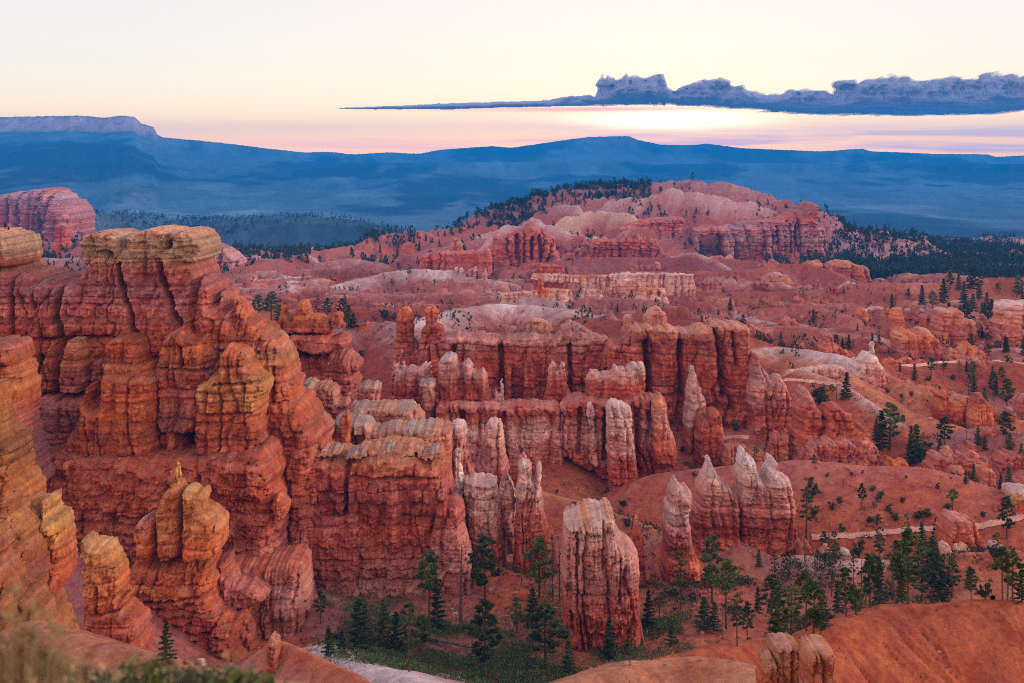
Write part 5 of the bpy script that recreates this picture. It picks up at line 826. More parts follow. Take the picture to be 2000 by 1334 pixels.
# ---------------------------------------------------------------- middle distance and the pink hill
RK('white_curtain', 'long pale curtain cliff with a dark doorway, below the pink hill', 'rock wall', 1020, [(1036, 545), (1040, 534), (1080, 534), (1120, 536), (1180, 537), (1200, 533), (1240, 532), (1290, 532), (1330, 533), (1355, 534), (1357, 550), (1360, 572), (1340, 572), (1300, 567), (1200, 565), (1120, 552), (1060, 552)], 7, [('sand', 533), ('pale', 540), ('pale', 552), ('pink', 570)], 471, cols=(5, 1.6), lay=.4, nz=1.0, run=.4, step=1.5, holes=[(1186, 550, 6, 11, 12)])
RK('white_curtain', 'lower pale curtain cliff left of the pale square towers', 'rock wall', 930, [(976, 585), (978, 572), (1000, 569), (1036, 568), (1060, 565), (1090, 563), (1116, 565), (1117, 586), (1100, 583), (1060, 580), (1020, 580), (990, 592)], 5, [('sand', 566), ('pale', 575), ('pale', 588)], 472, cols=(4.5, 1.4), lay=.4, nz=.9, run=.4, step=1.5)
RK('pale_square_tower', 'left of two pale square towers among the white badlands', 'rock tower', 900, [(1131, 600), (1133, 575), (1134, 564), (1155, 563), (1176, 565), (1177, 585), (1178, 605), (1131, 608)], 6, [('sand', 564), ('pale', 574), ('pink', 595)], 473, cols=(4.5, 1.2), lay=.4, nz=.8, run=.4, step=1.5)
RK('pale_square_tower', 'right of two pale square towers, pierced by a small hole', 'rock tower', 880, [(1240, 588), (1244, 572), (1250, 562), (1280, 561), (1298, 563), (1302, 580), (1308, 596), (1312, 608), (1270, 600), (1240, 600)], 6, [('sand', 561), ('pale', 572), ('pink', 595)], 474, cols=(4.5, 1.2), lay=.4, nz=.8, run=.4, step=1.5, holes=[(1286, 573, 3.5, 6, 9)])
RK('red_table', 'dark red table rock over the pale curtain cliff', 'rock wall', 1050, [(1042, 540), (1043, 520), (1060, 517), (1090, 517), (1102, 520), (1104, 536), (1090, 542)], 8, [('brick', 518), ('red', 532)], 475, cols=(6, 1.4), lay=.6, nz=1, step=1.5)
RK('rusty_fin', 'rusty red stem of rock standing under the red table', 'rock fin', 900, [(1040, 620), (1046, 590), (1050, 560), (1052, 545), (1060, 543), (1062, 560), (1070, 575), (1074, 600), (1068, 612), (1060, 622)], 5, [('red', 545), ('orange', 590), ('pink', 615)], 476, cols=(4, .8), lay=.6, nz=.8, step=1.5)
RK('red_butte', 'fluted red butte with a crenellated top under the white dome, left of the hill', 'butte', 1420, [(957, 500), (962, 470), (965, 462), (980, 458), (1000, 456), (1002, 449), (1018, 446), (1024, 440), (1030, 438), (1046, 440), (1052, 446), (1060, 443), (1066, 450), (1072, 456), (1084, 462), (1086, 480), (1092, 500), (1096, 512), (960, 515)], 20, [('soil', 440), ('rose', 458), ('red', 480), ('rose', 505)], 477, cols=(11, 5.0), lay=1.2, nz=1.6, step=1.3, cracks=[(3, 14, [(1008, 458), (1009, 500)]), (3, 14, [(1038, 462), (1037, 500)]), (3, 14, [(1052, 458), (1055, 500)])])
RK('red_bluff', 'low red bluff with a small tower behind, left of the fluted butte', 'rock wall', 1330, [(805, 520), (820, 500), (840, 492), (870, 488), (900, 490), (930, 488), (950, 482), (958, 486), (960, 500), (965, 524), (940, 528), (880, 522)], 14, [('rose', 484), ('red', 500), ('rose', 520)], 478, cols=(8, 3.0), lay=.8, nz=1.4, step=1.3)
RK('red_bluff', 'little square tower on the slope above the low red bluff', 'rock tower', 1450, [(876, 494), (880, 478), (884, 466), (898, 464), (902, 478), (904, 494)], 8, [('sand', 465), ('rose', 485)], 479, cols=(6, 1.5), lay=.8, nz=1.0, step=1.3)
RK('pale_teeth', 'white and red teeth along the foot of the low red bluff', 'hoodoo cluster', 1250, [(885, 540), (888, 520), (894, 512), (908, 514), (912, 522), (918, 512), (928, 511), (932, 522), (940, 520), (950, 530), (956, 545)], 6, [('pale', 514), ('pink', 535)], 480, cols=(4, 1.5), lay=.6, nz=1, step=1.3)
HC = [('rose', 398), ('soil', 425), ('mauve', 440), ('lilac', 460), ('mauve', 480), ('rose', 505)]
RK('hill_cliff', 'tall fluted cliff forming the right end of the pink hill', 'cliff', 1900, [(1380, 520), (1395, 470), (1410, 440), (1450, 432), (1490, 428), (1520, 422), (1545, 412), (1565, 404), (1574, 396), (1584, 395), (1590, 400), (1589, 420), (1588, 430), (1600, 436), (1606, 460), (1612, 500), (1616, 520)], 45, HC, 481, cols=(17, 9.0), lay=4.0, fine=1.0, nz=5.0, step=1.3, batter=.5, run=.8, kz=1.5, cracks=[(2.5, 30, [(1537, 440), (1538, 500)]), (2.5, 20, [(1502, 440), (1503, 490)])])
RK('hill_cliff', 'banded pink cliff in the middle of the pink hill, split by a wooded gully', 'cliff', 1850, [(1190, 500), (1194, 460), (1210, 440), (1240, 430), (1270, 425), (1310, 422), (1334, 424), (1330, 460), (1320, 500)], 30, [('rose', 424), ('red', 440), ('lilac', 470), ('mauve', 495)], 482, cols=(14, 5.0), lay=4.0, nz=4.0, step=1.3, kz=1.5)
RK('hill_cliff', 'pink bluff between the wooded gully and the tall fluted cliff', 'cliff', 1840, [(1342, 470), (1350, 445), (1370, 438), (1400, 440), (1424, 446), (1430, 470), (1434, 490), (1420, 470), (1400, 458), (1370, 462), (1350, 485)], 24, [('rose', 440), ('lilac', 465)], 483, cols=(12, 4.0), lay=3.0, nz=3.0, step=1.3, kz=1.5)
RK('red_ledges', 'flight of dark red ledges in front of the pink hill', 'rock ledges', 1560, [(1090, 505), (1110, 490), (1150, 478), (1170, 462), (1200, 455), (1240, 452), (1270, 462), (1290, 480), (1300, 500), (1310, 512), (1100, 512)], 26, [('rose', 455), ('red', 475), ('brick', 490), ('rose', 505)], 484, cols=(12, 3.0), lay=3.6, fine=1.4, nz=3.0, step=1.3, kz=1.3, batter=.8)
RK('red_castle_wall', 'square red wall at the right, where the pink hill meets the blue woods', 'rock wall', 1330, [(1560, 580), (1562, 540), (1566, 520), (1580, 508), (1600, 506), (1606, 512), (1626, 508), (1640, 506), (1654, 508), (1666, 514), (1688, 520), (1694, 536), (1700, 552), (1704, 575), (1620, 580)], 20, [('sand', 508), ('soil', 525), ('rose', 545), ('pink', 565)], 485, cols=(9, 3.0), lay=1.8, fine=.8, nz=1.8, step=1.3, cracks=[(2.5, 12, [(1600, 510), (1602, 560)])])
RK('red_castle_wall', 'banded red bluff left of the square red wall', 'rock wall', 1220, [(1480, 570), (1486, 545), (1500, 532), (1520, 530), (1540, 536), (1550, 555), (1552, 572)], 12, [('pink', 530), ('sand', 545), ('rose', 565)], 486, cols=(8, 2.4), lay=1.6, nz=1.6, step=1.3)
RK('red_castle_wall', 'low broken red parapet below the wooded gully of the pink hill', 'rock wall', 1500, [(1300, 512), (1305, 502), (1320, 496), (1345, 494), (1362, 500), (1378, 506), (1384, 500), (1400, 498), (1430, 498), (1438, 510), (1380, 514)], 10, [('pink', 496), ('rose', 508)], 487, cols=(7, 2), lay=1.2, nz=1.5, step=1.3)
RK('grey_point', 'dark flat topped point beyond the tall fluted cliff', 'cliff', 2250, [(1596, 470), (1600, 440), (1612, 440), (1614, 444), (1640, 440), (1648, 444), (1656, 456), (1668, 475), (1600, 485)], 30, [('forest', 440), ('mauve', 447), ('rose', 465)], 488, cols=(12, 4), lay=1.5, nz=2.5, step=1.3)
# far left
RK('pink_cliff', 'slanting pink and lilac cliff far left, pines along its tilted top', 'cliff', 3000, [(-260, 440), (-100, 410), (0, 382), (40, 375), (80, 369), (112, 365), (120, 366), (132, 378), (142, 388), (150, 392), (160, 405), (168, 418), (176, 436), (160, 445), (90, 446), (0, 450), (-260, 455)], 80, [('rose', 366), ('lilac', 385), ('mauve', 405), ('rose', 430)], 491, cols=(26, 14), lay=4, fine=1.5, nz=6, step=1.2, kz=1.4, batter=.4, run=1.5)
RK('pink_bluff', 'pale pink bluff peeping out right behind the tan caps', 'cliff', 1700, [(400, 540), (408, 490), (414, 468), (424, 472), (440, 478), (455, 488), (466, 498), (476, 504), (470, 520), (440, 540)], 25, [('mauve', 468), ('pink', 490), ('lilac', 505), ('mauve', 520)], 492, cols=(10, 4), lay=3, nz=3, step=1.2)
RK('rock_nub', 'small red butte among pines below the slanting cliff', 'butte', 1850, [(108, 462), (112, 440), (120, 436), (136, 438), (142, 460)], 12, [('rose', 438), ('red', 455)], 493, cols=(8, 2), lay=1.5, nz=1.5, step=1.2)

# ---------------------------------------------------------------- many smaller outcrops, each traced as a comb of teeth at its own place
orng = random.Random(21); OUT = []
def outcrop(px, py, w, h, st, seed):
    p = ground_hit(px, py)
    if p is None or p[1] < 330: return
    Y = float(p[1]) ; n = max(3, int(w / 7)); top = []
    for i in range(n + 1):
        u = i / n; e = math.sin(math.pi * (0.08 + 0.84 * u)) ** 0.6
        top.append((px + w * (u - .5) + orng.uniform(-.12, .12) * w / n, py - h * e * orng.uniform(.55, 1.0)))
        if orng.random() < .55: top.append((px + w * (u - .5) + w / n * .45, py - h * e * orng.uniform(.30, .75)))
    poly = [(px - w * .56, py + 3)] + top + [(px + w * .56, py + 3)]
    m = Y / 400; dep = min(w * Y / F * .38, 9 * m)
    col = [(st[0], py - h), (st[1], py - h * .55), (st[2], py)]
    ob = rock('rock_outcrop', poly, Y + dep * .5, dep, cols=(2.4 * m, .8 * m), lay=.9 * m, fine=.3 * m, nz=.9 * m, stops=col, seed=seed, step=1.4, ext=5, ea=1.5, batter=.5, bs=max(1, m * .8))
    ob['category'] = 'rock outcrop'; OUT.append((px, py - h / 2, w, h, st, ob))
for (x0, x1, y0, y1, n, w0, w1, h0, h1, sts) in [
    (1400, 1850, 575, 690, 20, 26, 75, 14, 36, [('pink', 'rose', 'red'), ('sand', 'orange', 'rose'), ('fog', 'rose', 'soil')]),
    (1860, 1990, 590, 720, 9, 25, 55, 18, 40, [('fog', 'sand', 'rose')]), (1760, 1990, 810, 890, 9, 25, 55, 14, 30, [('pink', 'rose', 'orange'), ('lilac', 'rose', 'red')]),
    (1040, 1560, 478, 560, 20, 35, 100, 12, 26, [('pink', 'red', 'rose'), ('rose', 'brick', 'rose'), ('lilac', 'rose', 'brick')]),
    (450, 1000, 535, 640, 12, 25, 60, 8, 18, [('pink', 'rose', 'red'), ('fog', 'rose', 'soil')]), (1500, 1700, 560, 600, 3, 30, 60, 12, 20, [('sand', 'rose', 'red')]),
    (1380, 1520, 830, 880, 4, 20, 40, 14, 28, [('rose', 'red', 'soil')]), (1700, 1800, 1085, 1130, 2, 15, 26, 8, 14, [('pink', 'rose', 'soil')])]:
    for _ in range(n):
        outcrop(orng.uniform(x0, x1), orng.uniform(y0, y1), orng.uniform(w0, w1), orng.uniform(h0, h1), orng.choice(sts), 700 + len(OUT))
# ---------------------------------------------------------------- trees
def leaf_material(name, c1, c2):
    m, k, b = principled(name, 0.8)
    ge = k.n.new('ShaderNodeNewGeometry'); oi = k.n.new('ShaderNodeObjectInfo')
    n = k.noise(ge.outputs['Position'], 0.7, 3, 0.6)
    f = k.math('ADD', k.math('MULTIPLY', k.math('SUBTRACT', n, 0.35), 1.8), k.math('MULTIPLY', k.math('SUBTRACT', oi.outputs['Random'], 0.5), 0.7), clamp=True)
    k.l.new(k.mix(f, (*lin(c1), 1), (*lin(c2), 1)), b.inputs['Base Color'])
    return m
MAT_PINE = leaf_material('pine_needles', (46, 62, 38), (126, 138, 70))
MAT_FIR = leaf_material('fir_needles', (38, 56, 42), (96, 116, 70))
MAT_SCRUB = leaf_material('scrub_leaves', (44, 56, 40), (96, 104, 66))
MAT_MEADOW = leaf_material('meadow_leaves', (66, 84, 54), (120, 132, 78))
MAT_FAR_TREE = leaf_material('far_needles', (30, 42, 34), (58, 72, 50))
def bark_material():
    m, k, b = principled('bark', 0.95)
    ge = k.n.new('ShaderNodeNewGeometry'); n = k.noise(ge.outputs['Position'], 1.5, 5, 0.7)
    k.l.new(k.ramp(n, [(0.3, tuple(lin((52, 40, 36)))), (0.7, tuple(lin((112, 84, 70))))]), b.inputs['Base Color']); return m
MAT_BARK = bark_material()
def grey_bark():
    m, k, b = principled('weathered_wood', 0.95)
    ge = k.n.new('ShaderNodeNewGeometry'); n = k.noise(ge.outputs['Position'], 1.5, 5, 0.7)
    k.l.new(k.ramp(n, [(0.3, tuple(lin((44, 38, 38)))), (0.7, tuple(lin((120, 108, 104))))]), b.inputs['Base Color']); return m
MAT_DEAD = grey_bark()
class MB:
    def __init__(s): s.v = []; s.q = []; s.t = []; s.n = 0
    def tube(s, pts, rad, sides=6):
        pts = [Vector(p) for p in pts]; base = s.n
        for i, p in enumerate(pts):
            d = (pts[min(i + 1, len(pts) - 1)] - pts[max(i - 1, 0)]).normalized()
            a = d.orthogonal().normalized(); b = d.cross(a)
            for k in range(sides):
                w = 2 * math.pi * k / sides; s.v.append(tuple(p + (a * math.cos(w) + b * math.sin(w)) * rad[i]))
        s.n += len(pts) * sides
        for i in range(len(pts) - 1):
            for k in range(sides):
                k2 = (k + 1) % sides; o = base + i * sides
                s.q.append((o + k, o + k2, o + sides + k2, o + sides + k))
        s.t.append((base + (len(pts) - 1) * sides, base + (len(pts) - 1) * sides + 1, base + (len(pts) - 1) * sides + 2))
    def tufts(s, c, rad, n, size, rng, flat=0.7):
        """a clump of small needle sprays scattered through a ball"""
        c = np.asarray(c, float)
        d = rng.normal(size=(n, 3)); d /= np.linalg.norm(d, axis=1)[:, None] + 1e-9
        p = c + d * (rad * rng.uniform(0.25, 1.0, (n, 1))) * np.array([1, 1, flat])
        u = rng.normal(size=(n, 3)); u[:, 2] = np.abs(u[:, 2]) * 0.6; u /= np.linalg.norm(u, axis=1)[:, None]
        w = np.cross(u, rng.normal(size=(n, 3))); w /= np.linalg.norm(w, axis=1)[:, None] + 1e-9
        sz = size * rng.uniform(0.6, 1.4, (n, 1))
        vs = np.stack([p - w * sz * 0.38, p + w * sz * 0.38, p + u * sz], 1).reshape(-1, 3)
        s.v += [tuple(x) for x in vs]
        s.t += [(s.n + 3 * i, s.n + 3 * i + 1, s.n + 3 * i + 2) for i in range(n)]; s.n += 3 * n
    def mesh(s, name, mat, smooth_shade=False):
        return mesh_from(name, np.array(s.v), s.q, mat, tris=s.t, smooth_shade=smooth_shade, link=False)
def make_tree(kind, seed):
    """unit-height tree standing at the origin: returns (trunk, crown) objects not yet linked"""
    rng = np.random.RandomState(seed); tr = MB(); cr = MB()
    bend = rng.normal(0, 0.012, 2)
    def axis(h): return np.array([bend[0] * math.sin(h * 3), bend[1] * math.sin(h * 2.3 + 1), h])
    hs = np.linspace(0, 0.97, 9)
    r0 = dict(pine=.017, tall=.015, fir=.015, snag=.016, juniper=.04, sparse=.014, low=.018)[kind]
    tr.tube([axis(h) for h in hs], [r0 * (1 - 0.85 * h) + 0.002 for h in hs], 7)
    if kind in ('pine', 'tall', 'sparse'):
        h0 = dict(pine=.30, tall=.55, sparse=.35)[kind]; nb = dict(pine=30, tall=22, sparse=15)[kind]; wid = dict(pine=.22, tall=.18, sparse=.18)[kind]
        for i in range(nb):
            h = h0 + (0.98 - h0) * ((i + rng.uniform(0, .8)) / nb); u = (h - h0) / (1 - h0)
            L = wid * (math.sin(math.pi * (0.18 + 0.80 * u)) ** 0.8) * rng.uniform(0.55, 1.2); a = i * 2.4 + rng.uniform(-.5, .5)
            d = np.array([math.cos(a), math.sin(a), rng.uniform(-0.15, 0.35)]); s0 = axis(h)
            e = s0 + d * L; mid = s0 + d * L * .5 + np.array([0, 0, -0.01])
            tr.tube([s0, mid, e], [.0042, .003, .0012], 4)
            k = 3 if kind != 'sparse' else 2
            for j in range(k):
                c = s0 + d * L * (0.45 + 0.55 * (j + rng.uniform(0, .6)) / k) + rng.normal(0, 0.012, 3)
                cr.tufts(c, 0.042 * rng.uniform(.7, 1.25), 46 if kind != 'sparse' else 30, 0.030, rng, .75)
        cr.tufts(axis(0.975), 0.03, 24, 0.028, rng, 1.2)
        for i in range(6):
            h = rng.uniform(0.15, h0); a = rng.uniform(0, 6.28); L = wid * rng.uniform(.25, .6)
            tr.tube([axis(h), axis(h) + np.array([math.cos(a), math.sin(a), -.1]) * L], [.003, .001], 4)
    elif kind in ('fir', 'low'):
        nb = 46; wid = .18 if kind == 'fir' else .23
        for i in range(nb):
            h = 0.07 + 0.90 * (i / nb); L = wid * (1 - h) ** 0.75 * rng.uniform(0.65, 1.15) + 0.01; a = i * 2.4 + rng.uniform(-.4, .4)
            d = np.array([math.cos(a), math.sin(a), -0.18 + 0.4 * h]); s0 = axis(h)
            tr.tube([s0, s0 + d * L], [.003, .001], 4)
            k = 3 if h < .6 else 2
            for j in range(k):
                cr.tufts(s0 + d * L * (0.25 + 0.75 * (j + .5) / k), 0.036 * (1.3 - .6 * h), 34, 0.030, rng, .6)
        cr.tufts(axis(0.97), 0.014, 18, 0.03, rng, 2.0)
    elif kind == 'snag':
        for i in range(16):
            h = rng.uniform(0.25, 0.95); a = rng.uniform(0, 6.28); L = rng.uniform(.03, .12) * (1.2 - h)
            s0 = axis(h); d = np.array([math.cos(a), math.sin(a), rng.uniform(-.3, .5)])
            tr.tube([s0, s0 + d * L * .6, s0 + d * L + np.array([0, 0, rng.uniform(-.02, .03)])], [.004, .0025, .001], 4)
    elif kind == 'juniper':
        for i in range(12):
            a = rng.uniform(0, 6.28); e = np.array([math.cos(a) * rng.uniform(.1, .36), math.sin(a) * rng.uniform(.1, .36), rng.uniform(.3, .95)])
            tr.tube([(0, 0, .05), e * .6, e], [.02, .012, .004], 4)
            for j in range(3): cr.tufts(e * rng.uniform(.7, 1.05) + rng.normal(0, .05, 3), 0.13, 34, 0.07, rng, .8)
    t = tr.mesh('trunk', MAT_DEAD if kind == 'snag' else MAT_BARK, True)
    c = cr.mesh('crown', MAT_FIR if kind in ('fir', 'low') else (MAT_SCRUB if kind == 'juniper' else MAT_PINE)) if cr.n else None
    return t, c
KINDS = {}
for kk, nvar in (('pine', 4), ('tall', 3), ('fir', 3), ('snag', 3), ('juniper', 3), ('sparse', 3), ('low', 2)):
    KINDS[kk] = [make_tree(kk, 900 + 17 * i + len(kk) * 3) for i in range(nvar)]
TREES = []        # (px, py, Y, kind, height, object)
trng = random.Random(8)
NAMES = dict(pine='pine_tree', tall='pine_tree', fir='fir_tree', low='fir_tree', sparse='pine_tree', snag='dead_tree', juniper='juniper_bush')
CATS = dict(pine='pine tree', tall='pine tree', fir='fir tree', low='fir tree', sparse='pine tree', snag='dead tree', juniper='bush')
def plant(px, py, h_px, kind, wide=1.0, loc=None, lean=0.0):
    p = loc if loc is not None else ground_hit(px, py)
    if p is None: return None
    Y = p[1]; H = h_px * Y / F
    r = empty(NAMES[kind], (float(p[0]), float(p[1]), float(p[2]) - 0.012 * H), cat=CATS[kind])
    r.scale = (H * wide, H * wide, H); r.rotation_euler = (lean * 0.3, lean, trng.uniform(0, 6.28))
    t, c = trng.choice(KINDS[kind])
    for part in (t, c):
        if part is None: continue
        o = part.copy(); COL.objects.link(o); o.parent = r
    TREES.append([px, py - h_px / 2, Y, kind, h_px, r]); return r
# near trees, one by one: photo column, row of the foot, height in photo pixels
for a in [
    (812, 1142, 115, 'fir', .8), (840, 1241, 165, 'tall', .9), (855, 1236, 105, 'low', .9), (902, 1236, 182, 'snag', 1.1), (900, 1120, 60, 'sparse', 1.1), (922, 1150, 70, 'pine', 1.1), (948, 1180, 135, 'pine', 1.0), (948, 1334, 165, 'pine', .9), (1067, 1306, 126, 'pine', 1.4), (1052, 1168, 120, 'pine', 1.1),
    (1040, 1215, 70, 'low', 1.2), (1080, 1174, 138, 'snag', .8), (1092, 1172, 118, 'snag', .8), (1100, 1150, 75, 'sparse', 1), (700, 1278, 112, 'low', 1.0), (713, 1262, 85, 'low', 1.0), (748, 1272, 104, 'low', .9), (773, 1282, 90, 'low', .9), (790, 1270, 60, 'low', 1), (800, 1312, 138, 'sparse', 1.0),
    (822, 1275, 75, 'pine', 1.1), (626, 1218, 66, 'pine', .8), (641, 1282, 62, 'fir', 1.2), (668, 1276, 46, 'low', 1.2), (655, 1262, 30, 'juniper', 1.0), (989, 1113, 92, 'snag', .8), (1267, 1228, 78, 'low', .9), (1190, 1290, 84, 'fir', .9), (1164, 1280, 70, 'snag', 1.1), (1192, 1286, 40, 'juniper', .8),
    (1288, 1210, 72, 'snag', .8), (1328, 1186, 110, 'sparse', .9), (1375, 1232, 68, 'low', 1.5), (1391, 1178, 135, 'pine', .8), (1420, 1230, 140, 'tall', .9), (1412, 1240, 60, 'snag', 1), (1440, 1262, 105, 'sparse', 1.0), (1460, 1250, 75, 'pine', .9), (1480, 1196, 52, 'fir', 1), (1482, 1108, 36, 'fir', 1.2),
    (1512, 1140, 64, 'sparse', .9), (1533, 1146, 62, 'sparse', .8), (1545, 1103, 48, 'sparse', .6), (1510, 1215, 95, 'pine', 1.2), (1520, 1250, 110, 'low', 1.1), (1545, 1248, 105, 'pine', 1.1), (1573, 1232, 118, 'tall', .9), (1590, 1238, 100, 'pine', 1.0), (1606, 1228, 80, 'low', 1.0), (1624, 1166, 78, 'sparse', .9),
    (1650, 1204, 98, 'pine', .9), (1636, 1196, 60, 'low', .9), (1672, 1200, 60, 'juniper', .7), (1700, 1188, 105, 'pine', .9), (1690, 1182, 80, 'snag', .8), (1684, 1150, 80, 'snag', .8), (1718, 1180, 85, 'low', .9), (1744, 1170, 122, 'snag', 1.2), (1775, 1180, 145, 'pine', 1.0), (1762, 1178, 60, 'low', 1.2),
    (1800, 1176, 66, 'pine', 1.2), (1822, 1176, 104, 'pine', .9), (1840, 1174, 62, 'low', 1.2), (1860, 1168, 76, 'pine', .9), (1893, 1150, 45, 'low', 1.1), (1897, 1172, 64, 'pine', .9), (1925, 1172, 40, 'juniper', .9), (1958, 1172, 105, 'tall', 1.0), (1978, 1174, 100, 'pine', 1.0), (1996, 1176, 66, 'low', 1.2),
    (1715, 1070, 66, 'sparse', 1.0), (1718, 1092, 50, 'pine', 1.1), (1678, 1090, 42, 'juniper', .8), (1667, 1140, 60, 'sparse', .8), (1632, 1100, 46, 'pine', .8), (1620, 1120, 62, 'sparse', .9), (1750, 1098, 44, 'pine', 1.1), (1772, 1060, 60, 'sparse', .9), (1800, 1070, 52, 'low', 1.1), (1830, 1070, 62, 'low', 1.1),
    (1820, 1092, 44, 'pine', 1.2), (1876, 1068, 70, 'sparse', 1.0), (1862, 1002, 48, 'tall', 1.2), (1966, 1054, 86, 'pine', .9), (1940, 1090, 24, 'juniper', 1), (1575, 1052, 100, 'sparse', 1.2), (1586, 972, 42, 'juniper', .8), (1683, 988, 44, 'pine', .9), (1648, 956, 22, 'sparse', 1), (1831, 956, 14, 'juniper', .8),
    (1590, 1010, 24, 'juniper', .9), (1640, 985, 16, 'juniper', 1), (1625, 998, 20, 'juniper', .9), (1700, 1022, 16, 'juniper', 1.2), (1735, 1000, 15, 'juniper', 1), (1748, 1018, 20, 'juniper', 1.2), (1720, 975, 18, 'juniper', 1), (1705, 960, 14, 'juniper', 1), (1762, 982, 12, 'juniper', 1.2), (1795, 1014, 20, 'juniper', 1.5),
    (1810, 1012, 20, 'juniper', 1.2), (1852, 995, 14, 'juniper', 1.4), (1920, 1012, 14, 'juniper', 1), (1770, 935, 8, 'juniper', 1), (1616, 932, 10, 'juniper', 1), (1663, 930, 10, 'juniper', 1), (1685, 925, 8, 'juniper', 1), (1644, 1040, 18, 'juniper', 1.1), (1238, 1045, 40, 'low', .9), (1225, 1030, 20, 'juniper', 1),
    (985, 1020, 60, 'pine', .7), (1018, 1048, 46, 'pine', .9), (1000, 1062, 26, 'juniper', 1.2), (1048, 1062, 30, 'low', 1), (1120, 990, 12, 'juniper', 1.2), (1152, 990, 26, 'snag', 1), (1088, 965, 10, 'juniper', 1), (1150, 905, 26, 'sparse', .8), (1216, 990, 14, 'juniper', 1.4), (1356, 930, 10, 'juniper', 1.5),
    (1418, 774, 48, 'fir', .9), (1425, 790, 22, 'low', 1.2), (1440, 800, 18, 'juniper', 1), (1467, 835, 62, 'low', 1.3), (1452, 810, 30, 'low', 1.0), (1478, 790, 26, 'sparse', 1), (1432, 820, 22, 'juniper', 1), (1436, 842, 22, 'juniper', 1), (1544, 862, 82, 'fir', 1.1), (1545, 850, 60, 'low', .8),
    (1600, 792, 44, 'juniper', 1.0), (1612, 800, 26, 'juniper', .9), (1625, 782, 32, 'tall', 1.1), (1634, 782, 45, 'snag', .8), (1654, 778, 52, 'fir', 1.2), (1645, 782, 22, 'low', 1.2), (1500, 872, 28, 'fir', 1.1), (1356, 880, 22, 'fir', 1.2), (1333, 884, 14, 'juniper', 1), (1430, 900, 22, 'low', 1.2),
    (1478, 905, 38, 'tall', 1), (1590, 905, 20, 'low', 1.4), (1650, 905, 26, 'low', 1.6), (1722, 880, 80, 'low', 1.0), (1738, 880, 95, 'pine', 1.1), (1712, 860, 44, 'low', 1), (1764, 840, 30, 'tall', 1.2), (1756, 830, 20, 'sparse', 1), (1790, 905, 78, 'fir', 1.2), (1778, 908, 50, 'low', 1.2),
    (1800, 900, 40, 'juniper', 1.1), (1832, 870, 60, 'snag', .8), (1846, 875, 62, 'pine', 1.2), (1836, 885, 30, 'low', 1.2), (1866, 870, 50, 'snag', .8), (1888, 860, 50, 'snag', .8), (1910, 870, 36, 'low', 1.2), (1920, 868, 34, 'snag', 1), (1924, 880, 30, 'low', 1.2), (1966, 866, 62, 'pine', 1.1),
    (1972, 880, 36, 'low', 1.4), (1886, 945, 26, 'fir', 1.3), (1902, 940, 34, 'low', 1), (1970, 950, 40, 'fir', 1.2), (1955, 955, 30, 'low', 1), (1995, 905, 40, 'low', 1.2), (1758, 726, 18, 'fir', 1.4), (1830, 722, 22, 'sparse', 1.2), (1846, 718, 12, 'juniper', 1), (1900, 735, 30, 'pine', 1.2),
    (1898, 750, 34, 'pine', 1), (1956, 745, 30, 'pine', 1.2), (1946, 772, 30, 'fir', 1.1), (1968, 800, 62, 'pine', 1.1), (1940, 790, 20, 'sparse', 1), (1815, 745, 14, 'juniper', 1.2), (1862, 742, 12, 'juniper', 1.2), (1760, 778, 10, 'juniper', 1.2), (1733, 770, 14, 'juniper', 1), (1780, 775, 12, 'juniper', 1),
    (816, 716, 44, 'fir', 1.0), (703, 858, 24, 'pine', 1.3), (726, 866, 10, 'juniper', 1.5), (820, 885, 9, 'juniper', 1.6), (505, 625, 50, 'pine', 1.2), (530, 625, 55, 'pine', 1.4), (545, 628, 34, 'low', 1.6), (556, 612, 22, 'low', 1.4), (495, 615, 30, 'low', 1.4), (620, 622, 40, 'sparse', 1.2),
    (640, 622, 40, 'pine', 1.3), (655, 622, 42, 'snag', 1), (668, 628, 46, 'pine', 1), (680, 640, 46, 'low', 1.5), (690, 640, 30, 'low', 1.4), (750, 625, 22, 'juniper', 1), (770, 626, 18, 'juniper', .9), (720, 612, 26, 'sparse', 1), (880, 618, 34, 'sparse', .9), (705, 695, 12, 'juniper', 1.2),
    (1602, 1246, 60, 'pine', 1.2), (1708, 1180, 96, 'tall', 1), (1755, 1176, 100, 'tall', .9), (1832, 1174, 92, 'pine', 1), (1968, 1172, 120, 'snag', .9), (1395, 1234, 60, 'low', 1.1), (1312, 1262, 50, 'low', 1.2), (1230, 1300, 60, 'sparse', 1.1), (1110, 1320, 70, 'low', 1.0), (1010, 1236, 70, 'pine', 1.0),
    (325, 1292, 80, 'low', 1.1), (222, 545, 8, 'juniper', 2.0), (80, 522, 8, 'juniper', 1.6), (150, 1080, 20, 'juniper', .7),
]:
    plant(a[0], a[1], a[2], a[3], a[4] * 1.1)
NEAR_TREES = len(TREES)
# farther trees, scattered one by one over the slopes where the photo has them: area, count, height range
for (x0, x1, y0, y1, n, h0, h1, kinds) in [
    (1700, 2000, 580, 700, 26, 20, 46, 'fir pine low sparse snag'), (1780, 2000, 720, 900, 22, 20, 50, 'pine snag fir sparse'), (1560, 2000, 1040, 1120, 14, 30, 70, 'sparse pine snag'),
    (1380, 2000, 560, 700, 46, 12, 30, 'pine fir sparse low snag'), (1840, 2000, 560, 700, 26, 22, 50, 'fir low pine'), (1200, 1500, 570, 640, 14, 10, 26, 'fir sparse snag'),
    (440, 900, 500, 600, 30, 8, 18, 'sparse pine snag'), (700, 900, 455, 520, 24, 10, 20, 'fir pine low'), (900, 1300, 500, 620, 24, 8, 18, 'sparse fir snag')]:
    for _ in range(n):
        if len(TREES) >= 520: break
        plant(trng.uniform(x0, x1), trng.uniform(y0, y1), trng.uniform(h0, h1), trng.choice(kinds.split()), 1.25)
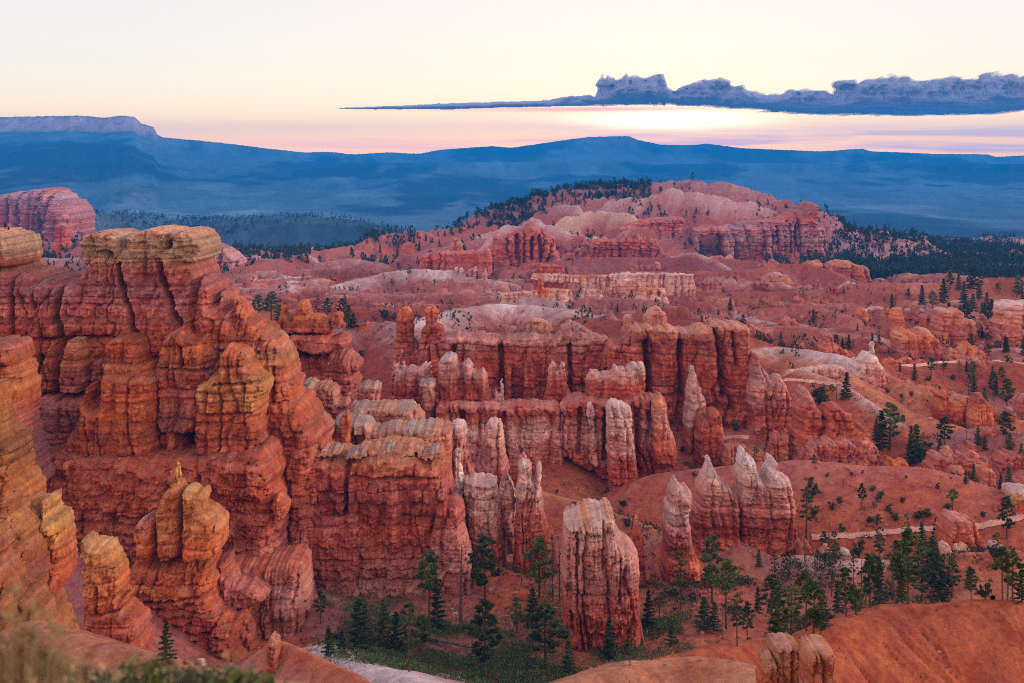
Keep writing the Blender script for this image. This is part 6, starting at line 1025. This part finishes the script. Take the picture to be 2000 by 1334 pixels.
# ---- labels: kind, size and place among the landmarks, each told apart by its rank
MARKS = [('the pale castle rock', 1170, 1120), ('the three white peaks', 1450, 980), ('the stepped banded tower', 1330, 1050), ('the flat topped red wall', 740, 1000), ('the spired ochre fin', 360, 1080),
         ('the trail tower', 1874, 1050), ('the two pale tipped cones', 1870, 1090), ('the smooth front ridge', 1700, 1200), ('the red pyramid', 1630, 840), ('the knob headed pyramid', 1700, 740), ('the tall wall corner', 1430, 720),
         ('the serrated orange spires', 1870, 900), ('the tiered rock', 630, 680), ('the twin knobbly towers', 825, 640), ('the rough orange cliff', 1790, 680), ('the long red ridge', 1600, 590), ('the square red wall', 1630, 545), ('the pale curtain cliff', 1200, 550),
         ('the low red bluff', 880, 505), ('the fluted red butte', 1025, 475), ('the white badlands', 760, 550), ('the split eared tower', 1035, 980), ('the bottom left orange slope', 620, 1250), ('the meadow log', 885, 1260), ('the two small red towers', 1880, 795), ('the grey topped outcrop', 1860, 630), ('the knobbed cliff caps', 300, 500)]
ORD = ['nearest', 'second nearest', 'third nearest', 'fourth nearest', 'fifth nearest', 'sixth nearest', 'seventh nearest', 'eighth nearest', 'ninth nearest', 'tenth nearest', 'eleventh nearest', 'twelfth nearest', 'thirteenth nearest', 'fourteenth nearest', 'fifteenth nearest', 'sixteenth nearest']
DESC = dict(pine='dark green pine', tall='tall bare pine', fir='narrow pointed fir', low='dense bushy fir', sparse='thin sparse pine', snag='leafless dead tree', juniper='low rounded green bush')
GRP = dict(pine='green pines of the canyon', tall='tall pines with high crowns', fir='pointed firs of the canyon', low='dense bushy firs', sparse='sparse pines on the slopes', snag='standing dead trees', juniper='low bushes on the slopes')
buckets = {}
for t in TREES:
    m = min(MARKS, key=lambda q: (q[1] - t[0]) ** 2 + (q[2] - t[1]) ** 2)
    d = math.hypot(m[1] - t[0], m[2] - t[1]); side = 'left of' if t[0] < m[1] - 12 else ('right of' if t[0] > m[1] + 12 else 'in line with')
    buckets.setdefault((t[3], m[0], side), []).append((d, t))
for (kd, mk, side), L in buckets.items():
    L.sort(key=lambda q: q[0])
    for i, (d, t) in enumerate(L):
        rank = '' if len(L) == 1 else ', ' + (ORD[i] if i < len(ORD) else 'farthest')
        tag(t[5], f"{DESC[kd]} {side} {mk}{rank}", None, GRP[kd])
ob_b = {}
for (px, py, w, h, st, ob) in OUT:
    m = min(MARKS, key=lambda q: (q[1] - px) ** 2 + (q[2] - py) ** 2); d = math.hypot(m[1] - px, m[2] - py)
    ob_b.setdefault((m[0], 'left of' if px < m[1] else 'right of'), []).append((d, w, ob))
for (mk, side), L in ob_b.items():
    L.sort(key=lambda q: q[0])
    for i, (d, w, ob) in enumerate(L):
        tag(ob, f"{'broad' if w > 45 else 'narrow'} jagged red outcrop {side} {mk}" + ('' if len(L) == 1 else ', ' + ORD[min(i, 15)]), None, 'jagged outcrops on the badlands')
# ---- woods and scrub nobody could count
def scatter(name, label, n, pick, mat, hfun, seed, cluster=10, wide=0.3, grid=None):
    rng = np.random.RandomState(seed); gx, gy, gz = grid or (XX, YY, ZZ)
    idx = pick(rng, n); x = gx[idx]; y = gy[idx]; z = gz[idx]; n = len(x)
    h = hfun(rng, n, y); K = cluster
    u = rng.uniform(0, 1, (n, K)); ang = rng.uniform(0, 6.283, (n, K)); rr = wide * h[:, None] * (1.05 - u) ** 0.7 * rng.uniform(0.5, 1, (n, K))
    c = np.stack([x[:, None] + np.cos(ang) * rr, y[:, None] + np.sin(ang) * rr, z[:, None] + h[:, None] * (0.08 + 0.85 * u)], -1)
    w = rng.normal(size=(n, K, 3)); w /= np.linalg.norm(w, axis=-1)[..., None]; w *= (h[:, None] * 0.17)[..., None]
    up = rng.normal(size=(n, K, 3)) * 0.4; up[..., 2] = np.abs(up[..., 2]) + 0.7; up *= (h[:, None] * 0.26)[..., None]
    v = np.stack([c - w, c + w, c + up], 2).reshape(-1, 3)
    ob = mesh_from(name, v, None, mat, tris=np.arange(len(v)).reshape(-1, 3), smooth_shade=False)
    tag(ob, label, None, None, 'stuff'); return ob
def picker(prob, rows_):
    """rows of the sheet between two distances, kept where the wanted cover is likely"""
    def f(rng, n):
        r0_, r1_ = rows_; i = rng.randint(r0_, r1_, n * 12); j = rng.randint(0, prob.shape[1], n * 12)
        ok = rng.uniform(0, 1, n * 12) < prob[i, j]; return i[ok][:n], j[ok][:n]
    return f
def rowsY(a, b, Yv): return int(np.searchsorted(Yv, a)), int(np.searchsorted(Yv, b)) - 1
pr = smooth(-0.1, 0.25, fbm(XX / 90, YY / 90, 601, 4))
# right hand woods behind the square wall
mk = (0.35 + 0.65 * pr) * smooth(1600, 1660, U) + 0.10 * (U > 1560)
scatter('woods', 'dark blue green woods covering the slopes beyond the square red wall', 16000, picker(mk, rowsY(1450, 2700, YR)), MAT_FAR_TREE, lambda r, n, y: r.uniform(6, 13, n), 61, 9)
# left shoulder of the pink hill
mk = (HZ - F * ZZ / YY < 470) * smooth(880, 960, U) * (1 - smooth(1180, 1330, U)) * (pr * 0.8 + 0.2) * smooth(2040, 2120, YY)
scatter('woods', 'dark pine woods on the left shoulder and crest of the pink hill', 2300, picker(mk, rowsY(2040, 2400, YR)), MAT_FAR_TREE, lambda r, n, y: r.uniform(5, 12, n), 62, 12)
mk = smooth(0.1, 0.4, fbm(XX / 60, YY / 60, 602, 4) ) * smooth(860, 1000, U) * (1 - smooth(1600, 1640, U))
scatter('woods', 'scattered small pines over the slopes of the pink hill', 900, picker(mk, rowsY(1550, 2300, YR)), MAT_FAR_TREE, lambda r, n, y: r.uniform(6, 13, n), 63, 12)
mk = smooth(0.0, 0.3, fbm(XX / 80, YY / 80, 603, 4)) * (1 - smooth(860, 940, U))
scatter('woods', 'pine woods along the slopes left of the pink hill', 2600, picker(mk, rowsY(1500, 2600, YR)), MAT_FAR_TREE, lambda r, n, y: r.uniform(6, 14, n), 64, 12)
mk = smooth(0.05, 0.35, fbm(XX / 40, YY / 40, 604, 4))
scatter('scrub', 'dark scrub and small junipers dotted over the far badlands', 3200, picker(mk, rowsY(620, 1500, YR)), MAT_FAR_TREE, lambda r, n, y: r.uniform(1.5, 5.0, n), 65, 9, 0.45)
mk = smooth(40, 70, U) * (1 - smooth(200, 240, U)) * smooth(-0.3, 0.1, fbm(XX / 60, YY / 60, 610, 4))
scatter('woods', 'pine woods in the hollow seen between the tan cliff caps', 1500, picker(mk, rowsY(1250, 2600, YR)), MAT_FAR_TREE, lambda r, n, y: r.uniform(5, 12, n), 70, 12)
# far wooded mesa
mk = (WOODED & (YF < 5200)) * (0.35 + 0.65 * smooth(-0.2, 0.2, fbm(XF / 160, YF / 260, 605, 4)))
scatter('woods', 'blue green woods on the flat mesas beyond the canyon', 36000, picker(mk, rowsY(3100, 4500, Y2)), MAT_FAR_TREE, lambda r, n, y: r.uniform(8, 15, n), 66, 5, 0.45, (XF, YF, ZF))
# nearer scrub on the soil
mk = (smooth(0.1, 0.4, fbm(XX / 14, YY / 14, 606, 4)) * smooth(560, 660, U)) * (1 - smooth(-60, -50, ZZ))
scatter('scrub', 'knee high dark scrub sprinkled over the red soil between the hoodoos', 2600, picker(mk, rowsY(330, 620, YR)), MAT_SCRUB, lambda r, n, y: r.uniform(0.5, 1.8, n), 67, 12, 0.8)
mk = smooth(240, 255, YY) * (1 - smooth(325, 345, YY)) * smooth(590, 680, U) * (1 - smooth(1280, 1400, U)) * (0.12 + smooth(-0.25, 0.2, fbm(XX / 10, YY / 10, 607, 4))) * (1 - 0.8 * smooth(305, 320, YY))
scatter('ground_cover', 'low green ground cover carpeting the meadow among the pines', 17000, picker(mk, rowsY(240, 345, YR)), MAT_MEADOW, lambda r, n, y: r.uniform(0.3, 1.2, n) * r.uniform(.6, 1.3, n), 68, 10, 1.2)
mk = smooth(0.0, 0.3, fbm(XX / 12, YY / 12, 608, 4)) * smooth(1250, 1330, U) * (ZZ < -85)
scatter('ground_cover', 'dark undergrowth beneath the pines behind the smooth front ridge', 5000, picker(mk, rowsY(220, 345, YR)), MAT_SCRUB, lambda r, n, y: r.uniform(0.5, 2.0, n), 69, 12, 0.9)

def stones(name, label, n, pick, smin, smax, seed, base):
    rng = np.random.RandomState(seed); idx = pick(rng, n); x = XX[idx]; y = YY[idx]; z = ZZ[idx]; n = len(x)
    c = np.array([(a, b, d) for d in (-1, 1) for b in (-1, 1) for a in (-1, 1)], float)
    sz = smin * (smax / smin) ** (rng.uniform(0, 1, n) ** 2.2)
    v = c[None] * rng.uniform(.45, 1.0, (n, 8, 3)); a = rng.uniform(0, 6.28, n); ca, sa = np.cos(a)[:, None], np.sin(a)[:, None]
    v = np.stack([v[..., 0] * ca - v[..., 1] * sa, v[..., 0] * sa + v[..., 1] * ca, v[..., 2] * .7 + .25], -1) * sz[:, None, None] * .5 + np.stack([x, y, z], -1)[:, None]
    q = np.array([(0, 2, 3, 1), (4, 5, 7, 6), (0, 1, 5, 4), (2, 6, 7, 3), (0, 4, 6, 2), (1, 3, 7, 5)])[None] + (np.arange(n) * 8)[:, None, None]
    col = CC[idx] * rng.uniform(.8, 1.5, (n, 1)) * .5 + np.array([C[k] for k in base])[rng.randint(0, len(base), n)] * .5
    tag(mesh_from(name, v.reshape(-1, 3), q.reshape(-1, 4), MAT_ROCK, np.repeat(col, 8, 0), smooth_shade=False), label, kind='stuff')
mk = smooth(-0.1, 0.4, fbm(XX / 11, YY / 11, 620, 4)) * (U > 480)
stones('rubble', 'fallen stones and rubble strewn round the feet of the hoodoos', 6500, picker(mk, rowsY(250, 620, YR)), .25, 1.5, 81, ['pink', 'sand', 'pale', 'rose'])
mk = 0.3 + smooth(0.0, 0.4, fbm(XX / 5, YY / 5, 621, 4))
stones('pebbles', 'small stones scattered on the smooth orange slopes closest to the camera', 4500, picker(mk, rowsY(95, 160, YR)), .05, .32, 82, ['pale', 'sand', 'grey', 'brick'])

cnt_ = {}
for t in TREES: cnt_[NAMES[t[3]]] = cnt_.get(NAMES[t[3]], 0) + 1
# ---------------------------------------------------------------- clouds
def cloud_material():
    m = bpy.data.materials.new('cloud'); m.use_nodes = True; k = NT(m.node_tree); k.n.clear()
    o = k.n.new('ShaderNodeOutputMaterial'); pv = k.n.new('ShaderNodeVolumePrincipled')
    pv.inputs['Color'].default_value = (0.92, 0.90, 1.0, 1); pv.inputs['Density'].default_value = 0.0034; pv.inputs['Anisotropy'].default_value = 0.45
    k.l.new(pv.outputs[0], o.inputs['Volume']); return m
MAT_CLOUD = cloud_material()
def core_material():
    m, k, b = principled('cloud_core', 1.0); ge = k.n.new('ShaderNodeNewGeometry')
    k.l.new(k.mix(k.noise(ge.outputs['Position'], 0.0006, 3), (0.40, 0.38, 0.48, 1), (0.56, 0.52, 0.62, 1)), b.inputs['Base Color']); return m
MAT_CORE = core_material()
def cloud(poly, Y, T, seed, label, name='cloud', puff=13, flat=False, inset=0.0, parent=None):
    s = Y / F; pts = [((a - 1000) * s, (HZ - b) * s) for a, b in poly]; A = np.array(pts); g = s * 1.4
    xs = np.arange(A[:, 0].min() - 20 * g, A[:, 0].max() + 20 * g, g); zs = np.arange(A[:, 1].min() - 8 * g, A[:, 1].max() + 14 * g, g); X, Z = np.meshgrid(xs, zs)
    zc = (Z - A[:, 1].min()) / (A[:, 1].max() - A[:, 1].min()); up = 0.12 + 0.88 * smooth(0.15, 0.6, zc)
    q = s * 26; bil = lambda sd: (0.55 - np.abs(fbm(X / q, Z / q, sd, 1)) * 1.0 + 0.5 * (0.4 - np.abs(vn(X / q * 2.3, Z / q * 2.3, sd + 1))) + 0.22 * (0.4 - np.abs(vn(X / q * 5, Z / q * 5, sd + 2))) + 0.08 * (0.4 - np.abs(vn(X / q * 11, Z / q * 11, sd + 3))))
    b = bil(seed); kz = 1.0 if not flat else 3.0
    sd = poly_sdf(X, Z * kz, [(a, c * kz) for a, c in pts]) + (b - 0.45) * s * puff * up + fbm(X / (s * 60), Z / (s * 5), seed + 9, 4) * s * 5 * (1 - up) - inset * s
    keep = sd > -0.4 * g; cell = keep[:-1, :-1] & keep[:-1, 1:] & keep[1:, 1:] & keep[1:, :-1]
    cnt = np.zeros(X.shape, int)
    for a in (slice(None, -1), slice(1, None)):
        for c in (slice(None, -1), slice(1, None)): cnt[a, c] += cell
    used = cnt > 0; edge = used & (cnt < 4)
    t = T * np.sqrt(np.clip(1 - (1 - np.clip(np.maximum(sd, 0) / (s * 34), 0, 1)) ** 2, 0, 1)) * (0.85 + 0.45 * (b - 0.4) * up + 0.22 * fbm(X / (s * 90), Z / (s * 14), seed + 4, 4))
    t = np.where(edge, 0, np.maximum(t, g * 0.1))
    idx = -np.ones(X.shape, int); idx[used] = np.arange(used.sum()); nf = int(used.sum()); inner = used & ~edge; bi = idx.copy(); bi[inner] = nf + np.arange(inner.sum())
    v = np.concatenate([np.stack([X[used], Y - t[used], Z[used]], -1), np.stack([X[inner], Y + t[inner], Z[inner]], -1)])
    j, i = np.nonzero(cell)
    q1 = np.stack([idx[j, i], idx[j, i + 1], idx[j + 1, i + 1], idx[j + 1, i]], -1); q2 = np.stack([bi[j, i], bi[j + 1, i], bi[j + 1, i + 1], bi[j, i + 1]], -1)
    if inset:
        o = mesh_from(name, v, np.concatenate([q1, q2]), MAT_CORE); o.parent = parent; return o
    o = mesh_from(name, v, np.concatenate([q1, q2]), MAT_CLOUD); tag(o, label, 'cloud')
    cloud(poly, Y, T * .8, seed, None, 'cloud_core', puff, flat, 3.5 if not flat else 2.0, o); return o
CB = [(1150, 208), (1120, 200), (1146, 178), (1160, 184), (1165, 160), (1175, 148), (1215, 143), (1265, 142), (1298, 145), (1304, 163), (1325, 170), (1345, 162), (1380, 155), (1400, 151), (1435, 158), (1448, 152), (1465, 163), (1500, 174), (1560, 176), (1622, 172), (1632, 156), (1650, 149), (1672, 156), (1700, 151), (1750, 142), (1800, 153), (1850, 148), (1925, 140), (2000, 143), (2110, 146), (2200, 170), (2160, 205), (2000, 219), (1930, 224), (1860, 226), (1750, 227), (1600, 226), (1500, 220), (1450, 215), (1400, 210), (1300, 207)]
cloud(CB, 26000, 750, 71, 'long bank of blue grey cumulus with puffy tops over the sunrise glow')
cloud([(600, 212), (690, 208), (780, 205), (880, 200), (980, 197), (1048, 196), (1104, 187), (1150, 184), (1180, 200), (1150, 208), (1000, 211), (880, 214), (780, 214), (690, 214)], 27000, 330, 72, 'thin dark tail of cloud tapering left from the cumulus bank', puff=7, flat=True)
# ---------------------------------------------------------------- paths
def path(name, pts, w, colour, lift=0.12):
    P3 = []
    for a, b in zip(pts[:-1], pts[1:]):
        for t in np.linspace(0, 1, 14, endpoint=False):
            p = ground_hit(a[0] + (b[0] - a[0]) * t, a[1] + (b[1] - a[1]) * t)
            if p is not None: P3.append(p)
    P3 = [P3[0]] + [p for q, p in zip(P3[:-1], P3[1:]) if abs(p[1] - q[1]) < 25]
    P3 = np.array(P3)
    for _ in range(14): P3[1:-1] = (P3[:-2] + 2 * P3[1:-1] + P3[2:]) / 4
    T_ = np.gradient(P3[:, :2], axis=0); T_ /= np.linalg.norm(T_, axis=1)[:, None] + 1e-9
    N_ = np.stack([-T_[:, 1], T_[:, 0]], 1); V_ = []
    for u in (-1, -.5, 0, .5, 1):
        xy = P3[:, :2] + N_ * (w / 2 * u)
        z = np.array([ground_z(x, y) for x, y in xy]); V_.append(np.column_stack([xy, z]))
    V_ = np.array(V_); zc = V_[:, :, 2].max(0); V_[:, :, 2] = V_[:, :, 2] * .5 + zc * .5 + lift
    V_[0, :, 2] -= .5 ; V_[-1, :, 2] -= .5
    n = len(P3); col = np.tile(C[colour], (5 * n, 1)) * (1 + 0.12 * vn(V_.reshape(-1, 3)[:, 0] / 2, V_.reshape(-1, 3)[:, 1] / 2, 5))[:, None]
    tag(mesh_from(name, V_.reshape(-1, 3), grid_quads(5, n), MAT_SOIL, col), kind='structure')
path('path', [(1585, 1049), (1650, 1047), (1700, 1043), (1750, 1037), (1800, 1033), (1836, 1032)], 2.2, 'trail')
path('path', [(1900, 1030), (1940, 1022), (1975, 1014), (2010, 1005), (2060, 990)], 2.4, 'trail')
path('path', [(1720, 714), (1760, 713), (1790, 714), (1830, 707), (1900, 705), (1960, 706), (2040, 712)], 2.6, 'trail')
path('path', [(1532, 742), (1560, 742), (1600, 747), (1640, 752)], 2.2, 'trail')
path('path', [(1412, 856), (1430, 853), (1450, 853), (1465, 854)], 2.0, 'trail')
# ---------------------------------------------------------------- fallen logs and boulders
def log(pa, pb, rad, label):
    a = ground_hit(*pa); b = ground_hit(*pb)
    if a is None or b is None: return
    m = MB(); rr = np.random.RandomState(int(pa[0])); pts = [a + (b - a) * t + np.array([0, 0, rad * 0.9]) + rr.normal(0, rad * .15, 3) for t in np.linspace(0, 1, 7)]
    m.tube(pts, [rad * (1 - .55 * t) for t in np.linspace(0, 1, 7)], 8)
    for t in (0.45, 0.6, 0.75, 0.88):
        p = a + (b - a) * t; m.tube([p, p + np.array([rr.normal(0, .8), rr.normal(0, .5), 1.2])], [rad * .25, .04], 4)
    c = (a + b) / 2; m.v = [tuple(np.array(v) - c) for v in m.v]
    o = m.mesh('fallen_log', MAT_DEAD, True); COL.objects.link(o); o.location = c; tag(o, label, 'fallen log')
log((832, 1250), (925, 1268), .40, 'long grey blue fallen trunk lying in the meadow')
log((1030, 1290), (1058, 1322), .28, 'short fallen trunk pointing down the meadow, below the forked pine')
log((1355, 1215), (1375, 1228), .25, 'small fallen trunk beside the dense round fir')
log((1940, 1172), (1912, 1160), .25, 'bleached fallen branch on the smooth front ridge crest')
def boulder(px, py, wpx, label, c='sand', hgt=.8):
    p = ground_hit(px, py)
    if p is None: return
    s = p[1] / F; r = wpx * s / 2; me = MB(); n = 14; rg = np.random.RandomState(int(px)); U_ = np.linspace(0, 2 * math.pi, n * 2, endpoint=False); W_ = np.linspace(-1, 1, n)
    f = rg.normal(size=(9, 3)); f /= np.linalg.norm(f, axis=1)[:, None]; off = rg.uniform(.62, .95, 9); vs = []
    for w in W_:
        for u in U_:
            d = np.array([math.cos(u) * math.sqrt(max(1 - w * w, 0)), math.sin(u) * math.sqrt(max(1 - w * w, 0)), w])
            k = min([off[i] / max(d @ f[i], 1e-3) for i in range(9)] + [1.0]); vs.append(d * r * k * np.array([1, .8, hgt]))
    vs = np.array(vs); vs += fbm(vs[:, 0] / r * 3, vs[:, 2] / r * 3, 3, 3)[:, None] * r * .06
    q = []
    for i in range(n - 1):
        for j in range(2 * n): q.append((i * 2 * n + j, i * 2 * n + (j + 1) % (2 * n), (i + 1) * 2 * n + (j + 1) % (2 * n), (i + 1) * 2 * n + j))
    o = mesh_from('boulder', vs + p + np.array([0, 0, r * .3]), q, MAT_ROCK, np.tile(C[c], (len(vs), 1)), smooth_shade=False, origin=tuple(p)); tag(o, label, 'boulder')
boulder(655, 1148, 28, 'cube shaped orange boulder on the slope under the dark red wall', 'orange')
boulder(612, 1132, 18, 'rounded rosy boulder at the foot of the fluted buttress', 'rose')
boulder(685, 1112, 14, 'small orange boulder touching the base of the dark red wall', 'sand')
boulder(870, 1150, 16, 'tan boulder between the pines under the dark red wall corner', 'sand')
boulder(888, 1200, 12, 'pale boulder low on the slope, left of the tall dead trunk', 'pale')
boulder(776, 1128, 12, 'small tan boulder among dark shrubs below the dark red wall', 'sand')
boulder(392, 1300, 28, 'pale broken boulder beside the bushy fir in the lower left', 'pale', .7)
boulder(140, 1224, 10, 'small whitish stone beside the ochre pinnacles', 'fog')
boulder(1524, 1276 + 6, 8, 'pale stone on the smooth front ridge near the three stumps', 'pale')
boulder(1834, 1275, 9, 'single pale stone halfway down the smooth front ridge', 'pale')
boulder(1990, 950, 12, 'white slab fragment at the hill crest by the right edge', 'fog')
# ---------------------------------------------------------------- the person on the cliff cap
def dark_material(name, c):
    m, k, b = principled(name, 0.9); ge = k.n.new('ShaderNodeNewGeometry')
    k.l.new(k.mix(k.noise(ge.outputs['Position'], 6.0, 3), (*lin(c), 1), (*(lin(c) * 1.6), 1)), b.inputs['Base Color']); return m
def person():
    base = P(9.5, 447.5, 346); r = empty('person', base, 'person in dark clothes standing at the edge of the leftmost cliff cap', 'person')
    J = dict(pel=(0, 0, .93), ch=(0, .02, 1.25), nk=(0, .02, 1.47), hd=(0, 0, 1.56), tp=(0, -.01, 1.70), ls=(.18, .02, 1.40), le=(.25, .0, 1.14), lh=(.20, -.14, .96), rs=(-.18, .02, 1.40), re=(-.24, .02, 1.14), rh=(-.20, -.12, .98),
             lt=(.10, 0, .88), lk=(.11, -.02, .48), la=(.12, .02, .08), lf=(.12, -.14, .03), rt=(-.10, 0, .88), rk=(-.11, -.01, .48), ra=(-.13, .03, .08), rf=(-.14, -.13, .03))
    E = 'pel-ch ch-nk nk-hd hd-tp ch-ls ls-le le-lh ch-rs rs-re re-rh pel-lt lt-lk lk-la la-lf pel-rt rt-rk rk-ra ra-rf'.split()
    R = dict(pel=.15, ch=.16, nk=.06, hd=.09, tp=.085, ls=.07, le=.05, lh=.035, rs=.07, re=.05, rh=.035, lt=.10, lk=.065, la=.045, lf=.04, rt=.10, rk=.065, ra=.045, rf=.04)
    me = bpy.data.meshes.new('body'); keys = list(J); me.from_pydata([J[q] for q in keys], [(keys.index(e.split('-')[0]), keys.index(e.split('-')[1])) for e in E], [])
    o = bpy.data.objects.new('body', me); COL.objects.link(o); o.parent = r; md_ = o.modifiers.new('skin', 'SKIN'); o.modifiers.new('sub', 'SUBSURF').levels = 2
    o.modifiers['sub'].render_levels = 2
    for i, q in enumerate(keys): me.skin_vertices[0].data[i].radius = (R[q], R[q]) if me.skin_vertices else (.1, .1)
    me.materials.append(dark_material('dark_clothes', (30, 34, 44)))
    return r
def ensure_skin():
    pass
person()
def bag():
    b = P(16.5, 448.5, 346); m = MB(); rr = np.random.RandomState(3)
    m.tube([(0, 0, 0), (0, 0, .10), (.02, 0, .35), (.03, .02, .58), (.02, .02, .68)], [.22, .27, .26, .20, .08], 12)
    m.tube([(-.05, 0, .66), (0, 0, .78), (.08, 0, .66)], [.02, .02, .02], 5)
    o = m.mesh('backpack', dark_material('dark_canvas', (26, 28, 34)), True); COL.objects.link(o); o.location = b; tag(o, 'small dark pack resting beside the person on the cliff cap', 'bag')
bag()
# ---------------------------------------------------------------- the rim underfoot and its plants, close and out of focus
def rim():
    xs = np.arange(-14, 14.1, .15); ys = np.arange(-10, 9.6, .15); X, Y = np.meshgrid(xs, ys)
    edge_y = 7.0 + 0.9 * fbm(X / 3, X * 0, 2, 3) - np.maximum(X, -1) * 0.9 - 0.4
    Z = -2.25 - 0.07 * np.maximum(Y, 0) + 0.10 * fbm(X / 1.2, Y / 1.2, 4, 4); d = Y - edge_y
    Z = Z - np.where(d > 0, d * 2.6, 0)
    col = C['tan'] * (1 + .2 * fbm(X / .6, Y / .6, 8, 4))[..., None]
    tag(mesh_from('rim_ground', np.stack([X, Y, Z], -1).reshape(-1, 3), grid_quads(len(ys), len(xs)), MAT_SOIL, col.reshape(-1, 3)), kind='structure')
    return lambda x, y: float(-2.25 - 0.07 * max(y, 0) - max(0, y - (7.0 - max(x, -1) * .9 - .4)) * 2.6)
rz = rim()
MAT_SAGE = leaf_material('sage_leaves', (88, 92, 66), (140, 130, 92)); MAT_STRAW = leaf_material('dry_grass', (140, 112, 76), (190, 160, 112)); MAT_GREEN = leaf_material('green_leaves', (66, 84, 40), (112, 120, 60))
def shrub(name, cat, label, px, py_top, Y, w, mat, n, kind, seed):
    rr = np.random.RandomState(seed); x0 = (px - 1000) * Y / F; top = (HZ - py_top) * Y / F; zb = rz(x0, Y) - .05; H = top - zb
    r = empty(name, (x0, Y, zb), label, cat); st = MB(); lf = MB()
    for i in range(n):
        a = rr.uniform(0, 6.28); q = rr.uniform(.1, 1) * w; e = np.array([math.cos(a) * q, math.sin(a) * q * .6, H * rr.uniform(.55, 1.0) * (1 - .25 * (q / w) ** 2)])
        b0 = np.array([math.cos(a), math.sin(a), 0]) * q * .25
        mid = (b0 + e) / 2 + rr.normal(0, .02, 3)
        st.tube([b0, mid, e], [.004, .003, .0012] if kind == 'grass' else [.009, .006, .002], 3)
        if kind != 'grass':
            for j in range(4): lf.tufts(b0 + (e - b0) * rr.uniform(.45, 1.0) + rr.normal(0, .02, 3), .055, 9, .035, rr, 1)
        elif i % 3 == 0: st.tufts(e, .03, 4, .03, rr, 1)
    for m_, nm, mt in ((st, 'stems', MAT_STRAW if kind == 'grass' else MAT_DEAD), (lf, 'leaves' if kind != 'grass' else 'seed_heads', mat)):
        if m_.n: o = m_.mesh(nm, mt); COL.objects.link(o); o.parent = r
shrub('grass_tuft', 'grass', 'tall blurred tuft of dry grass in the bottom left corner', 18, 1130, 4.8, .30, MAT_STRAW, 420, 'grass', 1)
shrub('grass_tuft', 'grass', 'lower dry grass tuft beside the tall one, bottom left', 80, 1205, 5.0, .24, MAT_STRAW, 260, 'grass', 2)
for i, (px, py, Y, w, mt, lb) in enumerate([(15, 1240, 5.0, 0.26, MAT_SAGE, 'first blurred sage bush from the left along the bottom edge'), (80, 1262, 5.2, 0.24, MAT_SAGE, 'second blurred sage bush from the left along the bottom edge'), (140, 1275, 5.3, 0.22, MAT_STRAW, 'third blurred sage bush from the left along the bottom edge'), (195, 1280, 5.5, 0.22, MAT_SAGE, 'fourth blurred sage bush from the left along the bottom edge'), (250, 1290, 5.7, 0.20, MAT_GREEN, 'fifth blurred sage bush from the left along the bottom edge'), (305, 1294, 5.8, 0.20, MAT_SAGE, 'sixth blurred sage bush from the left along the bottom edge'), (360, 1292, 5.8, 0.20, MAT_SAGE, 'seventh blurred sage bush from the left along the bottom edge'), (410, 1298, 5.9, 0.18, MAT_GREEN, 'eighth blurred sage bush from the left along the bottom edge'), (460, 1300, 6.0, 0.18, MAT_SAGE, 'ninth blurred sage bush from the left along the bottom edge'), (505, 1312, 6.0, 0.14, MAT_GREEN, 'last blurred sage bush from the left along the bottom edge')]):
    shrub('sage_bush', 'bush', lb, px, py, Y, w, mt, 150, 'bush', 10 + i)
shrub('dry_stalk', 'plant', 'thin bare stalks rising blurred above the foreground bushes', 460, 1215, 6.0, .10, MAT_STRAW, 7, 'grass', 30)
# ---------------------------------------------------------------- the air between here and the plateaus
def make_haze():
    z0 = min(float(ZZ.min()), float(ZF.min())) - 1.5; z1 = float(ZF.max()) + 12
    x = 42000; ya, yb = -400, 20600
    v = [(a, b, c) for c in (z0, z1) for b in (ya, yb) for a in (-x, x)]
    f = [(0, 1, 5, 4), (2, 6, 7, 3), (0, 4, 6, 2), (1, 3, 7, 5), (0, 2, 3, 1), (4, 5, 7, 6)]
    m = bpy.data.materials.new('morning_air'); m.use_nodes = True; k = NT(m.node_tree); k.n.clear()
    o = k.n.new('ShaderNodeOutputMaterial'); pv = k.n.new('ShaderNodeVolumePrincipled')
    pv.inputs['Color'].default_value = (*HAZE_COLOR, 1); pv.inputs['Density'].default_value = HAZE_DENSITY
    pv.inputs['Anisotropy'].default_value = 0.0
    k.l.new(pv.outputs[0], o.inputs['Volume'])
    tag(mesh_from('haze', np.array(v, float), f, m, smooth_shade=False), kind='stuff', label='thin blue morning haze lying over the whole canyon and valley')
make_haze()
